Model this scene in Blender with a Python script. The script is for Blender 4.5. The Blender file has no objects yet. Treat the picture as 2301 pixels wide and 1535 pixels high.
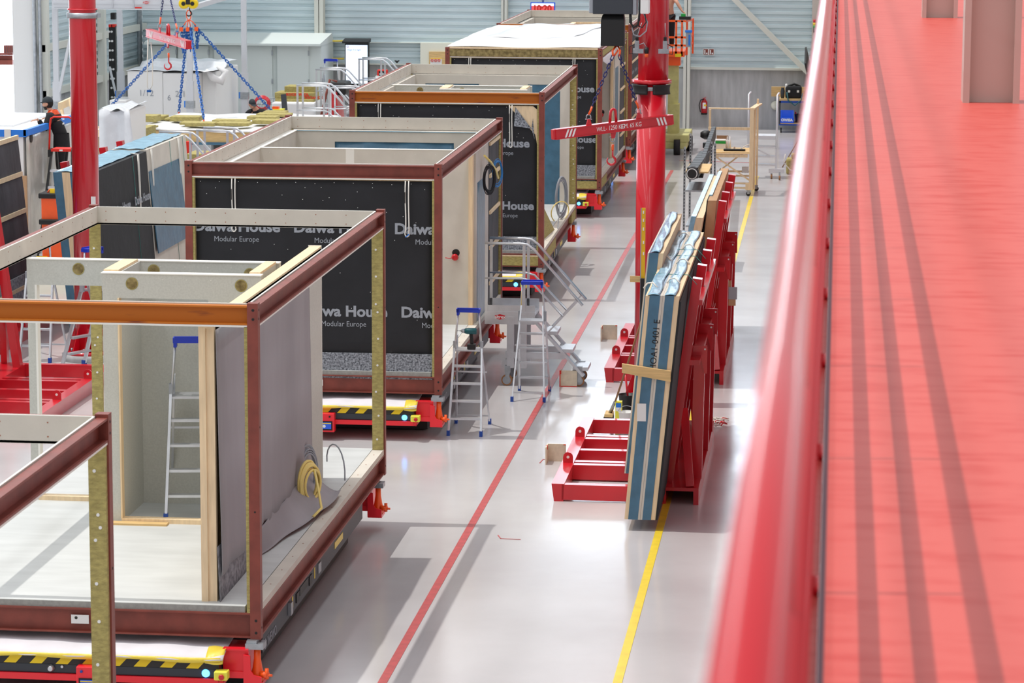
import bpy, bmesh, math, random
from mathutils import Vector, Matrix
from math import sin, cos, pi, radians
random.seed(7)
S = bpy.context.scene
COL = S.collection
# ------------------------------------------------------------------ camera
YAW, PITCH, ROLL, CZ, FOC = 0.10892, 0.15821, -0.00382, 7.3, 6644.8
fw = Vector((-sin(YAW)*cos(PITCH), cos(YAW)*cos(PITCH), -sin(PITCH)))
rt = Vector((cos(YAW), sin(YAW), 0)); dn = fw.cross(rt)
r2 = cos(ROLL)*rt + sin(ROLL)*dn; d2 = -sin(ROLL)*rt + cos(ROLL)*dn
cd = bpy.data.cameras.new('camera'); cam = bpy.data.objects.new('camera', cd); COL.objects.link(cam)
m3 = Matrix((r2, -d2, -fw)).transposed()
cam.matrix_world = Matrix.Translation((0, 0, CZ)) @ m3.to_4x4()
cd.sensor_width = 36; cd.lens = 36*FOC/2301; cd.clip_end = 400; cd.clip_start = 0.2
cd.dof.use_dof = True; cd.dof.focus_distance = 36; cd.dof.aperture_fstop = 8.0
S.camera = cam
S.view_settings.view_transform = 'Standard'; S.view_settings.look = 'None'
S.view_settings.gamma = 1; S.view_settings.use_curve_mapping = False
S.view_settings.exposure = 0.3
# ------------------------------------------------------------------ daylight
w = bpy.data.worlds.new('world'); S.world = w; w.use_nodes = True
wb = w.node_tree.nodes['Background']; wb.inputs[0].default_value = (0.93, 0.96, 1.0, 1); wb.inputs[1].default_value = 0.50
sd = bpy.data.lights.new('skylight_sun', 'SUN'); sun = bpy.data.objects.new('skylight_sun', sd); COL.objects.link(sun)
sd.energy = 1.8; sd.angle = 0.009; sd.color = (1.0, 0.96, 0.9)
sun.rotation_euler = Vector((0.345, 0.03, -1)).to_track_quat('-Z', 'Y').to_euler(); sun.location = (-8, 20, 16)

# rows of roof lights high above the hall
for k, x_ in enumerate((-17.5, -10.5, -3.6, 9.0)):
    ld = bpy.data.lights.new('roof_light', 'AREA'); ld.shape = 'RECTANGLE'; ld.size = 0.7; ld.size_y = 78; ld.energy = 1000; ld.color = (0.95, 0.975, 1.0)
    lo_ = bpy.data.objects.new('roof_light', ld); COL.objects.link(lo_); lo_.location = (x_, 44, 12.5)
# ------------------------------------------------------------------ placing: where the sight line of a photo pixel meets a height / a depth
def ray(u, v):
    return ((u-1150.5)/FOC)*r2 + ((v-767.5)/FOC)*d2 + fw
def fz(u, v, z=0.0):
    k = ray(u, v); return Vector((0, 0, CZ)) + k*((z-CZ)/k.z)
def fy(u, v, y):
    k = ray(u, v); return Vector((0, 0, CZ)) + k*(y/k.y)

# ------------------------------------------------------------------ materials
def lin(c): return tuple(((x+0.055)/1.055)**2.4 if x > 0.04045 else x/12.92 for x in c)
def mat(name, rgb, rough=0.6, metal=0.0, var=0.0, vs=6.0, bump=0.0, bs=40.0, rgb2=None, stretch=(1, 1, 1), coat=0.0, alpha=1.0, emit=0.0, lo=0.35, hi=0.65, trans=0.0):
    m = bpy.data.materials.new(name); m.use_nodes = True; nt = m.node_tree; n = nt.nodes; b = n['Principled BSDF']
    c = lin(rgb) + (1,)
    b.inputs['Base Color'].default_value = c; b.inputs['Roughness'].default_value = rough; b.inputs['Metallic'].default_value = metal
    if coat: b.inputs['Coat Weight'].default_value = coat; b.inputs['Coat Roughness'].default_value = 0.08
    if alpha < 1: b.inputs['Alpha'].default_value = alpha
    if trans: b.inputs['Transmission Weight'].default_value = trans
    if emit: b.inputs['Emission Color'].default_value = c; b.inputs['Emission Strength'].default_value = emit
    tc = mp = None
    if var or bump or rgb2:
        tc = n.new('ShaderNodeTexCoord'); mp = n.new('ShaderNodeMapping'); mp.inputs['Scale'].default_value = stretch
        nt.links.new(tc.outputs['Object'], mp.inputs[0])
    if var or rgb2:
        t = n.new('ShaderNodeTexNoise'); t.inputs['Scale'].default_value = vs; t.inputs['Detail'].default_value = 5; nt.links.new(mp.outputs[0], t.inputs[0])
        r = n.new('ShaderNodeValToRGB'); r.color_ramp.elements[0].position = lo; r.color_ramp.elements[1].position = hi
        if rgb2: a, d = lin(rgb2)+(1,), c
        else: a = tuple(x*(1-var) for x in c[:3])+(1,); d = tuple(min(1, x*(1+var)) for x in c[:3])+(1,)
        r.color_ramp.elements[0].color = a; r.color_ramp.elements[1].color = d
        nt.links.new(t.outputs['Fac'], r.inputs[0]); nt.links.new(r.outputs[0], b.inputs['Base Color'])
    if bump:
        t2 = n.new('ShaderNodeTexNoise'); t2.inputs['Scale'].default_value = bs; t2.inputs['Detail'].default_value = 4; nt.links.new(mp.outputs[0], t2.inputs[0])
        bp = n.new('ShaderNodeBump'); bp.inputs['Strength'].default_value = bump; bp.inputs['Distance'].default_value = 0.02
        nt.links.new(t2.outputs['Fac'], bp.inputs['Height']); nt.links.new(bp.outputs[0], b.inputs['Normal'])
    return m
M = {}
def mk(k, *a, **kw): M[k] = mat(k, *a, **kw)
mk('primer', (0.50, 0.235, 0.19), 0.5, var=0.16, vs=5, bump=0.05)
mk('rust', (0.74, 0.41, 0.03), 0.6, rgb2=(0.46, 0.20, 0.10), vs=3.0, stretch=(0.5, 1, 3), lo=0.33, hi=0.43)
mk('bolt_hole', (0.05, 0.04, 0.04), 0.5)
mk('board', (0.80, 0.775, 0.73), 0.85, var=0.05, vs=3, bump=0.03, bs=90)
mk('board_edge', (0.92, 0.91, 0.88), 0.8)
mk('board_grey', (0.76, 0.76, 0.73), 0.85, var=0.05, vs=60)
mk('screw_rust', (0.62, 0.38, 0.28), 0.6)
mk('slab', (0.76, 0.77, 0.765), 0.6, var=0.06, vs=2.2, stretch=(0.6, 2.5, 1))
mk('slab_edge', (0.58, 0.58, 0.56), 0.85, var=0.1, vs=30)
mk('black_membrane', (0.105, 0.108, 0.125), 0.75, var=0.25, vs=1.4, bump=0.35, bs=5)
mk('dark_membrane', (0.24, 0.24, 0.255), 0.7, var=0.3, vs=3, bump=0.4, bs=6, stretch=(1, 1, 0.5))
mk('felt', (0.66, 0.68, 0.71), 0.95, rgb2=(0.22, 0.23, 0.26), vs=42, lo=0.33, hi=0.68)
mk('felt_grey', (0.62, 0.62, 0.64), 0.95, rgb2=(0.42, 0.42, 0.44), vs=22, lo=0.35, hi=0.65)
mk('grey_sheet', (0.60, 0.585, 0.60), 0.85, var=0.07, vs=1.5, bump=0.5, bs=3.5, stretch=(1, 1, 0.35))
mk('lettering', (0.60, 0.62, 0.65), 0.7)
mk('letter_white', (0.93, 0.93, 0.93), 0.6)
mk('rockwool', (0.66, 0.61, 0.38), 0.98, var=0.17, vs=18, bump=0.5, bs=60, stretch=(1, 1, 2.2))
mk('rockwool_loose', (0.63, 0.56, 0.37), 0.98, rgb2=(0.42, 0.36, 0.22), vs=14, bump=0.7, bs=30)
mk('pine', (0.90, 0.80, 0.65), 0.7, var=0.08, vs=5, stretch=(6, 6, 0.7))
mk('pine_knot', (0.60, 0.42, 0.26), 0.7)
mk('plank', (0.83, 0.70, 0.48), 0.7, var=0.12, vs=6, stretch=(0.7, 6, 6))
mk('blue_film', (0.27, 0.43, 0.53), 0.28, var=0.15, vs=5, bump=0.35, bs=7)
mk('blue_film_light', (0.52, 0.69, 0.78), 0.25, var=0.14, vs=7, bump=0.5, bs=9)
mk('alu', (0.80, 0.81, 0.83), 0.33, 0.75, var=0.05, vs=8)
mk('alu_plain', (0.83, 0.84, 0.86), 0.45, 0.35)
mk('galv', (0.66, 0.68, 0.70), 0.42, 0.7, var=0.12, vs=12)
mk('red_paint', (0.78, 0.06, 0.13), 0.32, coat=0.4, var=0.05, vs=3)
mk('red_column', (0.80, 0.05, 0.14), 0.3, coat=0.5)
mk('red_rail', (0.80, 0.06, 0.13), 0.3, coat=0.5)
mk('red_agv', (0.93, 0.12, 0.18), 0.4, coat=0.3)
mk('orange', (0.97, 0.36, 0.08), 0.4, coat=0.3, var=0.05)
mk('blue_plastic', (0.10, 0.21, 0.72), 0.4)
mk('blue_foot', (0.08, 0.27, 0.62), 0.45)
mk('blue_chain', (0.10, 0.36, 0.66), 0.35, 0.3)
mk('dark_blue_chain', (0.12, 0.14, 0.38), 0.35, 0.3)
mk('yellow', (0.93, 0.80, 0.10), 0.5)
mk('level_yellow', (0.88, 0.70, 0.08), 0.4)
mk('yellow_box', (0.92, 0.90, 0.30), 0.5)
mk('yellow_tape', (0.93, 0.83, 0.30), 0.4, bump=0.3, bs=14)
mk('hazard_black', (0.16, 0.15, 0.14), 0.5)
mk('agv_dark', (0.20, 0.22, 0.25), 0.5)
mk('black', (0.06, 0.06, 0.065), 0.5)
mk('black_rubber', (0.11, 0.11, 0.12), 0.7)
mk('chassis', (0.13, 0.13, 0.14), 0.55)
mk('white_cloth', (0.88, 0.87, 0.89), 0.8, var=0.04, vs=4, bump=0.4, bs=5)
mk('white_sheet', (0.90, 0.90, 0.90), 0.45, bump=0.4, bs=3, var=0.03, vs=3)
mk('white', (0.90, 0.90, 0.895), 0.6)
mk('sling', (0.88, 0.87, 0.84), 0.8)
mk('cream_steel', (0.83, 0.835, 0.80), 0.5)
mk('cream_dark', (0.78, 0.76, 0.72), 0.6)
mk('locker', (0.83, 0.86, 0.85), 0.55)
mk('cladding', (0.80, 0.86, 0.88), 0.36, 0.2, var=0.06, vs=0.7, stretch=(1, 1, 6))
mk('concrete_wall', (0.70, 0.705, 0.71), 0.8, var=0.12, vs=2.2, stretch=(3, 3, 0.5))
mk('yellow_hose', (0.93, 0.84, 0.50), 0.45)
mk('grey_hose', (0.60, 0.62, 0.65), 0.45)
mk('blue_cable', (0.20, 0.50, 0.75), 0.45)
mk('screen_blue', (0.10, 0.25, 0.60), 0.3, emit=0.8)
mk('screen_white', (0.84, 0.90, 1.0), 0.3, emit=0.9)
mk('screen_red', (0.80, 0.30, 0.30), 0.3, emit=0.7)
mk('lamp_blue', (0.25, 0.62, 1.0), 0.3, emit=6)
mk('osb', (0.84, 0.79, 0.70), 0.8, var=0.08, vs=14)
mk('red_edge', (0.85, 0.16, 0.10), 0.6)
mk('line_red', (0.72, 0.28, 0.28), 0.35, var=0.15, vs=9)
mk('line_yellow', (0.90, 0.80, 0.22), 0.4, var=0.08, vs=6)
mk('cardboard', (0.72, 0.58, 0.44), 0.85, var=0.05)
mk('shrink', (0.90, 0.91, 0.93), 0.25, var=0.04, vs=5, bump=0.6, bs=6, alpha=0.93)
mk('bubble', (0.82, 0.81, 0.78), 0.22, var=0.10, vs=2.5, bump=0.5, bs=5, metal=0.3)
mk('blue_tape', (0.13, 0.48, 0.86), 0.5)
mk('skin', (0.78, 0.58, 0.48), 0.6)
mk('hair', (0.10, 0.08, 0.07), 0.8)
mk('black_cloth', (0.085, 0.085, 0.10), 0.85, bump=0.4, bs=14)
mk('cap', (0.16, 0.19, 0.21), 0.8)
mk('carpet', (0.86, 0.365, 0.33), 0.34, rgb2=(0.81, 0.24, 0.21), vs=4, stretch=(1.2, 4.0, 1), lo=0.28, hi=0.52)
mk('edge_profile', (0.45, 0.36, 0.42), 0.4, 0.3)
mk('gallery_post', (0.76, 0.69, 0.65), 0.6)
mk('brown_wood', (0.55, 0.40, 0.27), 0.7)
mk('green', (0.10, 0.62, 0.25), 0.5)
mk('teal', (0.05, 0.33, 0.36), 0.5)
mk('glass_day', (0.9, 0.95, 1.0), 0.3, emit=4.0)
mk('olive_paint', (0.77, 0.76, 0.50), 0.6, var=0.1)
mk('oyster', (0.90, 0.90, 0.84), 0.5)
mk('string_green', (0.10, 0.45, 0.42), 0.6)

# epoxy hall floor
def floor_material():
    m = bpy.data.materials.new('epoxy_floor'); m.use_nodes = True; nt = m.node_tree; n = nt.nodes; b = n['Principled BSDF']
    tc = n.new('ShaderNodeTexCoord'); t = n.new('ShaderNodeTexNoise'); t.inputs['Scale'].default_value = 0.5; t.inputs['Detail'].default_value = 8
    nt.links.new(tc.outputs['Object'], t.inputs[0])
    r = n.new('ShaderNodeValToRGB'); r.color_ramp.elements[0].color = lin((0.735, 0.725, 0.73))+(1,); r.color_ramp.elements[1].color = lin((0.79, 0.785, 0.79))+(1,)
    r.color_ramp.elements[0].position = 0.35; r.color_ramp.elements[1].position = 0.65
    nt.links.new(t.outputs['Fac'], r.inputs[0]); nt.links.new(r.outputs[0], b.inputs['Base Color'])
    t2 = n.new('ShaderNodeTexNoise'); t2.inputs['Scale'].default_value = 1.3; t2.inputs['Detail'].default_value = 6; nt.links.new(tc.outputs['Object'], t2.inputs[0])
    mr = n.new('ShaderNodeMapRange'); mr.inputs['To Min'].default_value = 0.10; mr.inputs['To Max'].default_value = 0.24
    nt.links.new(t2.outputs['Fac'], mr.inputs['Value']); nt.links.new(mr.outputs[0], b.inputs['Roughness'])
    b.inputs['IOR'].default_value = 1.5
    bp = n.new('ShaderNodeBump'); bp.inputs['Strength'].default_value = 0.05; bp.inputs['Distance'].default_value = 0.01
    t3 = n.new('ShaderNodeTexNoise'); t3.inputs['Scale'].default_value = 3; nt.links.new(tc.outputs['Object'], t3.inputs[0])
    nt.links.new(t3.outputs['Fac'], bp.inputs['Height']); nt.links.new(bp.outputs[0], b.inputs['Normal'])
    return m
M['floor'] = floor_material()

# ------------------------------------------------------------------ mesh helper
class MB:
    def __init__(s): s.v = []; s.f = []; s.mi = []; s.sm = []; s.cur = 0; s.T = None
    def _a(s, vs, fs, smooth=False):
        o = len(s.v)
        if s.T is not None: vs = [s.T @ Vector(q) for q in vs]
        s.v += [tuple(q) for q in vs]
        for f in fs: s.f.append(tuple(o+i for i in f)); s.mi.append(s.cur); s.sm.append(smooth)
        return s
    def m(s, i): s.cur = i; return s
    def box(s, x0, x1, y0, y1, z0, z1):
        return s.hexa([(x0, y0, z0), (x1, y0, z0), (x1, y1, z0), (x0, y1, z0), (x0, y0, z1), (x1, y0, z1), (x1, y1, z1), (x0, y1, z1)])
    def hexa(s, p):
        return s._a(p, [(0, 3, 2, 1), (4, 5, 6, 7), (0, 1, 5, 4), (1, 2, 6, 5), (2, 3, 7, 6), (3, 0, 4, 7)])
    def bar(s, a, b, w_, h_, up=(0, 0, 1)):
        a = Vector(a); b = Vector(b); d = (b-a).normalized(); up = Vector(up)
        if abs(d.dot(up)) > 0.98: up = Vector((0, 1, 0))
        sx = d.cross(up).normalized(); sy = sx.cross(d).normalized()
        p = []
        for e in (a, b):
            for (i, j) in ((-1, -1), (1, -1), (1, 1), (-1, 1)): p.append(e + sx*(i*w_/2) + sy*(j*h_/2))
        return s._a(p, [(0, 1, 2, 3), (7, 6, 5, 4), (0, 4, 5, 1), (1, 5, 6, 2), (2, 6, 7, 3), (3, 7, 4, 0)])
    def tube(s, pts, r, n=8, closed=False, cap=True):
        pts = [Vector(q) for q in pts]; N = len(pts); vs = []; prev = None
        rr = r if isinstance(r, (list, tuple)) else [r]*N
        for i, q in enumerate(pts):
            if closed: d = pts[(i+1) % N]-pts[i-1]
            else: d = pts[min(i+1, N-1)]-pts[max(i-1, 0)]
            d.normalize()
            if prev is None:
                u = Vector((0, 0, 1)) if abs(d.z) < 0.9 else Vector((1, 0, 0))
                u = (u - d*u.dot(d)).normalized()
            else:
                u = prev - d*prev.dot(d)
                u = u.normalized() if u.length > 1e-6 else d.orthogonal().normalized()
            prev = u; wv = d.cross(u)
            for k in range(n): a = 2*pi*k/n; vs.append(q + u*(cos(a)*rr[i]) + wv*(sin(a)*rr[i]))
        fs = []
        for i in range(N if closed else N-1):
            j = (i+1) % N
            for k in range(n): fs.append((i*n+k, i*n+(k+1) % n, j*n+(k+1) % n, j*n+k))
        s._a(vs, fs, True)
        if cap and not closed:
            o = len(s.v)-len(vs)
            s.f.append(tuple(o+k for k in reversed(range(n)))); s.mi.append(s.cur); s.sm.append(False)
            s.f.append(tuple(o+(N-1)*n+k for k in range(n))); s.mi.append(s.cur); s.sm.append(False)
        return s
    def cyl(s, a, b, r, n=16): return s.tube([a, b], r, n)
    def lathe(s, c, prof, n=24, axis='z'):
        vs = []; N = len(prof)
        for (r, h) in prof:
            for k in range(n):
                a = 2*pi*k/n; q = (r*cos(a), r*sin(a), h)
                if axis == 'x': q = (q[2], q[0], q[1])
                if axis == 'y': q = (q[1], q[2], q[0])
                vs.append((c[0]+q[0], c[1]+q[1], c[2]+q[2]))
        fs = [(i*n+k, i*n+(k+1) % n, (i+1)*n+(k+1) % n, (i+1)*n+k) for i in range(N-1) for k in range(n)]
        s._a(vs, fs, True); o = len(s.v)-len(vs)
        s.f.append(tuple(o+k for k in reversed(range(n)))); s.mi.append(s.cur); s.sm.append(False)
        s.f.append(tuple(o+(N-1)*n+k for k in range(n))); s.mi.append(s.cur); s.sm.append(False)
        return s
    def grid(s, fn, nu, nv, thick=0.0, smooth=True):
        P_ = [[Vector(fn(i/nu, j/nv)) for j in range(nv+1)] for i in range(nu+1)]
        vs = [q for row in P_ for q in row]; fs = []
        for i in range(nu):
            for j in range(nv): a = i*(nv+1)+j; fs.append((a, a+nv+1, a+nv+2, a+1))
        if thick:
            n = (P_[-1][0]-P_[0][0]).cross(P_[0][-1]-P_[0][0]).normalized()*thick
            o = len(vs); vs += [q-n for q in vs]
            fs += [(o+f[0], o+f[3], o+f[2], o+f[1]) for f in list(fs)]
            rim = [(i, 0) for i in range(nu+1)] + [(nu, j) for j in range(1, nv+1)] + [(i, nv) for i in range(nu-1, -1, -1)] + [(0, j) for j in range(nv-1, 0, -1)]
            ids = [i*(nv+1)+j for i, j in rim]
            for k in range(len(ids)):
                a, b = ids[k], ids[(k+1) % len(ids)]; fs.append((b, a, o+a, o+b))
        return s._a(vs, fs, smooth)
    def poly(s, pts, n, t):
        # prism: closed outline pts (3D, planar) pushed by vector n*t
        n = Vector(n)*t; a = [Vector(q) for q in pts]; k = len(a)
        vs = a + [q+n for q in a]
        fs = [tuple(reversed(range(k))), tuple(range(k, 2*k))] + [(i, (i+1) % k, k+(i+1) % k, k+i) for i in range(k)]
        return s._a(vs, fs)
    def text(s, txt, size, org, ux, uy, bold=0.0, clip=None, depth=0.002, align='LEFT', spacing=1.0):
        cu = bpy.data.curves.new('t', 'FONT'); cu.body = txt; cu.size = size; cu.offset = bold; cu.align_x = align; cu.resolution_u = 3; cu.space_character = spacing
        ob = bpy.data.objects.new('t', cu); COL.objects.link(ob); dg = bpy.context.evaluated_depsgraph_get()
        me = bpy.data.meshes.new_from_object(ob.evaluated_get(dg)); bpy.data.objects.remove(ob); bpy.data.curves.remove(cu)
        bm = bmesh.new(); bm.from_mesh(me); bpy.data.meshes.remove(me)
        if clip:
            for xx, nn in ((clip[0], (-1, 0, 0)), (clip[1], (1, 0, 0))):
                bmesh.ops.bisect_plane(bm, geom=bm.verts[:]+bm.edges[:]+bm.faces[:], plane_co=(xx, 0, 0), plane_no=nn, clear_outer=True)
        ux = Vector(ux); uy = Vector(uy); org = Vector(org); nz = ux.cross(uy).normalized()*depth
        bm.verts.index_update()
        s._a([org + ux*q.co.x + uy*q.co.y + nz for q in bm.verts], [tuple(q.index for q in f.verts) for f in bm.faces])
        bm.free(); return s
    def build(s, name, mats, parent=None, local=False, bevel=0.0):
        if isinstance(mats, str): mats = [mats]
        off = Vector((0, 0, 0))
        if parent is not None and not local:
            q = parent
            while q is not None: off += q.location; q = q.parent
        if parent is None and not local and s.v:
            xs = [q[0] for q in s.v]; ys = [q[1] for q in s.v]; zs = [q[2] for q in s.v]
            off = Vector(((min(xs)+max(xs))/2, (min(ys)+max(ys))/2, min(zs)))
        me = bpy.data.meshes.new(name)
        me.from_pydata([(q[0]-off.x, q[1]-off.y, q[2]-off.z) for q in s.v], [], s.f)
        for k in mats: me.materials.append(M[k])
        me.polygons.foreach_set('material_index', s.mi); me.polygons.foreach_set('use_smooth', s.sm); me.update()
        o = bpy.data.objects.new(name, me); COL.objects.link(o)
        if parent is not None: o.parent = parent
        elif not local: o.location = off
        if bevel:
            b = o.modifiers.new('bevel', 'BEVEL'); b.width = bevel; b.segments = 2; b.limit_method = 'ANGLE'
        return o

def thing(name, label, cat, loc=(0, 0, 0), rz=0, group=None):
    o = bpy.data.objects.new(name, None); COL.objects.link(o); o.empty_display_size = 0.2
    o.location = loc; o.rotation_euler = (0, 0, rz); o['label'] = label; o['category'] = cat
    if group: o['group'] = group
    return o
def tag(o, label, cat, group=None):
    o['label'] = label; o['category'] = cat
    if group: o['group'] = group
    return o
def struct(o): o['kind'] = 'structure'; return o
def copy_tree(o, parent=None):
    c = o.copy(); COL.objects.link(c); c.parent = parent
    for ch in list(o.children): copy_tree(ch, c)
    return c
# ================================================================== the hall
def pb(mb, u0, v0, u1, v1, y, dep, z0=None):
    a = fy(u0, v0, y); b = fy(u1, v1, y)
    return mb.box(a.x, b.x, y, y+dep, (b.z if z0 is None else z0), a.z)
BW = 84.8; LW = -20.14
struct(MB().box(-34, 8, 3, BW+0.2, -0.3, 0).build('floor', 'floor'))
# back wall: concrete plinth, horizontal steel cladding above
struct(MB().box(LW, -0.2, BW, BW+0.3, 0, 1.70).build('wall_back', 'concrete_wall'))
def cladding(name, x0, x1, y, z0, z1, axis='x', pitch=0.19):
    prof = []; z = z0; k = 0
    while z < z1-1e-4:
        q = min(pitch, z1-z)
        e = min(0.03, q*0.3); prof += [(0.0, z), (0.0, z+q*0.42), (0.045, z+q*0.42+e), (0.045, z+q-e*0.8), (0.0, z+q-0.001)]
        z += q
    prof.append((0, z1)); mb = MB(); vs = []; n = len(prof)
    for t in (x0, x1):
        for d_, zz in prof: vs.append((t, y+d_, zz) if axis == 'x' else (y-d_, t, zz))
    mb._a(vs, [(i, i+1, n+i+1, n+i) for i in range(n-1)])
    return mb
struct(cladding('c', LW, -0.2, BW-0.02, 1.75, 8.2).build('wall_back_cladding', 'cladding'))
struct(MB().box(LW, -0.2, BW, BW+0.3, 11.4, 14).box(LW, -0.2, BW+0.05, BW+0.3, 1.7, 8.2).box(LW, -9, BW, BW+0.3, 8.2, 11.4).box(-0.2, 12, BW, BW+0.3, 0, 14).build('wall_upper', 'cream_steel'))
struct(MB().box(-9, -0.2, BW+0.1, BW+0.14, 8.2, 11.4).build('window_1', 'glass_day'))
struct(MB().box(LW-0.3, LW, 73.95, BW, 0, 1.55).build('wall_left', 'concrete_wall'))
struct(cladding('c', 73.95, BW, LW, 1.6, 14, 'y').build('wall_left_cladding', 'cladding'))
struct(MB().box(LW-0.3, LW-0.05, 73.95, BW, 1.55, 14).build('wall_left_backing', 'cream_steel'))
# steel of the walls
def wcol(u0, u1, y=BW-0.45, z1=9, dep=0.35):
    a = fy(u0, 20, y).x; b = fy(u1, 20, y).x
    mb = MB().box(a, b, y, y+0.03, 0, z1).box(a, b, y+dep-0.03, y+dep, 0, z1).box((a+b)/2-0.01, (a+b)/2+0.01, y, y+dep, 0, z1)
    return mb
for i, (a, b) in enumerate(((706, 726), (1126, 1139), (1537, 1552))):
    struct(wcol(a, b).build('trim_%d' % (i+1), 'cream_steel'))
g = MB()
for (u0, v0, u1, v1) in ((727, 95, 1200, 99), (727, 142, 945, 147), (1551, 151, 1826, 159)):
    a = fy(u0, v0, BW-0.2); b = fy(u1, v1, BW-0.2); g.box(a.x, b.x, BW-0.2, BW-0.02, b.z, a.z)
struct(g.build('trim_4', 'cream_steel'))
a = fy(1640, -12, BW-0.3); b = fy(1824, 172, BW-0.3)
struct(MB().bar(a, b, 0.14, 0.2, (0, 1, 0)).build('trim_5', 'cream_steel'))
# left wall girders and posts
g = MB()
for (va, vb) in ((190, 205), (100, 110)):
    p0 = fy(317, va-44, BW-0.05)
    g.box(LW, LW+0.14, 73.6, BW, p0.z-0.12, p0.z+0.06)
for yy in (73.6, 79.5): g.box(LW, LW+0.2, yy, yy+0.22, 0, 13)
struct(g.build('trim_6', 'cream_steel'))
# white panel wall and tall opening at the far left
a = fy(29, 100, 73.6); b = fy(79, 100, 73.6)
struct(MB().box(a.x, b.x, 73.6, 73.9, 0, 13).build('wall_side_panel', 'white'))
q = fy(60, 100, 73.4)
pp = MB()
for du in (0, 0.14): pp.cyl((b.x+0.02+du, 73.5, 0), (b.x+0.02+du, 73.5, 12), 0.045, 10)
tag(pp.build('downpipe_pair', 'galv'), 'pair of grey vertical service pipes beside the white panel at far left', 'pipe')
struct(MB().box(-34, a.x, 74.6, 74.8, 0, 13).build('window_2', 'glass_day'))
t = thing('steel_stack', 'red-brown steel beams stacked outside the bright doorway at far left', 'steel beams', fy(10, 150, 74.2)*1)
t.location.z = 1.9
mb = MB(); pb(mb, -20, 119, 28, 124, 74.2, 0.2); pb(mb, -20, 135, 28, 146, 74.2, 0.2); pb(mb, -20, 124, 28, 135, 74.3, 0.05); mb.build('girder', 'primer', t)
mb = MB()
for k in range(5): pb(mb, 8+k*5, 102, 11.5+k*5, 119, 74.15, 0.2)
mb.build('short_beams', 'primer', t)
# cream pillar at the back right with signal tower
a = fy(1825, 20, 83.2); b = fy(1880, 20, 83.2)
struct(MB().box(a.x, b.x+1.5, 83.2, 84.7, 0, 9).build('wall_right_return', 'cream_dark'))
t = thing('signal_tower', 'red, yellow and green stack light on cream pillar behind the handrail', 'stack light', fy(1831, 72, 83.15))
for k, (c, v0, v1) in enumerate((('red_paint', 44, 51), ('yellow', 51, 57), ('green', 57, 63), ('black', 63, 73))):
    p0 = fy(1831, v0, 83.16); p1 = fy(1831, v1, 83.16)
    MB().cyl(p1, p0, 0.045, 14).build('light_segment' if k < 3 else 'base', c, t)
t = thing('wall_monitor', 'tilted flat black monitor on bracket at the cream pillar', 'monitor', fy(1815, 170, 83.0))
p0 = fy(1810, 124, 82.7); p1 = fy(1820, 171, 83.0)
MB().bar(p0, p1, 0.9, 0.05, (1, 0, 0)).build('screen', 'black', t)
MB().bar(p1+Vector((0, 0, 0.25)), p1+Vector((0.35, 0.2, 0.3)), 0.05, 0.05).build('bracket', 'galv', t)

# floor markings
def strip(name, pts, wd, m_, lab):
    mb = MB()
    for i, (p, q) in enumerate(zip(pts[:-1], pts[1:])):
        p = Vector(p); q = Vector(q); p.z = q.z = 0.003; mb.bar(p, q, wd, 0.004)
    return tag(mb.build(name, m_), lab, 'floor line')
strip('floor_line', [(-3.99, 9, 0), (-3.99, 72.6, 0)], 0.085, 'line_red', 'long red line painted on the grey floor beside the building modules')
strip('floor_line', [(-1.87, 9, 0), (-1.87, 71.5, 0)], 0.085, 'line_yellow', 'long yellow line painted on the grey floor beneath the panel racks')
a = fz(1527, 361); b = fz(1690, 366)
strip('floor_line', [(a.x, a.y, 0), (b.x, b.y, 0)], 0.07, 'line_red', 'thin red cross line on the floor beyond the right red column')
for (pts, lab) in (([(1119, 1203), (1125, 1211), (1170, 1213)], 'small red corner mark taped on the open floor beside the front module'),
                   ([(1213, 1041), (1220, 1033), (1232, 1032)], 'tiny red mark on the floor at the nearest chipboard corner')):
    strip('floor_mark', [tuple(fz(*q)) for q in pts], 0.012, 'line_red', lab)
a = fz(1100, 470)

# ---------------------------------------------------------------- gallery on the right
GZ = CZ-1.6
struct(MB().box(-0.012, 8, 1.5, BW, GZ-0.35, GZ).build('floor_gallery', 'carpet'))
def gal():
    t = thing('gallery_railing', 'out-of-focus glossy red handrail and posts along the carpeted gallery edge', 'railing', (-0.05, 3, GZ))
    hz = CZ-0.5
    mb = MB().tube([(-0.048, y, hz) for y in (0.6, 3, 8, 20, 40, 60, 84)], 0.026, 20); mb.build('handrail', 'red_rail', t)
    for k, dz in enumerate((0.38, 0.70)):
        MB().tube([(-0.046, 0.8, hz-dz), (-0.046, 84, hz-dz)], 0.022, 12).build('midrail', 'red_rail', t)
    for k in range(40):
        y = 1.85+1.55*k
        mb = MB().box(-0.062, -0.034, y-0.006, y+0.006, GZ-0.25, hz-0.02).box(-0.052, -0.03, y-0.05, y+0.05, GZ-0.02, GZ+0.008)
        mb.cyl((-0.027, y-0.02, GZ-0.01), (-0.027, y-0.02, GZ+0.045), 0.010, 10)
        mb.build('post', 'red_rail', t)
    MB().box(-0.060, -0.036, 0.8, 84, GZ-0.33, GZ+0.10).build('fascia', 'red_rail', t)
    return t
gal()
tag(MB().box(-0.034, -0.016, 1.5, 84, GZ-0.02, GZ-0.001).build('edge_plate', 'carpet'), 'pale red steel plate between the gallery railing and the carpet', 'edge plate')
tag(MB().box(-0.015, -0.003, 1.5, 84, GZ-0.01, GZ+0.006).build('edge_profile', 'edge_profile'), 'thin dark metal profile along the red carpet edge', 'edging')
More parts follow.
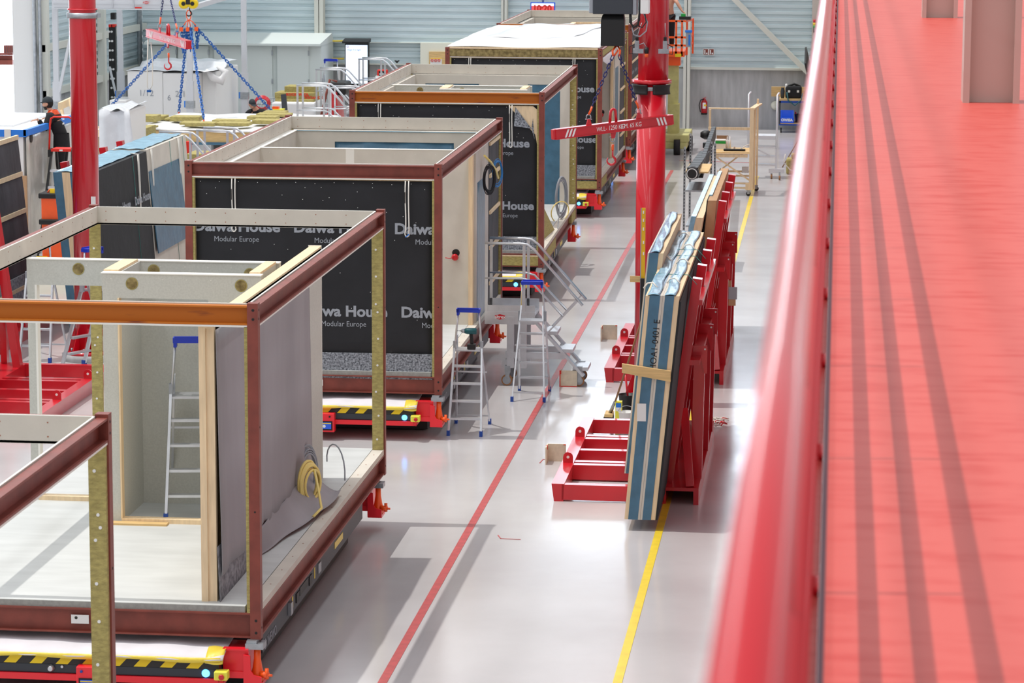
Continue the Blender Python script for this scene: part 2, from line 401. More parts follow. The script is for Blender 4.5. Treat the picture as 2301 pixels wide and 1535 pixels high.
def hpost(u0, u1, v, lab):
    a = fz(u0, v, GZ); b = fz(u1, v, GZ); y = a.y; d = 0.3
    t = thing('gallery_column', lab, 'column', ((a.x+b.x)/2, y, GZ))
    mb = MB().box(a.x, a.x+0.045, y-0.02, y+d, GZ, GZ+6).box(b.x-0.045, b.x, y-0.02, y+d, GZ, GZ+6)
    mb.build('flange', 'gallery_post', t); MB().box(a.x+0.045, b.x-0.045, y+d/2-0.08, y+d/2, GZ, GZ+6).build('web', 'gallery_post', t)
hpost(2163, 2289, 231, 'nearer beige steel column standing on the red gallery carpet')
hpost(2072, 2151, 40, 'farther beige steel column at the top edge of the gallery')
# ================================================================== building modules
W_, L_, H_ = 3.346, 7.33, 3.0
MZ = 0.576
def channel(mb, axis, a0, a1, o, z0, h, out):
    # a C section running along axis from a0 to a1, web at o, flanges reaching `out` metres (signed)
    t = 0.012
    def bx(p0, p1, q0, q1):
        q0, q1 = min(q0, q1), max(q0, q1)
        if axis == 'x': mb.box(a0, a1, q0, q1, p0, p1)
        else: mb.box(q0, q1, a0, a1, p0, p1)
    bx(z0, z0+h, o, o-math.copysign(t, out)); bx(z0, z0+t*1.3, o, o+out); bx(z0+h-t*1.3, z0+h, o, o+out)
    return mb
def dot(mb, p, n, r=0.008, l=0.004, k=8): p = Vector(p); return mb.cyl(p, p+Vector(n)*l, r, k)

def module(name, label, pos, rz=0, kind='A', front_mat='primer', group='steel frame building modules on red transport platforms'):
    t = thing(name, label, 'building module', pos, rz, group)
    B = lambda mb, n, m_, par=t, **k: mb.build(n, m_, par, local=True, **k)
    P = 0.095
    # corner posts with bolt holes
    for sx in (0, 1):
        for sy in (0, 1):
            x0 = -P if sx else -W_; y0 = L_-P if sy else 0
            mb = MB().box(x0, x0+P, y0, y0+P, 0, H_).m(1)
            xc = x0+P/2
            if not sy:
                for z in (0.06, 0.17, 2.86, 2.94, 1.15): dot(mb, (xc+0.005, 0, z), (0, -1, 0), 0.013 if z != 1.15 else 0.009, 0.003)
            if sx:
                for z in (2.86, 2.94, 0.1, 1.9): dot(mb, (0, y0+P/2, z), (1, 0, 0), 0.011, 0.003)
            B(mb, 'corner_post', ['primer', 'bolt_hole'], bevel=0.006)
    # top beams
    zt = 2.805; ht = 0.17
    B(channel(MB(), 'x', -W_+P, -P, 0.07, zt, ht, -0.06), 'top_beam', front_mat)
    B(channel(MB(), 'x', -W_+P, -P, L_-0.07, zt, ht, 0.06), 'top_beam', 'primer')
    B(channel(MB(), 'y', P, L_-P, -0.07, zt, ht, 0.065), 'top_beam', 'primer')
    B(channel(MB(), 'y', P, L_-P, -W_+0.07, zt, ht, -0.065), 'top_beam', 'primer')
    # bottom beams
    B(channel(MB(), 'x', -W_+P, -P, 0.06, 0.01, 0.225, -0.055), 'bottom_beam', 'primer')
    B(channel(MB(), 'x', -W_+P, -P, L_-0.06, 0.01, 0.225, 0.055), 'bottom_beam', 'primer')
    B(channel(MB(), 'y', P, L_-P, -0.07, 0.01, 0.225, 0.062), 'bottom_beam', 'primer')
    B(channel(MB(), 'y', P, L_-P, -W_+0.07, 0.01, 0.225, -0.062), 'bottom_beam', 'primer')
    # board lining round the inside of the top beams (board edges show white)
    def lining(axis, sgn):
        mb = MB()
        if axis == 'x':
            y = 0.09 if sgn < 0 else L_-0.105
            mb.box(-W_+0.09, -0.09, y, y+0.015, zt-0.02, zt+ht+0.006)
            ya, yb = (0.012, 0.105) if sgn < 0 else (L_-0.105, L_-0.012)
            mb.m(1).box(-W_+P, -P, ya, yb, zt-0.018, zt-0.001).box(-W_+0.09, -0.09, y, y+0.015, zt+ht+0.006, zt+ht+0.011).m(2)
            x = -W_+0.2
            while x < -0.15:
                for z in (zt+0.03, zt+0.13): dot(mb, (x, y if sgn > 0 else y+0.015, z), (0, -sgn, 0), 0.006, 0.002, 6)
                x += 0.34
        else:
            x = -0.105 if sgn > 0 else -W_+0.09
            mb.box(x, x+0.015, 0.09, L_-0.09, zt-0.02, zt+ht+0.006)
            xa, xb = (-0.105, -0.008) if sgn > 0 else (-W_+0.008, -W_+0.105)
            mb.m(1).box(xa, xb, P, L_-P, zt-0.018, zt-0.001).box(x, x+0.015, 0.09, L_-0.09, zt+ht+0.006, zt+ht+0.011).m(2)
            y = 0.25
            while y < L_-0.15:
                for z in (zt+0.03, zt+0.13): dot(mb, (x if sgn > 0 else x+0.015, y, z), (-sgn, 0, 0), 0.006, 0.002, 6)
                y += 0.42
        B(mb, 'beam_lining_board', ['board', 'board_edge', 'screw_rust'])
    for q in (('x', -1), ('x', 1), ('y', -1), ('y', 1)): lining(*q)
    # concrete floor slab and sill boards
    B(MB().box(-W_+0.14, -0.145, 0.03, L_-0.03, 0.235, 0.293).m(1).box(-W_+0.14, -0.145, 0.022, 0.03, 0.236, 0.291), 'floor_slab', ['slab', 'slab_edge'])
    for (xa, xb) in ((-0.135, -0.012), (-W_+0.012, -W_+0.135)):
        mb = MB().box(xa, xb, P, L_-P, 0.236, 0.297).m(1); y = 0.3
        while y < L_: dot(mb, ((xa+xb)/2, y, 0.297), (0, 0, 1), 0.008, 0.002, 6); y += 0.55
        B(mb, 'sill_board', ['board', 'screw_rust'])
    # mineral wool strips on the posts
    def wool(x0, x1, y0, y1, z0=0.3, z1=2.79, face=None):
        mb = MB().box(x0, x1, y0, y1, z0, z1).m(1)
        if face is not None:
            z = z0+0.12; k = 0
            while z < z1:
                dot(mb, ((x0+x1)/2+random.uniform(-.02, .02), y0, z), (0, -1, 0), 0.012, 0.004, 10); z += random.choice((0.09, 0.27, 0.3, 0.31)); k += 1
        B(mb, 'insulation_strip', ['rockwool', 'white'])
    wool(-0.135, -0.014, L_-P-0.05, L_-P-0.002, face=1)
    wool(-W_+0.014, -W_+0.135, L_-P-0.05, L_-P-0.002, face=1)
    wool(-P-0.03, -P, 0.012, 0.10, 0.235); wool(-W_+P, -W_+P+0.03, 0.012, 0.10, 0.235)
    # delivery sticker on the bottom beam
    MBs = MB().box(-1.72, -1.56, 0.036, 0.041, 0.085, 0.165).m(1)
    MBs.lathe((-1.675, 0.036, 0.138), [(0.014, -0.002), (0.014, 0.0)], 12, 'y')
    B(MBs, 'sticker', ['white', 'hazard_black'])
    return t

def wall_x(mb, x0, x1, y0, y1, z0, z1, holes=()):
    # a wall slab facing -y/+y with rectangular openings (x0,x1,z0,z1)
    xs = sorted({x0, x1, *[h for q in holes for h in q[:2]]})
    for a, b in zip(xs[:-1], xs[1:]):
        hs = [q for q in holes if q[0] <= a+1e-6 and q[1] >= b-1e-6]
        z = z0
        for q in sorted(hs, key=lambda q: q[2]):
            if q[2] > z+1e-6: mb.box(a, b, y0, y1, z, q[2])
            z = q[3]
        if z < z1-1e-6: mb.box(a, b, y0, y1, z, z1)
    return mb
ZF = 0.293
def washer_dots(mb, x0, x1, z, y, step=0.25, r=0.004):
    x = x0
    while x < x1: dot(mb, (x, y, z), (0, -1, 0), r, 0.0015, 6); x += step*random.uniform(0.9, 1.1)
def interior_bath(t, wall_r=True):
    B = lambda mb, n, m_, par=t, **k: mb.build(n, m_, par, local=True, **k)
    mb = MB(); wall_x(mb, -3.21, -0.60, 4.16, 4.26, ZF, 2.79, [(-3.13, -2.30, ZF+0.03, 2.53)])
    mb.m(1).box(-3.21, -0.60, 4.15, 4.27, 2.79, 2.80).box(-3.13, -3.11, 4.16, 4.27, ZF, 2.53); washer_dots(mb, -3.1, -0.7, 2.74, 4.16)
    a = B(mb, 'partition_wall', ['board_grey', 'board_edge'])
    B(MB().box(-3.13, -2.30, 4.14, 4.26, ZF, ZF+0.045), 'door_sill', 'pine', a)
    mb = MB(); wall_x(mb, -2.19, -0.60, 3.22, 3.32, ZF, 2.79, [(-2.03, -1.13, ZF, 2.55)])
    mb.m(1).box(-2.20, -0.60, 3.21, 3.33, 2.79, 2.80); washer_dots(mb, -2.1, -0.7, 2.74, 3.22)
    b = B(mb, 'partition_wall', ['board_grey', 'board_edge'])
    B(MB().box(-2.03, -1.13, 3.20, 3.31, ZF, ZF+0.045).box(-2.035, -2.02, 3.2, 3.30, ZF+0.045, 2.55), 'door_sill', 'pine', b)
    mb = MB().box(-2.19, -2.03, 3.32, 4.16, ZF, 2.79).m(1).box(-2.20, -2.05, 3.33, 4.15, 2.79, 2.815)
    B(mb, 'partition_wall', ['board_grey', 'pine'])
    B(MB().box(-0.75, -0.63, 3.32, 4.16, ZF, 2.79).m(1).box(-0.74, -0.63, 3.33, 4.15, 2.79, 2.815), 'partition_wall', ['board_grey', 'pine'])
    for (x, y, z) in ((-2.67, 4.16, 2.70), (-1.89, 4.16, 2.70), (-0.9, 4.16, 2.68), (-1.89, 3.22, 2.695), (-0.80, 3.22, 2.695)):
        mb = MB(); mb.lathe((x, y-0.004, z), [(0.062, 0.0), (0.060, -0.001)], 28, 'y').m(1).lathe((x, y-0.004, z), [(0.056, 0.0), (0.050, -0.003), (0.02, -0.002), (0.004, -0.004)], 24, 'y')
        B(mb, 'pipe_opening', ['rockwool', 'rockwool_loose'])
    B(MB().box(-2.15, -1.55, 3.08, 3.19, ZF, ZF+0.02), 'floor_lath', 'plank')
    if not wall_r: return
    # stud wall along the right side, grey sheet outside
    mb = MB()
    mb.box(-0.545, -0.50, 0.15, 0.21, ZF, 2.75).box(-0.50, -0.425, 0.17, 0.23, ZF, 2.75).box(-0.545, -0.425, 0.15, 5.6, 2.75, 2.79)
    mb.box(-0.56, -0.545, 0.15, 5.6, ZF, 2.77)
    for y in (0.9, 1.6, 2.3, 3.0, 3.7, 4.4, 5.1): mb.box(-0.545, -0.45, y, y+0.045, ZF, 2.75)
    st = B(mb, 'stud_frame', 'pine')
    B(MB().box(-0.44, -0.425, 0.5, 5.6, ZF, 2.77).m(1).box(-0.56, -0.42, 5.6, 5.61, ZF, 2.8), 'wall_board', ['board_grey', 'board_edge'])
    random.seed(3)
    def sheet(u, v):
        y = 0.14+4.62*u; z = 2.74-(2.74-ZF-0.24)*v
        wv = 0.012*sin(9*u+2*v)+0.010*sin(23*u+1.5*v+1)+0.006*sin(41*u)
        wv += 0.05*max(0, v-0.55)*sin(6*u+0.4)
        y += 0.03*max(0, u-0.9)*10*(v**2)*2.4
        return (-0.408+abs(wv)*(0.5+v), y, z)
    B(MB().grid(sheet, 46, 16, 0.004), 'vapour_sheet', 'grey_sheet', st)
    def low(u, v):
        y = 0.14+1.25*u; z = ZF+0.5-0.5*v
        return (-0.413+0.02*v, y, z)
    B(MB().grid(low, 8, 6, 0.004), 'felt_strip', 'felt_grey', st)
    def curl(u, v):
        y = 1.9+2.8*u; s_ = v*1.0
        k = min(1, u*1.4)
        x = -0.395+0.33*k*(s_**1.2); z = ZF+0.27-(0.26-0.03*k)*min(1, s_*1.15)+0.10*k*max(0, s_-0.7)
        return (x+0.012*sin(17*u), y, z)
    B(MB().grid(curl, 24, 10, 0.004), 'loose_flap', 'grey_sheet', st)

def brand(mb, x0, x1, rows, y, cols, size=0.193):
    for (z, off) in rows:
        for k in range(-1, cols+1):
            x = x0+off+k*1.315
            if x > x1-0.05 or x+1.1 < x0+0.02: continue
            c = (max(0, (x0+0.005-x)/1.08), min(1.4, (x1-0.005-x)/1.08))
            mb.text('Daiwa House', size, (x, y, z), (1.08, 0, 0), (0, 0, 1), 0.0065, c)
            x2 = x+0.27
            if x2 < x1-0.03 and x2+0.52 > x0: mb.text('Modular Europe', 0.098, (x2, y, z-0.135), (0.92, 0, 0), (0, 0, 1), 0.0, (max(0, (x0-x2)/0.88), min(1.4, (x1-0.005-x2)/0.88)))

def front_panel(t, rows, sling_x=(), peel=False):
    B = lambda mb, n, m_, par=t, **k: mb.build(n, m_, par, local=True, **k)
    x0, x1 = -W_+P_-0.0, -P_
    fr = B(MB().box(x0+0.03, x1-0.03, 0.07, 0.22, 0.235, 2.785), 'facade_panel', 'pine')
    rnd = random.Random(int(-t.location.y*10))
    def mem(u, v):
        x = x0+0.035+(x1-x0-0.07)*u; z = 2.77-(2.77-0.52)*v
        return (x, 0.062+0.003*sin(11*u+3*v)+0.002*sin(5*v+23*u), z)
    mb = MB().grid(mem, 30, 14, 0.004).m(1)
    for k in range(34): dot(mb, (x0+0.08+rnd.random()*(x1-x0-0.16), 0.052, 0.6+rnd.random()**0.5*2.1), (0, -1, 0), 0.005, 0.003, 5)
    x = x0+0.1
    while x < x1-0.1: dot(mb, (x, 0.052, 2.74-rnd.random()*0.02), (0, -1, 0), 0.005, 0.003, 5); x += 0.25
    m_ = B(mb, 'membrane', ['black_membrane', 'white'], fr)
    mb = MB(); brand(mb, x0+0.035, x1-0.035, rows, 0.054, 3); B(mb, 'printed_lettering', 'lettering', m_)
    B(MB().box(x0+0.035, x1-0.035, 0.048, 0.066, 0.19, 0.525), 'felt_strip', 'felt', fr)
    return fr
P_ = 0.095

def interior_hall(t, black_from=5.88, hole=True):
    # left and back lining walls, cross wall, right-hand façade beyond the cross wall
    B = lambda mb, n, m_, par=t, **k: mb.build(n, m_, par, local=True, **k)
    mb = MB().box(-3.24, -3.14, 0.25, 7.1, ZF, 2.78).m(1).box(-3.24, -3.13, 0.25, 7.1, 2.78, 2.79); B(mb, 'lining_wall', ['board', 'board_edge'])
    mb = MB(); wall_x(mb, -3.14, -0.2, 7.08, 7.2, ZF, 2.79, [(-2.55, -0.72, ZF+0.6, 2.62)])
    b = B(mb, 'lining_wall', 'board')
    def film(u, v): return (-2.56+1.85*u, 7.10+0.01*sin(16*u+6*v), 2.63-1.75*v)
    B(MB().grid(film, 20, 8, 0.004), 'window_film', 'blue_film', b)
    B(MB().box(-3.14, -0.11, 7.06, 7.075, 2.78, 2.79), 'tape_strip', 'blue_film_light', b)
    mb = MB().box(-3.14, -0.10, 4.10, 4.2, ZF, 2.79).m(1).box(-3.14, -0.10, 4.095, 4.205, 2.79, 2.797)
    mb.box(-1.9, -1.78, 4.098, 4.1, 1.2, 2.79); washer_dots(mb, -3.0, -0.2, 2.73, 4.10, 0.3)
    c = B(mb, 'partition_wall', ['board', 'board_edge'])
    if hole:
        mb = MB().lathe((-0.32, 4.098, 1.33), [(0.055, 0.0), (0.05, -0.004)], 18, 'y').m(1).lathe((-0.33, 4.06, 1.27), [(0.045, 0.03), (0.05, 0.0), (0.03, -0.03)], 16, 'y').tube([(-0.33, 4.04, 1.27), (-0.4, 4.0, 1.26), (-0.46, 4.0, 1.27)], 0.006, 6)
        B(mb, 'junction_box', ['black', 'red_paint'], c)
    B(MB().box(-0.135, -0.075, 4.05, 4.2, ZF, 2.77), 'stud', 'pine')
    sp = B(MB().box(-0.14, -0.055, 4.25, black_from, ZF, 2.77).m(1).box(-0.055, -0.05, 4.45, black_from-0.5, ZF, 2.3), 'side_panel', ['board', 'blue_film'])
    mb = MB().box(-0.12, -0.045, black_from, L_-0.13, 0.25, 2.77); dk = B(mb, 'facade_panel', 'dark_membrane')
    mb = MB()
    for z in (0.62, 1.15, 1.68, 2.22, 2.70): mb.box(-0.045, -0.02, black_from, L_-0.14, z, z+0.05)
    B(mb, 'battens', 'pine', dk)
    B(MB().box(-0.07, -0.015, L_-0.14, L_-0.10, 0.25, 2.77), 'insulation_strip', 'rockwool')

def sling(x, y, z, l, lab, group, rz=0, sp=0.055, blue=False):
    t = thing('lifting_sling', lab, 'sling', (x, y, z-l), rz)
    pts = []
    for k in range(13):
        a = pi*k/12; pts.append((-sp/2*cos(a)*(1+0.2*sin(3*k)), -0.012, 0.04-0.04*sin(a)))
    left = [(-sp/2*(0.75+0.5*sin(j*0.8)*0.3), -0.010, l*(1-j/8)) for j in range(8)]
    right = [(sp/2*(0.8+0.4*cos(j*0.7)*0.3), -0.014, l*(j+1)/8) for j in range(8)]
    MB().tube(left+pts+right, 0.0085, 6).build('webbing', 'sling', t, local=True)
    MB().box(-sp/2-0.008, -sp/2+0.006, -0.022, -0.018, l*0.6, l*0.8).build('label_tag', 'hazard_black', t, local=True)
    if blue: MB().bar((-0.02, -0.02, -0.005), (0.03, -0.02, 0.035), 0.006, 0.012).build('blue_end', 'blue_tape', t, local=True)
    return t

# ---- transport platform under a module
def platform():
    t = thing('transport_platform', 'x', 'transport platform', (0, 0, 0), 0, 'red and dark transport platforms under the modules')
    B = lambda mb, n, m_, par=t, **k: mb.build(n, m_, par, local=True, **k)
    W, L = W_, 6.1
    xr, xl = -0.34, -W+0.34
    xs_ = -0.075
    B(MB().box(-W-xs_, xs_, 0.45, L, 0.33, 0.53).m(1).box(-W-xs_, xs_, 0.45, L, 0.53, 0.545), 'chassis', ['agv_dark', 'plank'])
    B(MB().box(xl-0.02, xr+0.08, 0.55, L+0.15, 0.02, 0.2).box(xl+0.3, xr-0.3, 0.4, L, 0.2, 0.33), 'undercarriage', 'chassis')
    # front bumper: dark fascia, hazard stripes, red sill
    fa = B(MB().box(xl+0.0, xr, -0.18, 0.35, 0.26, 0.345), 'fascia', 'agv_dark', bevel=0.01)
    mb = MB().box(xl, xr, -0.185, 0.3, 0.345, 0.425).m(1); x = xl+0.02
    while x < xr-0.2: mb.poly([(x, -0.188, 0.347), (x+0.11, -0.188, 0.347), (x+0.18, -0.188, 0.423), (x+0.07, -0.188, 0.423)], (0, 1, 0), 0.002); x += 0.235
    B(mb, 'hazard_bar', ['hazard_black', 'yellow'])
    B(MB().box(xl-0.02, xr+0.04, -0.20, 0.3, 0.20, 0.26), 'sill_beam', 'red_agv', bevel=0.005)
    def cl(u, v):
        x = xl-0.02+(xr-xl+0.06)*u; y = 0.6-0.82*v
        return (x, y, 0.53-0.04*v-0.06*v**6+0.006*sin(14*u+5*v)+0.004*sin(33*u))
    cv = B(MB().grid(cl, 40, 10, 0.01), 'cover_cloth', 'white_cloth')
    mb = MB().grid(lambda u, v: (xl+(xr-xl+0.02)*u, -0.215-0.005*v+0.004*sin(40*u), 0.455-0.05*v*(0.6+0.4*sin(9*u)**2)), 30, 2, 0.004)
    mb.grid(lambda u, v: (xr-0.12+0.16*u, 0.0-0.22*v, 0.50-0.10*v**3+0.006*sin(8*v+5*u)), 6, 8, 0.005)
    B(mb, 'yellow_tape', 'yellow_tape', cv)
    pn = B(MB().box(-1.60, -1.36, -0.29, -0.16, 0.11, 0.355), 'control_panel', 'red_agv', bevel=0.008)
    B(MB().box(-1.575, -1.385, -0.298, -0.29, 0.135, 0.255), 'screen_frame', 'black', pn)
    mb = MB().box(-1.56, -1.40, -0.302, -0.298, 0.155, 0.24).m(1).box(-1.56, -1.40, -0.304, -0.302, 0.222, 0.232).m(2).lathe((-1.49, -0.304, 0.19), [(0.02, 0), (0.02, -0.002)], 14, 'y')
    B(mb, 'display', ['screen_blue', 'yellow', 'white'], pn)
    mb = MB().lathe((-1.55, -0.292, 0.315), [(0.013, 0), (0.012, -0.01)], 12, 'y').m(1).lathe((-1.42, -0.292, 0.315), [(0.013, 0), (0.012, -0.01)], 12, 'y'); B(mb, 'push_buttons', ['blue_foot', 'black'], pn)
    B(MB().lathe((-0.46, -0.182, 0.305), [(0.036, 0.0), (0.033, -0.008)], 20, 'y'), 'signal_light', 'lamp_blue')
    e = B(MB().box(-0.37, -0.25, -0.27, -0.16, 0.265, 0.345), 'emergency_stop_box', 'yellow_box', bevel=0.01)
    B(MB().lathe((-0.30, -0.272, 0.30), [(0.022, 0), (0.026, -0.012), (0.02, -0.02)], 14, 'y').m(0).tube([(-0.33, -0.25, 0.27), (-0.33, -0.26, 0.22), (-0.30, -0.26, 0.21), (-0.28, -0.25, 0.27)], 0.005, 6), 'stop_button', 'red_paint', e)
    B(MB().lathe((-1.85, -0.19, 0.31), [(0.035, 0), (0.022, -0.01), (0.022, -0.04)], 8, 'y').lathe((-1.75, -0.19, 0.325), [(0.014, 0), (0.012, -0.01)], 10, 'y'), 'coupling', 'alu')
    # corner brackets with jacks
    for (sx, y, dy) in ((1, 0.0, -1), (1, 6.95, 1), (-1, 0.0, -1), (-1, 6.95, 1)):
        f = lambda x: x if sx > 0 else -W-x
        def bx(mb, x0, x1, y0, y1, z0, z1):
            a, b = f(x0), f(x1); return mb.box(min(a, b), max(a, b), min(y0, y1), max(y0, y1), z0, z1)
        mb = MB(); bx(mb, -0.33, -0.10, y-0.06, y+0.30, 0.30, 0.49); bx(mb, -0.33, -0.10, y-0.075, y+0.30, 0.24, 0.30); bx(mb, -0.33, -0.10, y-0.08, y+0.0, 0.49, 0.505)
        a = f(-0.12); b = f(0.02)
        pr = [(f(-0.14), y-0.10, 0.18), (f(0.02), y-0.10, 0.18), (f(0.02), y-0.10, 0.26), (f(-0.05), y-0.10, 0.28), (f(-0.075), y-0.10, 0.32), (f(-0.08), y-0.10, 0.45), (f(-0.14), y-0.10, 0.46)]
        mb.poly(pr, (0, 1, 0), 0.02); bx(mb, -0.14, 0.02, y-0.09, y+0.16, 0.17, 0.20)
        br = B(mb, 'corner_bracket', 'red_agv')
        mb = MB(); bx(mb, -0.13, 0.03, y-0.06, y+0.10, 0.50, 0.55); bx(mb, -0.12, -0.03, y-0.05, y+0.09, 0.55, 0.575); B(mb, 'support_plate', 'galv', br)
        mb = MB(); c = (f(-0.035), y+0.01, 0)
        mb.lathe((c[0], c[1], 0.2), [(0.055, 0), (0.06, 0.06), (0.045, 0.12), (0.032, 0.2), (0.030, 0.31)], 14)
        mb.cyl((f(0.0), y-0.02, 0.27), (f(0.07), y-0.05, 0.27), 0.03, 12); mb.cyl((f(0.06), y-0.05, 0.235), (f(0.06), y-0.05, 0.33), 0.018, 8); mb.cyl((f(0.05), y-0.05, 0.27), (f(0.11), y-0.06, 0.27), 0.012, 8)
        B(mb, 'screw_jack', 'orange', br)
    # side fittings on the chassis
    B(MB().text('WEWO', 0.13, (xs_+0.002, 0.66, 0.345), (0, 1, 0), (0, 0, 1), 0.002).lathe((xs_+0.004, 0.55, 0.39), [(0.05, 0), (0.05, 0.002)], 16, 'x'), 'side_lettering', 'lettering')
    B(MB().box(xs_, xs_+0.004, 4.3, 4.8, 0.40, 0.47).box(xs_, xs_+0.004, 1.9, 1.95, 0.38, 0.49).box(xs_, xs_+0.004, 3.1, 3.14, 0.38, 0.49), 'side_labels', 'yellow_tape')
    mb = MB().box(xs_, xs_+0.03, 1.7, 1.8, 0.36, 0.48).box(xs_, xs_+0.012, 3.3, 3.45, 0.38, 0.48); B(mb, 'side_switch_box', 'galv')
    B(MB().box(xs_, xs_+0.01, 2.1, 2.25, 0.38, 0.47).box(xs_, xs_+0.01, 2.8, 2.95, 0.38, 0.47).box(xs_, xs_+0.006, 2.3, 2.75, 0.40, 0.48), 'side_sockets', 'black')
    return t

mods = {}
R3, R4, R5 = (2.06, 0.99), (2.08, 1.01), (2.11, 1.03)
X0 = -4.952
mods[0] = module('building_module', 'nearest steel frame module, only its far right corner shows at lower left', (X0, 19.75-L_, MZ))
mods[1] = module('building_module', 'open front module with ochre rusty top beam, grey sheet wall and ladder inside', (X0, 24.98, MZ), front_mat='rust')
interior_bath(mods[1])
mods[2] = module('building_module', 'second module with large black printed front panel, stepladder beside it', (X0-0.05, 37.38, MZ), 0.0055)
interior_hall(mods[2]); front_panel(mods[2], [(2.09, -0.035), (1.005, 0.048)])
mods[3] = module('building_module', 'third module with peeling black front sheet and leaning wool slab at its open side', (X0+0.032, 49.92, MZ), 0.0108, front_mat='rust')
interior_bath(mods[3], wall_r=False); front_panel(mods[3], [(R3[0], 0.505), (R3[1], 0.585)])
mods[4] = module('building_module', 'fourth module roofed with white sheeting, mineral wool band along its front edge', (X0+0.02, 62.43, MZ))
interior_hall(mods[4]); front_panel(mods[4], [(R4[0], 0.595), (R4[1], 0.655)])
mods[5] = module('building_module', 'farthest module at the back wall, side clad in battened black sheet', (X0-0.054, 72.58, MZ), front_mat='rust')
front_panel(mods[5], [(R5[0], 0.72), (R5[1], 0.70)])

agv = platform()
names = {0: 'transport platform under the cut-off nearest module at bottom left', 1: 'yellow-striped transport platform under the open front module at bottom left', 2: 'transport platform with small blue display under the black-fronted second module',
         3: 'transport platform under the third module behind the aluminium stair', 4: 'transport platform under the white-roofed module', 5: 'farthest transport platform by the back wall beyond the right column'}
first = True
for k in (1, 2, 3, 4, 5):
    o = agv if first else copy_tree(agv); first = False
    o.location = (mods[k].location.x, mods[k].location.y, 0); o.rotation_euler = mods[k].rotation_euler; o['label'] = names[k]

LB = lambda t: (lambda mb, n, m_, par=None, **k: mb.build(n, m_, par or t, local=True, **k))
# module 3 extras: right-hand back wall face, wool blocks, slab of wool, cables
B = LB(mods[3])
b = B(MB().box(-3.24, -3.14, 0.25, 7.1, ZF, 2.78), 'lining_wall', 'board')
mb = MB(); wall_x(mb, -3.14, -0.135, 7.10, 7.2, ZF, 2.79, [(-2.95, -1.9, ZF+0.6, 2.62), (-0.95, -0.32, ZF, 2.62), (-0.40, -0.39, ZF, 2.6)]); lw = B(mb, 'lining_wall', 'board')
B(MB().box(-2.95, -1.9, 7.12, 7.13, 0.8, 2.62).box(-0.95, -0.32, 7.12, 7.13, ZF, 2.62), 'window_film', 'blue_film', lw)
B(MB().box(-0.068, -0.008, 0.1, 2.6, 0.03, 0.215), 'side_insulation', 'rockwool'); B(MB().box(-0.068, -0.008, 6.2, 7.2, 0.03, 0.215), 'side_insulation', 'rockwool')
B(MB().box(-W_+P_, -P_, 0.008, 0.055, 0.03, 0.19), 'front_insulation', 'rockwool')
B(MB().box(-W_+P_, -P_, 0.0, 0.06, 0.19, 0.21), 'front_lath', 'pine')
B(MB().poly([(-0.62, 0.045, 2.76), (-0.20, 0.045, 2.76), (-0.125, 0.045, 2.70), (-0.125, 0.045, 2.1), (-0.16, 0.045, 2.28)], (0, 1, 0), 0.01), 'exposed_frame', 'pine')
B(MB().poly([(-0.50, 0.040, 2.74), (-0.22, 0.010, 2.38), (-0.52, 0.01, 2.42)], (0, 1, 0), 0.006).poly([(-0.22, 0.01, 2.38), (-0.17, 0.02, 2.2), (-0.20, 0.04, 2.55)], (0, 1, 0), 0.006), 'peeled_corner', 'felt')
# module 4 extras: wool band, roof sheet, side cloth
B = LB(mods[4])
B(MB().box(-W_+P_, -P_, 0.0, 0.065, 2.81, 2.965), 'front_insulation', 'rockwool_loose')
B(MB().box(-W_+P_, -P_, -0.01, 0.09, 2.975, 3.005), 'front_lath', 'pine')
B(MB().box(-W_+P_, -P_, 0.008, 0.055, 0.03, 0.19), 'front_insulation', 'rockwool')
def roof(u, v):
    x = -W_+0.04+(W_-0.1)*u; y = 0.03+(L_-0.1)*v
    e = min(u, 1-u)*10; e2 = min(v, 1-v)*14; k = min(1, e)*min(1, e2)
    return (x, y, 3.02+0.13*k+0.012*sin(9*u+3*v)+0.015*sin(13*v))
rf = B(MB().grid(roof, 30, 40, 0.01), 'roof_sheet', 'white_sheet')
B(MB().grid(lambda u, v: (-W_+0.7+1.9*u+0.3*v, 0.9+5.6*v, 3.166+0.012*sin(9*u)+0.01*sin(13*v)), 12, 20, 0.004), 'clear_film', 'shrink', rf)
B(MB().box(-0.07, -0.004, 0.1, 7.2, 2.83, 2.955), 'side_insulation', 'rockwool')
B(MB().grid(lambda u, v: (-0.0+0.01*sin(12*u), 0.15+3.6*u, 2.80-0.18*v*(0.4+0.9*abs(sin(3*u)))), 16, 4, 0.004), 'side_cloth', 'white_cloth')
B(MB().box(-0.068, -0.008, 0.1, 1.6, 0.03, 0.215), 'side_insulation', 'rockwool')
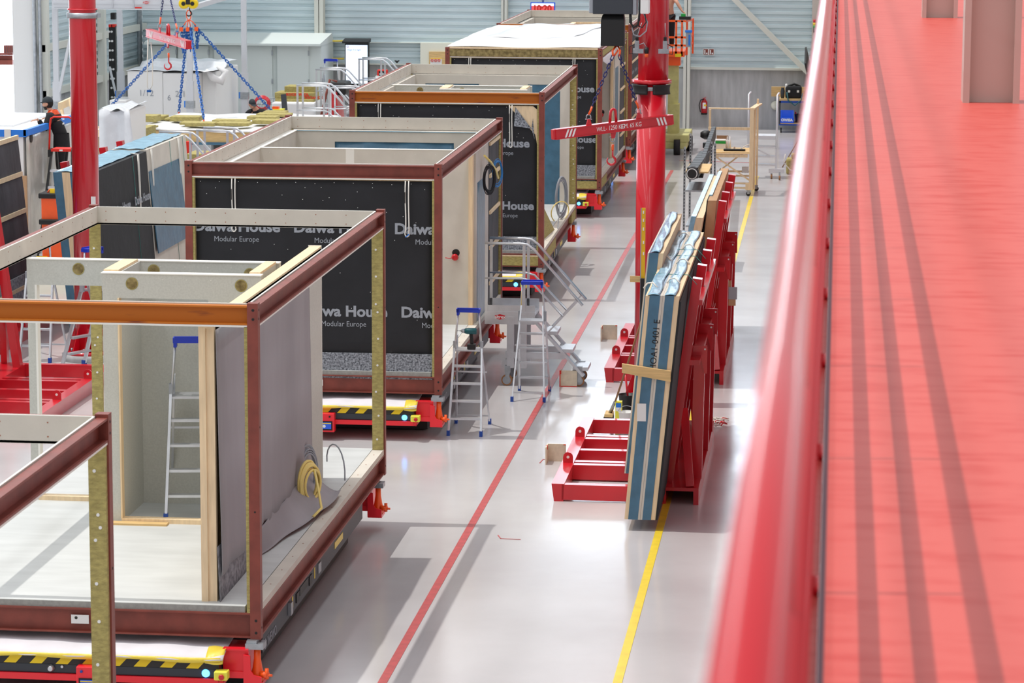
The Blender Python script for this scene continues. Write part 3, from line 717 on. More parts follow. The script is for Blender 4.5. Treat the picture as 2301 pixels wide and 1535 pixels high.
# module 5 extras: side sheet with battens, interior frame
B = LB(mods[5])
dk = B(MB().box(-0.12, -0.03, P_+0.03, L_-0.13, 0.24, 2.79), 'facade_panel', 'dark_membrane')
mb = MB()
for z in (0.35, 0.62, 1.08, 1.55, 2.02, 2.48): mb.box(-0.03, -0.008, P_+0.03, L_-0.14, z, z+0.05)
B(mb, 'battens', 'pine', dk)
mb = MB()
for z in (1.12, 1.60):
    for y in (0.3, 1.45, 2.6, 3.8): B(MB().text('Daiwa House', 0.15, (-0.027, y, z+0.14), (0, 1.0, 0), (0, 0, 1), 0.003), 'printed_lettering', 'lettering', dk)
B(MB().box(-W_+0.12, -0.13, 7.05, 7.2, ZF, 2.79).box(-W_+0.12, -W_+0.22, 0.25, 7.1, ZF, 2.79), 'lining_wall', 'board')
mb = MB()
for (x0, x1, y0, y1) in ((-2.9, -0.3, 1.0, 1.08), (-1.9, -1.78, 1.0, 4.8), (-0.8, -0.68, 1.0, 4.8), (-1.9, -0.68, 3.2, 3.3), (-1.9, -0.68, 4.72, 4.8)): mb.box(x0, x1, y0, y1, ZF, 2.80)
B(mb, 'stud_frame', 'pine'); B(MB().grid(lambda u, v: (-2.8+2.4*u, 1.2+2.2*v, 2.82+0.03*sin(20*u)*sin(9*v)), 20, 8, 0.004), 'plastic_film', 'shrink')
# lettering patches on module 4's side panel
# hanging slings on the black fronts
mz = MZ+2.78
for (u, v, l, y, lab, bl) in ((525, 405, 0.69, 37.40, 'white sling loop near the left end of the large black front', False), (915, 405, 0.72, 37.40, 'white sling loop with blue end near the right end of the large black front', True),
                   (853, 233, 0.75, 49.93, 'white sling over the left of the third black front', False), (1148, 233, 0.72, 49.90, 'white sling hanging at the right of the third black front', False),
                   (1056, 128, 0.7, 62.45, 'white sling at the left of the white-roofed module', False), (1290, 130, 0.7, 62.45, 'white sling at the right of the white-roofed module', False)):
    p = fy(u, v, y); sling(p.x, y-0.004, mz, l, lab, None, blue=bl)
# ================================================================== columns and crane
def column(name, label, x, y, top=12, strap_z=None):
    t = thing(name, label, 'column', (x, y, 0))
    mb = MB().lathe((0, 0, 0), [(0.198, 0.12), (0.198, top)], 40); mb.build('shaft', 'red_column', t, local=True)
    mb = MB().lathe((0, 0, 0), [(0.36, 0.10), (0.36, 0.14), (0.2, 0.14)], 36)
    for k in range(8):
        a = 2*pi*k/8+0.2; mb.poly([(0.19*cos(a), 0.19*sin(a), 0.14), (0.33*cos(a), 0.33*sin(a), 0.14), (0.2*cos(a), 0.2*sin(a), 0.5)], (-sin(a), cos(a), 0), 0.012)
    mb.build('base_plate', 'red_column', t, local=True)
    mb = MB().lathe((0, 0, 0), [(0.40, 0.0), (0.40, 0.10)], 36); mb.build('grout_ring', 'concrete_wall', t, local=True)
    mb = MB()
    for k in range(8):
        a = 2*pi*k/8; mb.cyl((0.29*cos(a), 0.29*sin(a), 0.14), (0.29*cos(a), 0.29*sin(a), 0.2), 0.018, 8)
    mb.build('anchor_bolts', 'galv', t, local=True)
    return t
cl = column('crane_column', 'left round red column with galvanised strap, behind the open front module', -11.10, 42.95, 12)
p = fy(214, 36, 42.75)
MB().lathe((0, 0, p.z-0.04), [(0.2, 0), (0.232, 0), (0.232, 0.08), (0.2, 0.08)], 36).m(0).box(0.2, 0.27, -0.02, 0.02, p.z-0.03, p.z+0.03).build('strap', 'galv', cl, local=True)
MB().lathe((0, 0, p.z+0.08), [(0.2, 0), (0.222, 0), (0.222, 0.02), (0.2, 0.02)], 36).build('collar', 'red_column', cl, local=True)
q = fy(247, 455, 42.75)
MB().box(0.12, 0.19, -0.175, -0.165, q.z-0.18, q.z+0.08).build('paper_tag', 'white', cl, local=True)
q = fy(247, 513, 42.75)
MB().box(0.125, 0.185, -0.20, -0.195, q.z-0.05, q.z+0.05).m(1).poly([(0.14, -0.202, q.z-0.02), (0.17, -0.202, q.z-0.02), (0.155, -0.202, q.z+0.02)], (0, 1, 0), 0.001).build('warning_sticker', ['yellow', 'black'], cl, local=True)
# right column: round below, faceted above a flange with black straps
t = column('crane_column', 'right round red column with black clamp band and sensors, beside the red line', -2.50, 40.2, fy(1483, 186, 40).z)
zt_ = fy(1483, 186, 40).z
mb = MB().lathe((0, 0, zt_-0.02), [(0.27, 0.0), (0.27, 0.05), (0.2, 0.05)], 10); mb.build('flange', 'red_column', t, local=True)
MB().lathe((0, 0, zt_+0.03), [(0.20, 0.0), (0.20, 4.0)], 7).build('upper_shaft', 'red_column', t, local=True)
MB().lathe((0.02, 0.08, zt_+0.03), [(0.20, 0.0), (0.20, 4.0)], 24).build('upper_shaft', 'red_column', t, local=True)
mb = MB()
for a0, a1 in ((-2.9, -1.72), (-1.45, -0.3)):
    vs = []
    def arc(u, v, a0=a0, a1=a1): a = a0+(a1-a0)*u; r = 0.262-0.012*sin(pi*v); return (r*cos(a), r*sin(a), zt_-0.03-0.13*v)
    mb.grid(arc, 12, 6, 0.02)
mb.build('rubber_band', 'black', t, local=True)
MB().lathe((0, 0, zt_-0.11), [(0.2, 0), (0.24, 0), (0.24, 0.05), (0.2, 0.05)], 30).build('strap', 'galv', t, local=True)
zs = fy(1483, 115, 40).z
for sx in (-1, 1):
    mb = MB().box(min(sx*0.10, sx*0.24), max(sx*0.10, sx*0.24), -0.26, -0.19, zs-0.03, zs+0.03).box(min(sx*0.16, sx*0.22), max(sx*0.16, sx*0.22), -0.25, -0.2, zs+0.03, zs+0.14)
    mb.m(1).box(min(sx*0.17, sx*0.21), max(sx*0.17, sx*0.21), -0.255, -0.2, zs+0.14, zs+0.19)
    mb.tube([(sx*0.21, -0.22, zs+0.1), (sx*0.29, -0.22, zs+0.06), (sx*0.29, -0.22, zs-0.04), (sx*0.2, -0.22, zs-0.03)], 0.006, 6)
    mb.m(0).tube([(sx*0.19, -0.22, zs+0.19), (sx*(0.13 if sx < 0 else 0.185), -0.22, zs+0.38)], 0.005, 6)
    mb.build('limit_switch', ['galv', 'black'], t, local=True)
MB().cyl((-0.06, -0.24, zs-0.03), (-0.06, -0.24, zs+0.05), 0.03, 12).m(1).cyl((-0.06, -0.24, zs-0.08), (-0.06, -0.24, zs-0.03), 0.026, 12).m(2).tube([(-0.06, -0.24, zs+0.05), (-0.1, -0.24, zs+0.11), (-0.17, -0.24, zs+0.08), (-0.19, -0.24, zs)], 0.006, 6).build('beacon', ['black', 'orange', 'grey_hose'], t, local=True)

def link(mb, a, b, flat, wd, r):
    # one oval chain link from a to b
    a = Vector(a); b = Vector(b); d = (b-a); L = d.length; d.normalize(); s_ = d.cross(flat).normalized()
    c = (a+b)/2; pts = []
    for k in range(10):
        th = 2*pi*k/10
        x = cos(th); y = sin(th)
        pts.append(c + d*((L/2-wd*0.5)*(1 if x > 0.05 else -1 if x < -0.05 else 0)+x*wd*0.5) + s_*(y*wd*0.5))
    mb.tube(pts, r, 5, closed=True)
def chain(mb, a, b, pitch=0.055, wd=0.034, r=0.0065):
    a = Vector(a); b = Vector(b); n = max(2, int((b-a).length/pitch)); d = (b-a)/n
    f1 = Vector((0, 1, 0.01)); dn_ = d.normalized(); f2 = dn_.cross(f1).normalized()
    for k in range(n):
        p_ = a+d*k; link(mb, p_-dn_*r*1.6, p_+d+dn_*r*1.6, f1 if k % 2 else f2, wd, r)
    return mb
def hook(mb, top, s_):
    top = Vector(top)
    pts = [top, top+Vector((0, 0, -0.5*s_))]
    for k in range(8): a = radians(60-k*40); pts.append(top+Vector((-0.10*s_, 0, -0.85*s_))+Vector((cos(a), 0, sin(a)))*0.33*s_)
    return mb.tube(pts, [0.06*s_, 0.07*s_]+[0.09*s_]*5+[0.07*s_, 0.05*s_, 0.03*s_], 8)
def shackle(mb, p, s_, flip=1):
    p = Vector(p)
    pts = [p+Vector((-0.5*s_, 0, 0))] + [p+Vector((-0.5*s_*cos(pi*k/8), 0, flip*(0.6*s_+0.5*s_*sin(pi*k/8)))) for k in range(9)] + [p+Vector((0.5*s_, 0, 0))]
    mb.tube(pts, 0.14*s_, 6); mb.cyl(p+Vector((-0.8*s_, 0, 0)), p+Vector((0.8*s_, 0, 0)), 0.13*s_, 8)
def spreader(name, label, a, b, chain_top, text=True, twisted=False, hook_dz=0.5):
    a = Vector(a); b = Vector(b); d = (b-a).normalized(); t = thing(name, label, 'lifting beam', (a+b)/2)
    hgt = (b-a).length*0.078; up = Vector((0, 0, 1)); sd_ = d.cross(up).normalized()
    mb = MB().bar(a+up*hgt*0.45, b+up*hgt*0.45, hgt*0.85, hgt*0.1).bar(a-up*hgt*0.45, b-up*hgt*0.45, hgt*0.85, hgt*0.1).bar(a+sd_*hgt*0.28, b+sd_*hgt*0.28, hgt*0.1, hgt*0.9).bar(a-sd_*hgt*0.2, b-sd_*hgt*0.2, hgt*0.1, hgt*0.9)
    beam = mb.build('beam', 'red_paint', t)
    mb = MB()
    fr = a+sd_*hgt*0.34; L = (b-a).length
    if text:
        mb.text('WLL- 1250 KG', hgt*0.62, fr+d*L*0.345-up*hgt*0.22, d*0.8, up)
        mb.text('E.M. 65 KG', hgt*0.62, fr+d*L*0.555-up*hgt*0.22, d*0.8, up)
    for s0 in (0.075, 0.885):
        for k in range(3):
            q = fr+d*(L*s0+hgt*0.38*k)-up*hgt*0.40; mb.poly([q, q+d*hgt*0.2, q+d*hgt*(0.5 if s0 < .5 else -0.1)+up*hgt*0.8, q+d*hgt*(0.3 if s0 < .5 else -0.3)+up*hgt*0.8], sd_, 0.002)
    mb.build('marking', 'letter_white', beam)
    # end cheeks with rings
    mb = MB()
    for e, dd in ((a, -d), (b, d)): mb.bar(e+dd*hgt*0.25, e-dd*hgt*0.1, hgt*0.5, hgt*0.95)
    mb.build('end_plate', 'red_paint', t)
    # centre eye, underside eye
    c = (a+b)/2; pts = [c-d*hgt*0.35+up*hgt*0.5] + [c+up*hgt*(1.4+0.35*sin(pi*k/6))-d*hgt*0.28*cos(pi*k/6) for k in range(7)] + [c+d*hgt*0.35+up*hgt*0.5]
    MB().tube(pts, hgt*0.14, 8).build('lifting_eye', 'red_paint', t)
    MB().poly([c-d*hgt*0.3-up*hgt*0.5, c+d*hgt*0.3-up*hgt*0.5, c+d*hgt*0.15-up*hgt*1.1, c-d*hgt*0.15-up*hgt*1.1], sd_, hgt*0.15).build('lower_lug', 'red_paint', t)
    mb = MB(); shackle(mb, c-up*hgt*1.0, hgt*0.42, -1); mb.build('shackle', 'galv', t)
    mb = MB(); mb.cyl(c-up*hgt*1.7, c-up*hgt*2.3, hgt*0.13, 8); mb.build('swivel', 'orange', t)
    mb = MB(); hook(mb, c-up*hgt*2.2, hgt*1.3); mb.build('hook', 'red_paint', t)
    ct = Vector(chain_top[0]); ct2 = Vector(chain_top[1])
    for k, (f_, top) in enumerate(((0.29, ct), (0.72, ct2))):
        q = a+(b-a)*f_+up*hgt*0.5
        MB().poly([q-d*hgt*0.3, q+d*hgt*0.3, q+d*hgt*0.12+up*hgt*0.6, q-d*hgt*0.12+up*hgt*0.6], sd_, hgt*0.12).build('chain_lug', 'red_paint', t)
        mb = MB(); shackle(mb, q+up*hgt*0.55, hgt*0.42); mb.build('shackle', 'galv', t)
        e = q+up*hgt*1.0; e2 = e+(top-e).normalized()*hgt*0.9
        MB().tube([e, e+(e2-e)*0.5+d*0.006, e2], hgt*0.11, 6).build('chain_coupling', 'orange', t)
        chain(MB(), e2, top).build('chain', 'dark_blue_chain', t)
    return t
yh = 38.4
a = fy(1246, 302, 38.0); b = fy(1506, 269, 38.9)
hb = fy(1383, 104, yh)
spreader('lifting_beam', 'red lifting beam with white load marking hanging in front of the right column', a, b, (hb+Vector((-0.03, 0, -0.12)), hb+Vector((0.05, 0, -0.12))))
# chain hoist above it
t = thing('chain_hoist', 'black electric chain hoist with cables hanging beside the right red column', 'hoist', (hb.x, yh, hb.z))
a = fy(1350, 33, yh); b = fy(1402, 104, yh)
mb = MB(); x0, x1, z0, z1 = a.x, b.x, b.z, a.z
mb.hexa([(x0, yh, z0), (x1, yh, z0), (x1, yh+0.22, z0), (x0, yh+0.22, z0), (x0, yh, z1-0.07), (x1, yh, z1-0.07), (x1, yh+0.22, z1-0.07), (x0, yh+0.22, z1-0.07)])
mb.hexa([(x0, yh, z1-0.07), (x1, yh, z1-0.07), (x1, yh+0.22, z1-0.07), (x0, yh+0.22, z1-0.07), (x0+0.02, yh+0.05, z1), (x1-0.01, yh+0.05, z1), (x1-0.01, yh+0.2, z1), (x0+0.02, yh+0.2, z1)])
mb.build('chain_box', 'black', t, bevel=0.008)
a = fy(1333, -40, yh); b = fy(1422, 32, yh)
MB().box(a.x, b.x, yh-0.05, yh+0.3, b.z, a.z).m(1).box(a.x-0.05, a.x+0.02, yh-0.03, yh+0.27, b.z+0.01, a.z).box(b.x-0.01, b.x+0.05, yh-0.03, yh+0.27, b.z-0.01, a.z).build('motor_body', ['agv_dark', 'grey_hose'], t, bevel=0.01)
a = fy(1440, -30, yh); b = fy(1460, 31, yh)
MB().box(a.x, b.x-0.01, yh-0.05, yh+0.2, b.z, a.z).build('junction_box', 'white', t, bevel=0.01)
mb = MB()
for (pts, r) in ((((1437, -20), (1437, 30), (1434, 55), (1424, 62), (1416, 50), (1416, 30)), 0.014), (((1452, -10), (1436, 20), (1437, 45), (1430, 60), (1419, 55), (1418, 32)), 0.010), (((1449, 30), (1452, 50), (1443, 62), (1434, 58)), 0.008)):
    mb.tube([fy(u, v, yh-0.02) for u, v in pts], r, 8)
mb.build('power_cable', 'black_rubber', t)
mb = MB().tube([fy(u, v, yh) for u, v in ((1446, 30), (1455, 50), (1452, 70), (1438, 82), (1424, 78), (1420, 62))], 0.008, 6)
mb.build('air_hose', 'grey_hose', t)
MB().tube([(hb.x+0.01+0.03*k, yh+0.1, hb.z-0.0-0.04*k) for k in (0, 1)]+[(hb.x-0.02, yh+0.02, hb.z-0.13)], 0.012, 6).tube([(hb.x+0.0, yh+0.1, hb.z), (hb.x-0.04, yh+0.02, hb.z-0.06), (hb.x-0.03, yh, hb.z-0.13)], 0.014, 6).tube([(hb.x+0.02, yh+0.1, hb.z), (hb.x+0.06, yh+0.02, hb.z-0.06), (hb.x+0.05, yh, hb.z-0.13)], 0.014, 6).build('master_link', 'orange', t)

# ================================================================== red panel racks
def rack():
    t = thing('panel_rack', 'x', 'panel rack', (0, 0, 0), 0)
    B = lambda mb, n, m_, par=t: mb.build(n, m_, par, local=True)
    # x: 0 = open long side, 1.7 = far long side with the leaning frames; y: 0..4.3
    mb = MB()
    mb.hexa([(0.03, 0, 0), (0.14, 0, 0), (0.14, 4.3, 0), (0.03, 4.3, 0), (0, 0, 0.21), (0.15, 0, 0.21), (0.15, 4.3, 0.21), (0, 4.3, 0.21)])
    B(mb, 'long_beam', 'red_paint')
    B(MB().box(1.30, 1.72, 0, 4.3, 0.16, 0.2).box(1.66, 1.72, 0, 4.3, 0.0, 0.16).box(1.30, 1.34, 0, 4.3, 0.0, 0.16), 'long_beam', 'red_paint')
    mb = MB()
    for y in (0, 1.18, 1.36, 2.1, 2.85, 3.03, 4.18): B(MB().box(0.12, 1.32, y, y+0.12, 0.02, 0.2), 'cross_beam', 'red_paint')
    for y in (1.25, 2.93):
        mb = MB(); pr = [(0.02, y, 0.14), (0.14, y, 0.14), (0.14, y, 0.28)]+[(0.08+0.06*cos(pi*k/6), y, 0.28+0.06*sin(pi*k/6)) for k in range(1, 6)]+[(0.02, y, 0.28)]
        mb.poly(pr, (0, 1, 0), 0.02).m(1).cyl((0.08, y-0.003, 0.28), (0.08, y+0.023, 0.28), 0.018, 10); mb.build('lifting_lug', ['red_paint', 'white'], t, local=True)
    for y in (0.35, 1.55, 2.95, 4.1):
        B(MB().bar((1.34, y, 0.18), (1.66, y, 2.62), 0.11, 0.16, (0, 1, 0)), 'leaning_upright', 'red_paint')
    B(MB().box(1.60, 1.72, 0.35, 4.1, 2.3, 2.36), 'tie_beam', 'red_paint')
    for y in (0.7, 2.4, 3.7):
        mb = MB().bar((1.66, y, 0.18), (1.68, y, 1.68), 0.13, 0.13, (0, 1, 0)); b = B(mb, 'brace_post', 'red_paint')
        mb = MB().poly([(1.52, y-0.08, 1.78), (1.77, y-0.08, 1.78), (1.77, y-0.08, 1.45), (1.74, y-0.08, 1.45), (1.70, y-0.08, 1.62), (1.52, y-0.08, 1.66)], (0, 1, 0), 0.015).m(1).cyl((1.745, y-0.082, 1.74), (1.745, y-0.06, 1.74), 0.012, 8)
        mb.build('gusset', ['red_paint', 'white'], b, local=True)
    for y in (0.05, 2.0): B(MB().bar((1.62, y, 0.2), (1.52, y+0.4, 1.05), 0.09, 0.09, (0, 1, 0)), 'strut', 'red_paint')
    B(MB().box(1.58, 1.70, 0.3, 4.0, 1.60, 1.66), 'tie_beam', 'red_paint')
    return t
rk1 = rack(); rk1.location = (-3.22, 33.75, 0); tag(rk1, 'nearest red steel rack, carrying the blue-wrapped wall panels', 'panel rack', 'red racks for wall panels')
rk2 = copy_tree(rk1); rk2.location = (-3.25, 41.95, 0); tag(rk2, 'second red steel rack behind the near one, with chipboard piece on the floor beside it', 'panel rack', 'red racks for wall panels')
rk3 = copy_tree(rk1); rk3.location = (-10.3, 41.35, 0); rk3.rotation_euler.z = pi; tag(rk3, 'empty red steel rack seen through the open front module at left', 'panel rack', 'red racks for wall panels')
rk4 = copy_tree(rk1); rk4.location = (-11.75, 47.5, 0); rk4.rotation_euler.z = pi; tag(rk4, 'red rack under the battened black panel at the far left edge', 'panel rack', 'red racks for wall panels')
rk5 = copy_tree(rk1); rk5.location = (-10.7, 50.6, 0); rk5.rotation_euler.z = pi; tag(rk5, 'red rack holding the blue and black panels behind the left column', 'panel rack', 'red racks for wall panels')

def lean(mb, xb0, xb1, xt0, xt1, y0, y1, zb, zt):
    return mb.hexa([(xb0, y0, zb), (xb1, y0, zb), (xb1, y1, zb), (xb0, y1, zb), (xt0, y0, zt), (xt1, y0, zt), (xt1, y1, zt), (xt0, y1, zt)])
def wrapped_panel(label, xb, xt, layers, y0, y1, zb, zt, group=None, tabs=()):
    # layers: (part name, material, from, to) across the thickness, bottom x range xb, top x range xt
    t = thing('prefab_facade', label, 'wall panel', ((xb[0]+xb[1])/2, y0, zb), 0, group)
    for (n, m_, f0, f1, ins, top) in layers:
        l = lambda r, f: r[0]+(r[1]-r[0])*f
        mb = MB(); lean(mb, l(xb, f0), l(xb, f1), l(xt, f0), l(xt, f1), y0+ins, y1-ins, zb, zt+top)
        mb.build(n, m_, t)
    return t
g1 = 'wall panels leaning on the red racks'
L0 = [('timber_edge', 'pine', 0.0, 0.30, 0, 0), ('film_wrap', 'blue_film', 0.24, 0.86, -0.006, 0.006), ('board_edge', 'board', 0.84, 1.0, -0.004, 0.004)]
L1 = [('board_edge', 'board', 0.0, 0.14, -0.004, 0.004), ('film_wrap', 'blue_film', 0.12, 0.62, -0.006, 0.006), ('timber_edge', 'pine', 0.60, 0.90, 0, 0), ('membrane', 'black_membrane', 0.88, 1.0, -0.005, -0.06)]
pA = wrapped_panel('left half of the nearest pair of blue-wrapped wall panels, timber edge on its left', (-2.26, -2.085), (-2.05, -1.86), L0, 32.3, 38.2, 0.13, 2.66, g1)
pB = wrapped_panel('right half of the nearest pair of blue-wrapped panels, handwriting on its film', (-2.083, -1.89), (-1.858, -1.655), L1, 32.3, 38.2, 0.13, 2.66, g1)
pC = wrapped_panel('taller blue-wrapped panel to the left and behind the nearest pair', (-2.42, -2.24), (-2.17, -1.985), [('board_edge', 'board', 0, 0.12, 0, 0), ('film_wrap', 'blue_film', 0.1, 0.7, -0.005, 0.005), ('timber_edge', 'pine', 0.68, 1, 0, 0)], 34.5, 38.6, 0.2, 2.85, g1)
MB().text('HOA1-0401 E', 0.10, (-1.93, 32.29, 1.82), (0.075, 0, 0.99), (-0.99, 0, 0.075), 0.0).build('handwriting', 'black', pB)
# film on the top faces, bunched with white loops
mb = MB()
for (x0, x1, z) in ((-2.03, -1.90, 2.668), (-1.84, -1.72, 2.668)):
    mb.grid(lambda u, v, x0=x0, x1=x1, z=z: (x0+(x1-x0)*v+0.012*sin(22*u), 32.28+5.9*u, z+0.012*abs(sin(19*u+3*v))), 60, 4, 0.003)
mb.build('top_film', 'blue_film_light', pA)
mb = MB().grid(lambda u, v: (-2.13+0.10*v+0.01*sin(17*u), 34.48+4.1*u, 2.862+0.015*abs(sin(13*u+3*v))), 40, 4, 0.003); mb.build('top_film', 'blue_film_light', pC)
for (x, y) in ((-2.03, 32.9), (-1.80, 33.3), (-2.0, 35.2), (-1.78, 35.0), (-1.78, 36.4), (-1.9, 37.6)):
    MB().tube([(x-0.08, y, 2.66), (x-0.04, y+0.04, 2.71), (x+0.02, y+0.03, 2.72), (x+0.08, y-0.04, 2.67)], 0.010, 6).build('sling_loop', 'sling', pA)
mb = MB()
for y in (34.0, 35.7, 36.3): mb.tube([(-2.06, y, 2.675), (-1.66, y-0.05, 2.675), (-1.55, y-0.3, 2.60)], 0.004, 5)
mb.build('packing_string', 'string_green', pA)
MB().box(-2.13, -2.03, 32.288, 32.294, 1.25, 1.45).build('barcode_label', 'white', pA)
tag(MB().hexa([(-2.30, 32.24, 1.80), (-1.76, 32.24, 1.71), (-1.76, 32.285, 1.71), (-2.30, 32.285, 1.80), (-2.30, 32.24, 1.90), (-1.76, 32.24, 1.83), (-1.76, 32.285, 1.83), (-2.30, 32.285, 1.90)]).build('cross_plank', 'plank'), 'short knotty plank nailed across the end of the nearest panel pair', 'plank')
# panels on the second rack
wrapped_panel('blue-topped timber panel on the second rack, the one nearer the shelving', (-2.45, -2.22), (-1.99, -1.84), [('film_wrap', 'blue_film_light', -0.1, 0.35, -0.004, 0.02), ('timber_edge', 'pine', 0.3, 1, 0, 0)], 41.6, 47.5, 0.2, 2.45, g1)
wrapped_panel('brown-edged panel with three dark holes on the second rack next to its uprights', (-2.05, -1.86), (-1.82, -1.68), [('membrane', 'black_membrane', 0, 0.12, 0, 0), ('board', 'cardboard', 0.1, 1, 0, 0), ('film_wrap', 'blue_film_light', 0.05, 0.4, 0.6, 0.02)], 42.3, 47.0, 0.2, 2.62, g1)
# left panels
t = thing('prefab_facade', 'black battened panel with white printed name leaning at the far left edge', 'wall panel', (-13.0, 43.5, 0.3), 0, g1)
lean(MB(), -13.1, -12.9, -13.35, -13.15, 40.5, 46.6, 0.3, 2.98).build('membrane', 'dark_membrane', t)
mb = MB()
for k in range(5):
    f_ = 0.115+0.22*k; x = -12.9-0.25*f_; z = 0.3+2.68*f_; mb.box(x-0.02, x+0.025, 40.5, 46.55, z, z+0.07)
mb.build('battens', 'pine', t)
lean(MB(), -12.9, -12.875, -12.95, -12.925, 40.5, 46.55, 0.3, 0.85).build('felt_strip', 'felt_grey', t)
MB().text('Daiwa House', 0.30, (-13.07, 45.0, 2.06), (0, 1.0, 0), (-0.093, 0, 1), 0.008).build('printed_lettering', 'lettering', t); MB().text('Modular Europe', 0.15, (-13.05, 45.3, 1.83), (0, 1.0, 0), (-0.093, 0, 1)).build('printed_lettering', 'lettering', t)
t = thing('prefab_facade', 'blue-wrapped panel stack behind the left red column, black sheet on its side', 'wall panel', (-11.5, 44.5, 0.2), 0, g1)
for (n, m_, f0, f1) in (('film_wrap', 'blue_film', 0, 0.22), ('timber_edge', 'pine', 0.22, 0.42), ('film_wrap', 'blue_film', 0.42, 0.62), ('board_edge', 'board', 0.62, 0.72), ('film_wrap', 'blue_film', 0.72, 0.85), ('membrane', 'black_membrane', 0.85, 1.0)):
    xb, xt = (-11.78, -11.20), (-12.0, -11.37); l = lambda r, f: r[0]+(r[1]-r[0])*f
    lean(MB(), l(xb, f0), l(xb, f1), l(xt, f0), l(xt, f1), 44.45, 48.0, 0.2, 2.66).build(n, m_, t)
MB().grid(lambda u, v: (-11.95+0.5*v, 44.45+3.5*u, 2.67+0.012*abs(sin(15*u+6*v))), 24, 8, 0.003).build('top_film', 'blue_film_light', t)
MB().text('Daiwa House', 0.19, (-11.265, 45.35, 1.90), (0, 1.05, 0), (-0.07, 0, 1), 0.005).text('Daiwa House', 0.19, (-11.265, 46.75, 1.90), (0, 1.05, 0), (-0.07, 0, 1), 0.005).text('Modular Europe', 0.10, (-11.26, 47.1, 1.73), (0, 1, 0), (-0.07, 0, 1)).text('Daiwa House', 0.19, (-11.21, 47.0, 0.72), (0, 1.05, 0), (-0.07, 0, 1), 0.005, (0, 0.85)).build('printed_lettering', 'lettering', t)
t2 = thing('prefab_facade', 'pale board panel with blue film window beside the second module left edge', 'wall panel', (-11.5, 48.1, 0.2), 0, g1)
lean(MB(), -11.75, -11.20, -11.97, -11.37, 48.02, 51.0, 0.2, 2.68).build('board_face', 'board', t2)
mb = MB(); lean(mb, -11.205+0.0, -11.19, -11.35, -11.335, 48.05, 50.35, 0.95, 2.32); mb.build('window_film', 'blue_film', t2)
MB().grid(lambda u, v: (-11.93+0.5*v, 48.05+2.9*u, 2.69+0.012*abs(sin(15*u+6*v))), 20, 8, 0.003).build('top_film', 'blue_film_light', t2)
mb = MB()
for y in (47.0, 49.7, 50.7): mb.tube([(-11.36, y, 2.68), (-11.185, y, 0.25)], 0.004, 5)
mb.build('packing_string', 'string_green', t2)
def sling_on(y, l, lab):
    tt = thing('lifting_sling', lab, 'sling', (-11.36, y, 2.66-l)); tt.rotation_euler.z = pi/2
    MB().tube([(-0.03, -0.02, l+0.02), (-0.035, -0.04, l*0.5), (-0.02, -0.05, 0.03), (0, -0.05, 0), (0.02, -0.05, 0.03), (0.03, -0.04, l*0.5), (0.03, -0.02, l+0.02), (0.0, 0.1, l+0.03), (-0.03, -0.02, l+0.02)], 0.011, 6).build('webbing', 'sling', tt, local=True)
sling_on(47.3, 0.9, 'white sling hanging over the black printed sheet behind the left column'); sling_on(48.25, 0.6, 'white sling hanging at the joint between black sheet and blue window'); sling_on(50.3, 0.6, 'white sling with blue tag over the pale board panel')

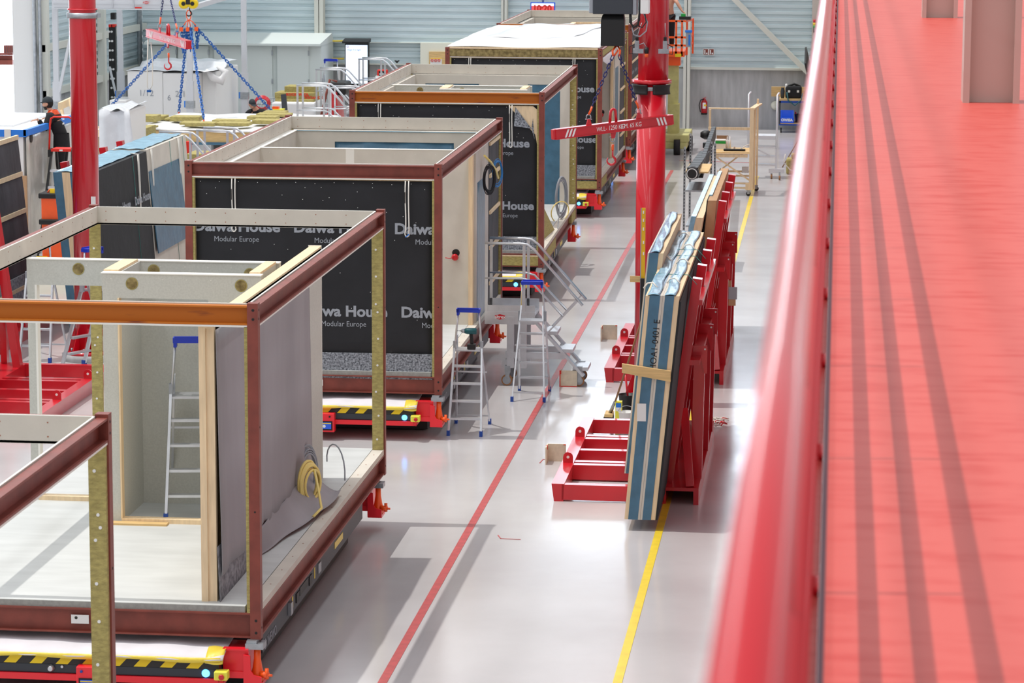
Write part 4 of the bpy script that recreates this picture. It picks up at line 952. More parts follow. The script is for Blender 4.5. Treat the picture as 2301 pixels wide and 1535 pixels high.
# ================================================================== aluminium stair platform and stepladders
def stair_platform():
    t = thing('stair_platform', 'x', 'stair platform', (0, 0, 0), 0)
    B = lambda mb, n, m_='alu', par=t: mb.build(n, m_, par, local=True)
    W, D, H = 0.72, 0.60, 1.05
    d = B(MB().box(0, W, 0, D, H-0.04, H).box(0, W, -0.02, 0, H-0.16, H+0.02).box(0, W, D, D+0.02, H-0.16, H+0.02).box(0, W, 0, 0.012, H, H+0.11).box(0, W, D-0.012, D, H, H+0.13), 'deck')
    for x in (0.12, W-0.02):
        for y in (0.0, D): B(MB().box(x+0.2 if x < .3 else x-0.2, (x+0.2 if x < .3 else x-0.2)+0.10, y-0.03, y+0.03, 0.26, H-0.05), 'leg')
    B(MB().box(0.3, 1.15, -0.02, 0.03, 0.40, 0.49).box(0.3, 1.15, D-0.03, D+0.02, 0.40, 0.49).box(0.3, 0.36, 0, D, 0.30, 0.38), 'base_beam')
    for y in (0.03, D-0.03):
        B(MB().bar((W-0.05, y, H-0.06), (1.42, y, 0.16), 0.035, 0.13, (0, 1, 0)), 'stringer')
    for k in range(3):
        z = H-0.26-0.255*k; x = W+0.10+0.22*k; B(MB().box(x, x+0.22, 0.04, D-0.04, z-0.05, z).m(0), 'step')
    for (x, y) in ((0.33, 0.0), (0.33, D), (1.36, 0.06), (1.36, D-0.06)):
        mb = MB().box(x-0.04, x+0.04, y-0.035, y+0.035, 0.19, 0.29).box(x-0.03, x+0.03, y-0.03, y-0.025, 0.06, 0.2).box(x-0.03, x+0.03, y+0.025, y+0.03, 0.06, 0.2); f = B(mb, 'castor', 'galv')
        B(MB().cyl((x-0.01, y-0.022, 0.082), (x-0.01, y+0.022, 0.082), 0.08, 18), 'wheel_tyre', 'pine_knot', f); B(MB().cyl((x-0.01, y-0.026, 0.082), (x-0.01, y+0.026, 0.082), 0.06, 18), 'wheel', 'grey_hose', f)
    for y in (0.0, D):
        rail = [(0, y, H+1.0), (0.5, y, H+1.0), (0.60, y, H+0.99), (0.70, y, H+0.92), (1.40, y, H+0.13)]
        B(MB().tube(rail, 0.02, 10), 'handrail'); mid = [(0.0, y, H+0.5), (0.55, y, H+0.5), (0.65, y, H+0.47), (1.12, y, H-0.03)]
        B(MB().tube(mid, 0.016, 8), 'midrail')
        for x in (0.02, 0.56): B(MB().box(x-0.02, x+0.02, y-0.012, y+0.012, H-0.15, H+0.99), 'rail_post')
    for y in (0.0, D): B(MB().bar((0.86, y, H-0.32), (1.33, y, H+0.19), 0.02, 0.05, (0, 1, 0)), 'rail_brace')
    mb = MB(); mb.poly([(0.22+0.085*cos(a)*1.0, -0.022, H-0.055+0.04*sin(a)) for a in [pi/6+k*pi/3 for k in range(6)]], (0, 1, 0), 0.003)
    b = mb.build('brand_plate', 'red_paint', t, local=True); MB().text('altrex', 0.065, (0.145, -0.0255, H-0.075), (1, 0, 0), (0, 0, 1), 0.001).build('plate_lettering', 'letter_white', b, local=True)
    return t
sp = stair_platform(); sp.location = (-4.93, 41.50, 0); tag(sp, 'aluminium stair platform on castors at the right side of the second module', 'stair platform', 'aluminium stair platforms')
def stepladder():
    t = thing('stepladder', 'x', 'stepladder', (0, 0, 0), 0)
    B = lambda mb, n, m_='alu', par=t: mb.build(n, m_, par, local=True)
    H = 1.62
    def fx(z): return 0.215-0.05*z/H
    def fyy(z): return 0.36*z/1.1 if z < 1.1 else 0.36+0.06*(z-1.1)
    for s_ in (-1, 1):
        B(MB().bar((s_*fx(0), 0, 0.02), (s_*fx(1.12), 0.36, 1.12), 0.025, 0.05, (0, 1, 0)), 'front_stile')
        B(MB().tube([(s_*fx(1.0), 0.33, 1.02), (s_*0.16, 0.37, 1.3), (s_*0.135, 0.38, H)], 0.014, 8), 'hand_stile')
        B(MB().bar((s_*0.225, 0.88, 0.02), (s_*0.15, 0.40, 1.28), 0.02, 0.04, (0, 1, 0)), 'rear_stile')
        for (x, y) in ((s_*fx(0), 0), (s_*0.225, 0.88)): B(MB().box(x-0.02, x+0.02, y-0.03, y+0.03, 0, 0.07), 'foot_cap', 'blue_foot')
        B(MB().box(s_*fx(1.1)-0.016, s_*fx(1.1)+0.016, 0.33, 0.39, 1.06, 1.20), 'hinge', 'grey_hose')
    for k in range(4):
        z = 0.22*(k+1)+0.0; y = 0.36*z/1.12; B(MB().box(-fx(z), fx(z), y-0.01, y+0.07, z-0.02, z+0.005), 'step')
    B(MB().box(-0.165, 0.165, 0.30, 0.56, 1.07, 1.09), 'platform')
    for z in (0.12, 0.75): B(MB().bar((-0.22, 0.88-0.38*z, z), (0.22, 0.88-0.38*z, z), 0.012, 0.02), 'rear_brace')
    B(MB().box(-0.155, 0.155, 0.33, 0.44, H-0.04, H+0.005).box(-0.14, 0.14, 0.33, 0.35, H, H+0.02).box(-0.15, -0.12, 0.33, 0.44, H-0.08, H), 'tool_tray', 'blue_plastic')
    B(MB().box(0.148, 0.152, 0.365, 0.39, 1.25, 1.48), 'warning_label', 'yellow')
    return t
sl = stepladder(); gl = 'aluminium stepladders with blue trays'
def put(o, x, y, rz, lab, z=0, sc=1.0, g=gl, cat='stepladder'):
    o.location = (x, y, z); o.rotation_euler.z = rz; o.scale = (sc,)*3; tag(o, lab, cat, g); return o
put(sl, -4.73, 37.62, 0.0, 'stepladder with a cordless drill on it, beside the second module corner')
put(copy_tree(sl), -4.17, 41.1, pi, 'stepladder seen from behind, in front of the aluminium stair platform')
s3 = put(copy_tree(sl), 0, 0, 0.15, 'stepladder standing in the niche of the open front module', MZ+ZF, 1.1)
q = fz(430, 1152, MZ+ZF); s3.location.x = -6.33; s3.location.y = 28.35
q = fz(88, 808); put(copy_tree(sl), -11.83, 42.55, 0.0, 'stepladder seen through the doorway opening behind the front module', 0, 1.1)
q = fz(138, 820); put(copy_tree(sl), -11.15, 42.2, -pi/2-0.5, 'pale stepladder turned sideways left of the red column base', 0, 1.12)
# cordless drill on the first ladder's platform
t = thing('cordless_drill', 'dark green cordless drill standing on the stepladder platform', 'drill', (-4.70, 37.98, 1.12))
t.rotation_euler.z = 0.0
p0 = t.location; z = 1.095; t.location.z = z
t.scale = (1.35, 1.35, 1.35)
MB().box(-0.03, 0.05, -0.035, 0.035, 0, 0.05).build('battery', 'black', t, local=True, bevel=0.006)
MB().bar((0.015, 0, 0.05), (0.005, 0, 0.15), 0.032, 0.04, (0, 1, 0)).build('grip', 'black_rubber', t, local=True, bevel=0.006)
MB().tube([(0.06, 0, 0.175), (0.055, 0, 0.175), (-0.03, 0, 0.175), (-0.055, 0, 0.175)], [0.02, 0.032, 0.032, 0.024], 14).build('motor_housing', 'teal', t, local=True)
MB().tube([(-0.055, 0, 0.175), (-0.08, 0, 0.175), (-0.095, 0, 0.175)], [0.022, 0.02, 0.01], 12).tube([(-0.095, 0, 0.175), (-0.13, 0, 0.175)], 0.004, 6).build('chuck', 'galv', t, local=True)

# chipboard corner boards on the floor
for (u0, v0, u1, rz, lab, full) in ((1230, 1040, 1272, 0, 'nearest chipboard corner board standing on the floor left of the near rack', 0), (1260, 869, 1297, 0, 'chipboard corner board with full red outline at the stair platform foot', 1), (1353, 765, 1388, 0, 'farthest chipboard corner board on the open floor left of the second rack', 0)):
    a = fz(u0, v0); b = fz(u1, v0-(4 if full == 0 else 0)); wd = b.x-a.x; h = wd*1.0
    t = thing('corner_board', lab, 'corner board', ((a.x+b.x)/2, a.y, 0), 0, 'chipboard corner boards on the floor')
    o_ = 0.10 if not full else 0.0
    MB().box(a.x, b.x, a.y+o_, a.y+o_+0.015, 0, h).build('back_board', 'osb', t); MB().box(a.x-0.015, a.x, a.y-0.14 if not full else a.y-0.02, a.y+0.115, 0, h).build('side_board', 'osb', t)
    mb = MB().box(b.x-0.03, b.x, a.y+0.097, a.y+0.1, h-0.012, h) if not full else MB().box(a.x, b.x, a.y-0.006, a.y, 0, 0.012).box(a.x-0.017, a.x-0.002, a.y-0.023, a.y-0.019, 0, h)
    mb.box(a.x-0.018, a.x+0.006, a.y-0.02, a.y-0.0, h-0.05, h+0.002)
    mb.build('red_marking', 'red_edge', t)
# hand broom, bucket, boxes behind the near rack
t = thing('broom', 'wooden-handled floor broom leaning against the blue-wrapped panels', 'broom', tuple(fz(1368, 945)))
a = t.location.copy(); b = Vector((-2.42, 37.6, 1.62))
MB().tube([a+Vector((0.03, 0, 0.09)), a+(b-a)*0.3+Vector((0.02, 0, 0.05)), b], 0.014, 8).build('handle', 'brown_wood', t)
MB().box(a.x-0.05, a.x+0.06, a.y-0.15, a.y+0.15, 0.07, 0.11).build('head', 'plank', t); MB().box(a.x-0.06, a.x+0.06, a.y-0.15, a.y+0.15, 0, 0.07).build('bristles', 'black_rubber', t)
MB().tube([a+Vector((0.01, 0, 0.1)), a+(b-a)*0.15+Vector((0.015, 0, 0.05))], 0.02, 8).build('socket', 'galv', t)
q = fz(1409, 925)
t = thing('bucket', 'black bucket with a red-handled tool behind the panels of the near rack', 'bucket', q)
MB().lathe(q, [(0.09, 0), (0.12, 0.24), (0.128, 0.24), (0.11, 0.235), (0.085, 0.02)], 20).build('body', 'black', t); MB().tube([q+Vector((0.02, 0, 0.1)), q+Vector((-0.03, 0.05, 0.5))], 0.014, 8).build('tool_handle', 'red_paint', t)
q = fz(1390, 951)
t = thing('packet', 'yellow upright carton with blue and white label behind the near rack', 'carton', q)
MB().box(q.x-0.045, q.x+0.045, q.y-0.04, q.y+0.04, 0, 0.30).build('box', 'yellow_box', t); MB().box(q.x-0.035, q.x+0.035, q.y-0.044, q.y-0.04, 0.17, 0.22).m(1).box(q.x-0.035, q.x+0.035, q.y-0.044, q.y-0.04, 0.22, 0.28).build('label', ['white', 'blue_tape'], t)
q = fz(1408, 955)
t = thing('bucket', 'translucent white bucket behind the near rack below the black one', 'bucket', q)
MB().lathe(q, [(0.09, 0), (0.11, 0.18), (0.115, 0.18), (0.1, 0.17), (0.085, 0.02)], 20).build('body', 'white', t); MB().tube([q+Vector((0.11*cos(pi*k/8), 0, 0.18+0.08*sin(pi*k/8))) for k in range(9)], 0.004, 6).build('handle', 'grey_hose', t)
# spirit level standing against the panels
a = Vector((-2.50, 38.75, 0.1)); b = Vector((-2.47, 38.9, 2.88))
t = thing('spirit_level', 'tall yellow spirit level standing upright before the right red column', 'spirit level', fy(1445, 850, 38.9))
t.location = (-2.5, 38.9, 0)
q0 = fy(1441, 467, 38.9); q1 = fy(1451, 467, 38.9)
MB().box(q0.x, q1.x, 38.86, 38.9, 1.0, q0.z).build('body', 'level_yellow', t)
MB().box(q0.x-0.004, q0.x+0.008, 38.858, 38.902, 1.0, q0.z).build('edge_rail', 'grey_hose', t)
mb = MB()
for v in (477, 495, 515, 545, 570): e = fy(1446, v, 38.86); mb.box(e.x-0.008, e.x+0.008, 38.852, 38.86, e.z-0.02, e.z+0.02)
mb.build('vials', 'white', t)
mb = MB().box(q0.x+0.005, q1.x-0.002, 38.80, 38.86, 0.0, 1.95); mb.build('rubber_strap', 'black_rubber', t)
# plank end sticking out behind the column
a = fy(1416, 620, 38.95); tag(MB().box(a.x, a.x+0.22, 38.92, 38.95, a.z-0.08, a.z+0.0).build('plank_end', 'plank'), 'short timber batten sticking out left of the tall panel', 'batten')
# mop on the floor at right of the near rack
q = fz(1612, 953); mb = MB(); rn = random.Random(4)
for k in range(26):
    c = q+Vector((rn.uniform(-0.1, 0.1), rn.uniform(-0.18, 0.18), 0.02+rn.random()*0.03)); a_ = rn.uniform(0, pi)
    mb.m(k % 2).tube([c+Vector((0.07*cos(a_), 0.07*sin(a_), 0)), c+Vector((0, 0, 0.02)), c-Vector((0.07*cos(a_+.5), 0.07*sin(a_+.5), 0))], 0.009, 5)
o = mb.build('cleaning_cloth', ['red_paint', 'sling']); tag(o, 'tangled red and cream rope strands on the floor right of the near rack', 'rope'); o['kind'] = 'stuff'
# paper documents on second rack
q = fy(1645, 640, 42.2)
t = thing('document_pouch', 'grey and orange document sheets fixed to the second rack', 'documents', (-1.50, 42.5, 1.1))
a = fy(1637, 645, 42.6); b = fy(1656, 673, 42.6)
MB().box(a.x, b.x, 42.6, 42.604, b.z, a.z).build('grey_sheet', 'grey_hose', t)
a = fy(1637, 630, 42.62); b = fy(1643, 646, 42.62); c = fy(1653, 687, 42.62); d = fy(1637, 670, 42.62)
MB().box(a.x, b.x, 42.61, 42.614, b.z, a.z).box(d.x, c.x, 42.61, 42.614, c.z, d.z).build('orange_sheet', 'cardboard', t)

# ---------------- cables
def coil(name, label, cat, c, rad, rtube, m_, n, axis='y', drop=0, tail=None):
    t = thing(name, label, cat, c); mb = MB(); rn = random.Random(len(label))
    for k in range(n):
        o1, o2 = rn.uniform(-1, 1)*rtube*2.2, rn.uniform(-1, 1)*rtube*2; rr = rad*(1+rn.uniform(-0.12, 0.12)); e = rn.uniform(0.9, 1.15)
        pts = []
        for j in range(24):
            a_ = 2*pi*j/24; x = rr*cos(a_); z = rr*e*sin(a_)*(1+drop)
            pts.append((c[0]+(x if axis == 'y' else o1+0.35*x), c[1]+(o1 if axis == 'y' else x*0.9), c[2]+z+o2))
        mb.tube(pts, rtube, 7, closed=True)
    mb.build('coil', m_, t)
    if tail: MB().tube(tail, rtube, 7).build('loose_end', m_, t)
    return t
c = fy(704, 1118, 29.0)
coil('hose_coil', 'yellow hose coil hanging at the foot of the grey sheet in the front module', 'hose', (-5.22, 29.0, 1.13), 0.17, 0.014, 'yellow_hose', 8, 'x', 0.05, [(-5.18, 29.0, 1.28), (-5.1, 28.75, 1.15), (-5.04, 28.6, 0.98), (-5.1, 28.45, 0.92)])
coil('cable_coil', 'grey cable coil hanging behind the yellow hose coil', 'cable', (-5.31, 29.3, 1.18), 0.18, 0.008, 'grey_hose', 12, 'x', 0.3, [(-5.33+0.13*(1-cos(pi*k/10)), 30.6-0.04*k, 1.05+0.28*sin(pi*k/10)-0.12*k/10) for k in range(11)])
c = fy(1105, 404, 41.9); X_ = -5.0+0.03
coil('cable_coil', 'black and green cable coil on the side of the second module', 'cable', (X_, 42.35, fy(1107, 404, 42.35).z), 0.16, 0.007, 'black_rubber', 10, 'x', 0.2)
coil('cable_coil', 'bright blue wire coil on the side of the second module', 'cable', (X_+0.01, 43.3, fy(1118, 390, 43.3).z), 0.15, 0.005, 'blue_cable', 9, 'x', 0.2)
tag(MB().tube([(X_-0.03, 42.0, fy(1100, 350, 42.0).z), (X_+0.02, 42.4, fy(1104, 365, 42.4).z), (X_+0.03, 43.0, fy(1113, 385, 43.0).z), (X_+0.03, 43.2, fy(1115, 400, 43.2).z)], 0.016, 8).build('conduit', 'yellow_hose'), 'cream conduit coming out of the second module side above the coils', 'conduit')
q = fz(1240, 462, MZ+ZF)
coil('cable_coil', 'grey cable bundle above the wool slab in the third module', 'cable', (-5.06, 54.6, 1.28), 0.22, 0.008, 'grey_hose', 12, 'x', 0.5, [(-5.05, 54.2, 1.2), (-5.0, 53.6, 1.1), (-4.97, 53.0, 0.88)])
coil('hose', 'single yellow hose loop lying at the open side of the third module', 'hose', (-5.05, 54.5, 1.02), 0.4, 0.011, 'yellow_hose', 1, 'x', -0.5)
o = MB().hexa([(-5.30, 51.2, 0.875), (-5.08, 51.2, 0.875), (-5.02, 52.9, 0.875), (-5.28, 52.9, 0.875), (-5.34, 51.2, 1.5), (-5.26, 51.2, 1.5), (-5.2, 52.2, 1.46), (-5.3, 52.2, 1.46)]).build('insulation_slab', 'rockwool'); tag(o, 'mineral wool slab leaning inside the open side of the third module', 'insulation slab')
# ================================================================== background left
rk4.location.x = -12.5
def bt(name, label, cat, r, y, dep, m_, z0=None, group=None, bevel=0.01, par=None):
    mb = pb(MB(), r[0], r[1], r[2], r[3], y, dep, z0)
    if par: return mb.build(name, m_, par, bevel=bevel)
    return tag(mb.build(name, m_, bevel=bevel), label, cat, group)
# tall wrapped box with blue tape
t = thing('wrapped_crate', 'tall foil-wrapped crate with blue tape along its top edge at the far left', 'crate', (-15.8, 54.3, 0))
zt2 = 2.58
MB().box(-17.2, -14.72, 52.5, 56.0, 0.05, zt2).build('board_body', 'white', t)
MB().grid(lambda u, v: (-14.66+0.01*sin(30*u), 52.52+3.4*u, 0.1+(zt2-0.12)*v), 16, 10, 0.01).build('bubble_foil', 'bubble', t)
mb = MB().box(-17.25, -14.65, 52.46, 52.5, zt2-0.12, zt2+0.01).box(-14.7, -14.62, 52.46, 56.0, zt2-0.10, zt2+0.015); mb.build('blue_tape', 'blue_tape', t)
MB().box(-17.2, -15.1, 53.2, 56.0, zt2, zt2+0.03).build('top_foil', 'shrink', t)
for x in (-16.9, -15.05): MB().box(x, x+0.12, 52.44, 52.455, zt2-0.36, zt2+0.02).build('white_tape', 'sling', t)
MB().box(-14.75, -14.66, 52.44, 52.5, 0.2, 1.75).build('corner_strip', 'cardboard', t)
MB().lathe((-14.64, 52.78, 2.42), [(0.09, -0.003), (0.09, 0.004)], 18, 'x').build('hand_hole', 'black', t)
MB().box(-16.5, -15.2, 52.44, 52.47, 0.4, 2.05).build('door_panel', 'board_edge', t)
# orange cabinet with bin trays
x0 = fy(92, 450, 51.3).x; x1 = fy(137, 450, 51.3).x; zz = lambda v, y=51.3: fy(100, v, y).z
t = thing('tool_cart', 'orange tool cart with black trays left of the blue-wrapped stack', 'tool cart', ((x0+x1)/2, 51.5, 0))
MB().box(x0, x1, 51.3, 51.7, zz(580)*0+0.35, zz(441)).build('body', 'orange', t, bevel=0.02)
MB().box(x0-0.04, x1+0.03, 51.26, 51.75, zz(446), zz(434)).build('top_tray', 'black', t, bevel=0.02)
MB().box(x0-0.03, x1+0.05, 51.22, 51.7, zz(504), zz(492)).build('middle_tray', 'black', t, bevel=0.02)
MB().box(x0-0.1, x1+0.1, 51.1, 51.8, 0.0, 0.30).m(1).box(x0-0.05, x0+0.15, 51.09, 51.1, 0.36, 0.46).build('base', ['olive_paint', 'yellow'], t)
MB().tube([(x0+0.1, 51.4, zz(434)), (x0+0.12, 51.45, zz(428)), (x1-0.1, 51.45, zz(428)), (x1-0.08, 51.4, zz(434))], 0.015, 8).m(1).box(x1-0.2, x1-0.12, 51.3, 51.34, zz(434), zz(424)).build('carry_handle', ['orange', 'yellow'], t)
# stepladder with red guard rail + person
PX_, PY_ = -14.18, 54.35
t = thing('platform_ladder', 'black and red platform stepladder the man in black stands on', 'stepladder', (PX_, 53.5, 0))
zs2 = fy(140, 334, 53.2).z
for s_ in (-1, 1):
    MB().bar((PX_+s_*0.34, 52.5, 0), (PX_+s_*0.19, 53.2, zs2), 0.035, 0.07, (0, 1, 0)).build('front_stile', 'black', t)
    MB().bar((PX_+s_*0.34, 54.6, 0), (PX_+s_*0.19, 53.5, zs2-0.05), 0.035, 0.06, (0, 1, 0)).build('rear_stile', 'black', t)
    MB().box(PX_+s_*0.22-0.03, PX_+s_*0.22+0.03, 53.12, 53.2, zs2-0.15, zs2-0.02).build('hinge_joint', 'black', t)
for k in range(6):
    z = zs2*(k+1)/7.3; f_ = z/zs2; hw = 0.34-0.15*f_; MB().box(PX_-hw, PX_+hw, 52.5+0.7*f_-0.03, 52.5+0.7*f_+0.05, z-0.03, z+0.01).build('step', 'alu_plain', t)
MB().box(PX_-0.19, PX_+0.19, 53.12, 53.5, zs2-0.05, zs2).m(1).box(PX_-0.03, PX_+0.03, 53.115, 53.12, zs2-0.04, zs2-0.01).build('platform', ['red_edge', 'white'], t)
zr = fy(140, 263, 53.2).z
MB().tube([(PX_-0.25, 53.2, zs2-0.12), (PX_-0.22, 53.2, zr-0.15), (PX_-0.2, 53.2, zr-0.03), (PX_-0.14, 53.2, zr), (PX_+0.14, 53.2, zr), (PX_+0.2, 53.2, zr-0.04), (PX_+0.22, 53.2, zr-0.15), (PX_+0.21, 53.2, zs2+0.2), (PX_+0.24, 53.2, zs2-0.12)], 0.018, 10).build('guard_rail', 'red_edge', t)

# ---- people (skin-modifier bodies baked to meshes)
def skin_mesh(name, chains, m_, parent, root=0, sub=2):
    # chains: list of lists of (x,y,z,rx,ry); points are welded by position
    me = bpy.data.meshes.new(name); ids = {}; vs = []; es = []; rad = []
    for ch in chains:
        prev = None
        for (x, y, z, a, b) in ch:
            k = (round(x, 4), round(y, 4), round(z, 4))
            if k not in ids: ids[k] = len(vs); vs.append((x, y, z)); rad.append((a, b))
            if prev is not None: es.append((prev, ids[k]))
            prev = ids[k]
    me.from_pydata(vs, es, []); ob = bpy.data.objects.new(name, me); COL.objects.link(ob)
    md = ob.modifiers.new('s', 'SKIN'); md.use_smooth_shade = True
    for i, sv in enumerate(me.skin_vertices[0].data): sv.radius = rad[i]; sv.use_root = (i == root)
    ob.modifiers.new('u', 'SUBSURF').levels = sub
    dg = bpy.context.evaluated_depsgraph_get(); out = bpy.data.meshes.new_from_object(ob.evaluated_get(dg))
    bpy.data.objects.remove(ob); out.materials.clear(); out.materials.append(M[m_])
    out.polygons.foreach_set('use_smooth', [True]*len(out.polygons)); out.name = name
    o = bpy.data.objects.new(name, out); COL.objects.link(o); o.parent = parent
    return o
def hand_chains(w, d, up, s_=1.0, curl=0.35):
    w = Vector(w); d = Vector(d).normalized(); sd_ = d.cross(Vector(up)).normalized(); n = sd_.cross(d).normalized(); out = []
    palm = w+d*0.05*s_
    for k, (off, ln) in enumerate(((-0.03, 0.065), (-0.01, 0.078), (0.01, 0.074), (0.03, 0.058))):
        b = w+d*0.085*s_+sd_*off*s_
        p1 = b+d*ln*0.5*s_-n*0.008; p2 = b+d*ln*0.9*s_-n*ln*curl
        out.append([(*w, 0.028, 0.02), (*palm, 0.04, 0.016), (*b, 0.011, 0.011), (*p1, 0.0095, 0.0095), (*p2, 0.008, 0.008)])
    tb = w+d*0.035*s_-sd_*0.035*s_; out.append([(*palm, 0.04, 0.016), (*tb, 0.013, 0.013), (*(tb+d*0.03-sd_*0.02), 0.011, 0.011), (*(tb+d*0.055-sd_*0.025-n*0.01), 0.009, 0.009)])
    return out
def head(parent, c, yaw, tilt, cap_m='cap', s_=1.0):
    # head centre c, facing yaw (0 = -y), pitch tilt downwards; returns after adding cap, ears, eyes
    R_ = Matrix.Translation(c) @ Matrix.Rotation(yaw, 4, 'Z') @ Matrix.Rotation(tilt, 4, 'X') @ Matrix.Scale(s_, 4)
    def put_(mb, n, m_): mb.v = [tuple(R_ @ Vector(q)) for q in mb.v]; return mb.build(n, m_, parent)
    def skull(u, v):
        a = 2*pi*u; ph = pi*v; x = 0.078*sin(ph)*cos(a); y = 0.098*sin(ph)*sin(a); z = 0.118*cos(ph)
        if z < -0.02: k = 1-0.30*min(1, (-0.02-z)/0.1); x *= k; y = y*k-0.012*(1-k)
        if y < -0.05 and abs(x) < 0.02 and -0.045 < z < 0.012: y -= 0.018*(1-abs(x)/0.02)
        if y < -0.04 and -0.075 < z < -0.055: y -= 0.005
        return (x, y, z)
    h = put_(MB().grid(skull, 32, 24), 'head', 'skin')
    mb = MB()
    for s2 in (-1, 1): mb.lathe((s2*0.078, 0.01, -0.01), [(0.012, -0.012), (0.03, 0), (0.02, 0.01)], 10, 'x')
    put_(mb, 'ears', 'skin')
    mb = MB()
    for s2 in (-1, 1): mb.lathe((s2*0.03, -0.088, 0.008), [(0.004, -0.006), (0.011, 0), (0.004, 0.008)], 8, 'y')
    put_(mb, 'eyes', 'hair')
    put_(MB().grid(lambda u, v: (0.081*sin(pi*(0.28+0.5*v))*cos(pi*(u*1.0)), 0.004+0.101*sin(pi*(0.28+0.5*v))*sin(pi*u), 0.12*cos(pi*(0.28+0.45*v))), 20, 10, 0.002), 'hair', 'hair')
    if tilt < 0.3: put_(MB().grid(lambda u, v: ((0.066-0.018*v)*cos(pi+pi*u)*1.04, (0.088-0.02*v)*sin(pi+pi*u)*1.0-0.004, -0.052-0.062*v), 16, 6, 0.004), 'beard', 'hair')
    def capf(u, v):
        a = 2*pi*u; ph = pi*0.52*v; return (0.088*sin(ph)*cos(a), 0.108*sin(ph)*sin(a)+0.004, 0.03+0.105*cos(ph))
    cp_ = put_(MB().grid(capf, 28, 12, 0.0), 'cap', cap_m)
    put_(MB().grid(lambda u, v: (0.075*cos(pi+pi*u)*(1+0.0*v), -0.06+(0.055+0.075*v)*sin(pi+pi*u), 0.045-0.02*v), 16, 5, 0.006), 'cap_peak', cap_m)
    return h
def person_ladder():
    hz = fy(112, 232, 54.35)          # head centre
    px, py, pz = hz.x+0.02, 54.2, hz.z
    t = thing('person', 'man in black work clothes and cap standing on a stepladder by the wrapped crate', 'person', (px+0.2, py, pz-1.5))
    f0 = pz-1.60
    hip = (px+0.24, py, f0+0.93); ch = (px+0.12, py, f0+1.27); nk = (px+0.04, py, f0+1.46)
    body = []
    torso = [(*hip, 0.15, 0.13), (px+0.20, py, f0+1.08, 0.145, 0.12), (*ch, 0.165, 0.125), (px+0.07, py, f0+1.38, 0.13, 0.10), (*nk, 0.055, 0.055), (px+0.0, py, f0+1.54, 0.05, 0.05)]
    sh1 = (px+0.06, py-0.17, f0+1.36); sh2 = (px+0.10, py+0.17, f0+1.36)
    hl = fy(82, 277, 53.75)
    el1 = (px-0.02, py-0.30, f0+1.12); w1 = (hl.x+0.03, 53.80, zt2+0.09)
    el2 = (px-0.06, py+0.28, f0+1.14); w2 = (hl.x+0.10, 54.25, zt2+0.09)
    arms = []
    for sh, el, w_ in ((sh1, el1, w1), (sh2, el2, w2)):
        arms.append([(px+0.07, py, f0+1.38, 0.13, 0.10), (*sh, 0.075, 0.075), ((sh[0]+el[0])/2, (sh[1]+el[1])/2, (sh[2]+el[2])/2, 0.06, 0.06), (*el, 0.048, 0.048), ((el[0]+w_[0])/2, (el[1]+w_[1])/2, (el[2]+w_[2])/2, 0.045, 0.045), (*w_, 0.028, 0.028)])
    legs = []
    for s_ in (-1, 1):
        legs.append([(*hip, 0.15, 0.13), (hip[0], py+s_*0.10, f0+0.84, 0.105, 0.105), (hip[0]-0.02, py+s_*0.12, f0+0.47, 0.068, 0.068), (hip[0]+0.03, py+s_*0.12, f0+0.08, 0.048, 0.048), (hip[0]-0.12, py+s_*0.12, f0+0.04, 0.045, 0.035)])
    hands = hand_chains(w1, (-1, -0.15, -0.12), (0, 0, 1)) + hand_chains(w2, (-1, 0.1, -0.12), (0, 0, 1))
    skin_mesh('body', [[(x, y, z, a*.8, b*.8) if i < 4 else (x, y, z, a, b) for i, (x, y, z, a, b) in enumerate(torso)]]+[[(x, y, z, a*.8, b*.8) if i < 4 else (x, y, z, a, b) for i, (x, y, z, a, b) in enumerate(c)] for c in arms]+[[(x, y, z, a*.8, b*.8) for (x, y, z, a, b) in c] for c in legs]+hands, 'skin', t).location = -Vector(t.location)
    g_ = lambda ch, k: [(x, y, z, a+k, b+k) for (x, y, z, a, b) in ch]
    skin_mesh('work_shirt', [g_(torso[:4], 0.014)+[(nk[0], nk[1], nk[2]-0.02, 0.07, 0.068)]]+[g_(a, 0.014) for a in arms], 'black_cloth', t).location = -Vector(t.location)
    skin_mesh('trousers', [g_(l[:4], 0.016) for l in legs]+[[(*hip, 0.168, 0.148), (hip[0]-0.01, py, f0+1.0, 0.16, 0.138)]], 'black_cloth', t).location = -Vector(t.location)
    for l in legs:
        p_ = l[3]; MB().tube([(p_[0]+0.07, p_[1], f0+0.05), (p_[0], p_[1], f0+0.06), (p_[0]-0.16, p_[1], f0+0.04)], [0.05, 0.058, 0.045], 12).build('shoe', 'black_rubber', t)
    MB().grid(lambda u, v: (px+0.08+0.13*cos(2*pi*u)*(0.6+0.4*v), py+0.17*sin(2*pi*u)*(0.42+0.58*v), f0+1.495-0.085*v), 24, 5, 0.004).build('orange_yoke', 'orange', t)
    mb = MB().box(px+0.27, px+0.275, py-0.06, py+0.07, f0+1.30, f0+1.325).box(px+0.275, px+0.28, py-0.08, py+0.04, f0+1.22, f0+1.25); mb.build('shirt_print', 'letter_white', t)
    head(t, Vector((px-0.02, py, pz+0.005)), -pi/2-0.15, 0.12)
    MB().grid(lambda u, v: (hip[0]-0.01+(0.155-0.01*v)*cos(2*pi*u), py+(0.185-0.015*v)*sin(2*pi*u), f0+0.78+0.27*v), 24, 6, 0.0).build('waistband', 'black_cloth', t)
    # step he stands on
    return f0
f0 = person_ladder()
MB().box(PX_-0.25, PX_+0.25, 53.45, 54.75, f0-0.04, f0).build('standing_step', 'black', t)
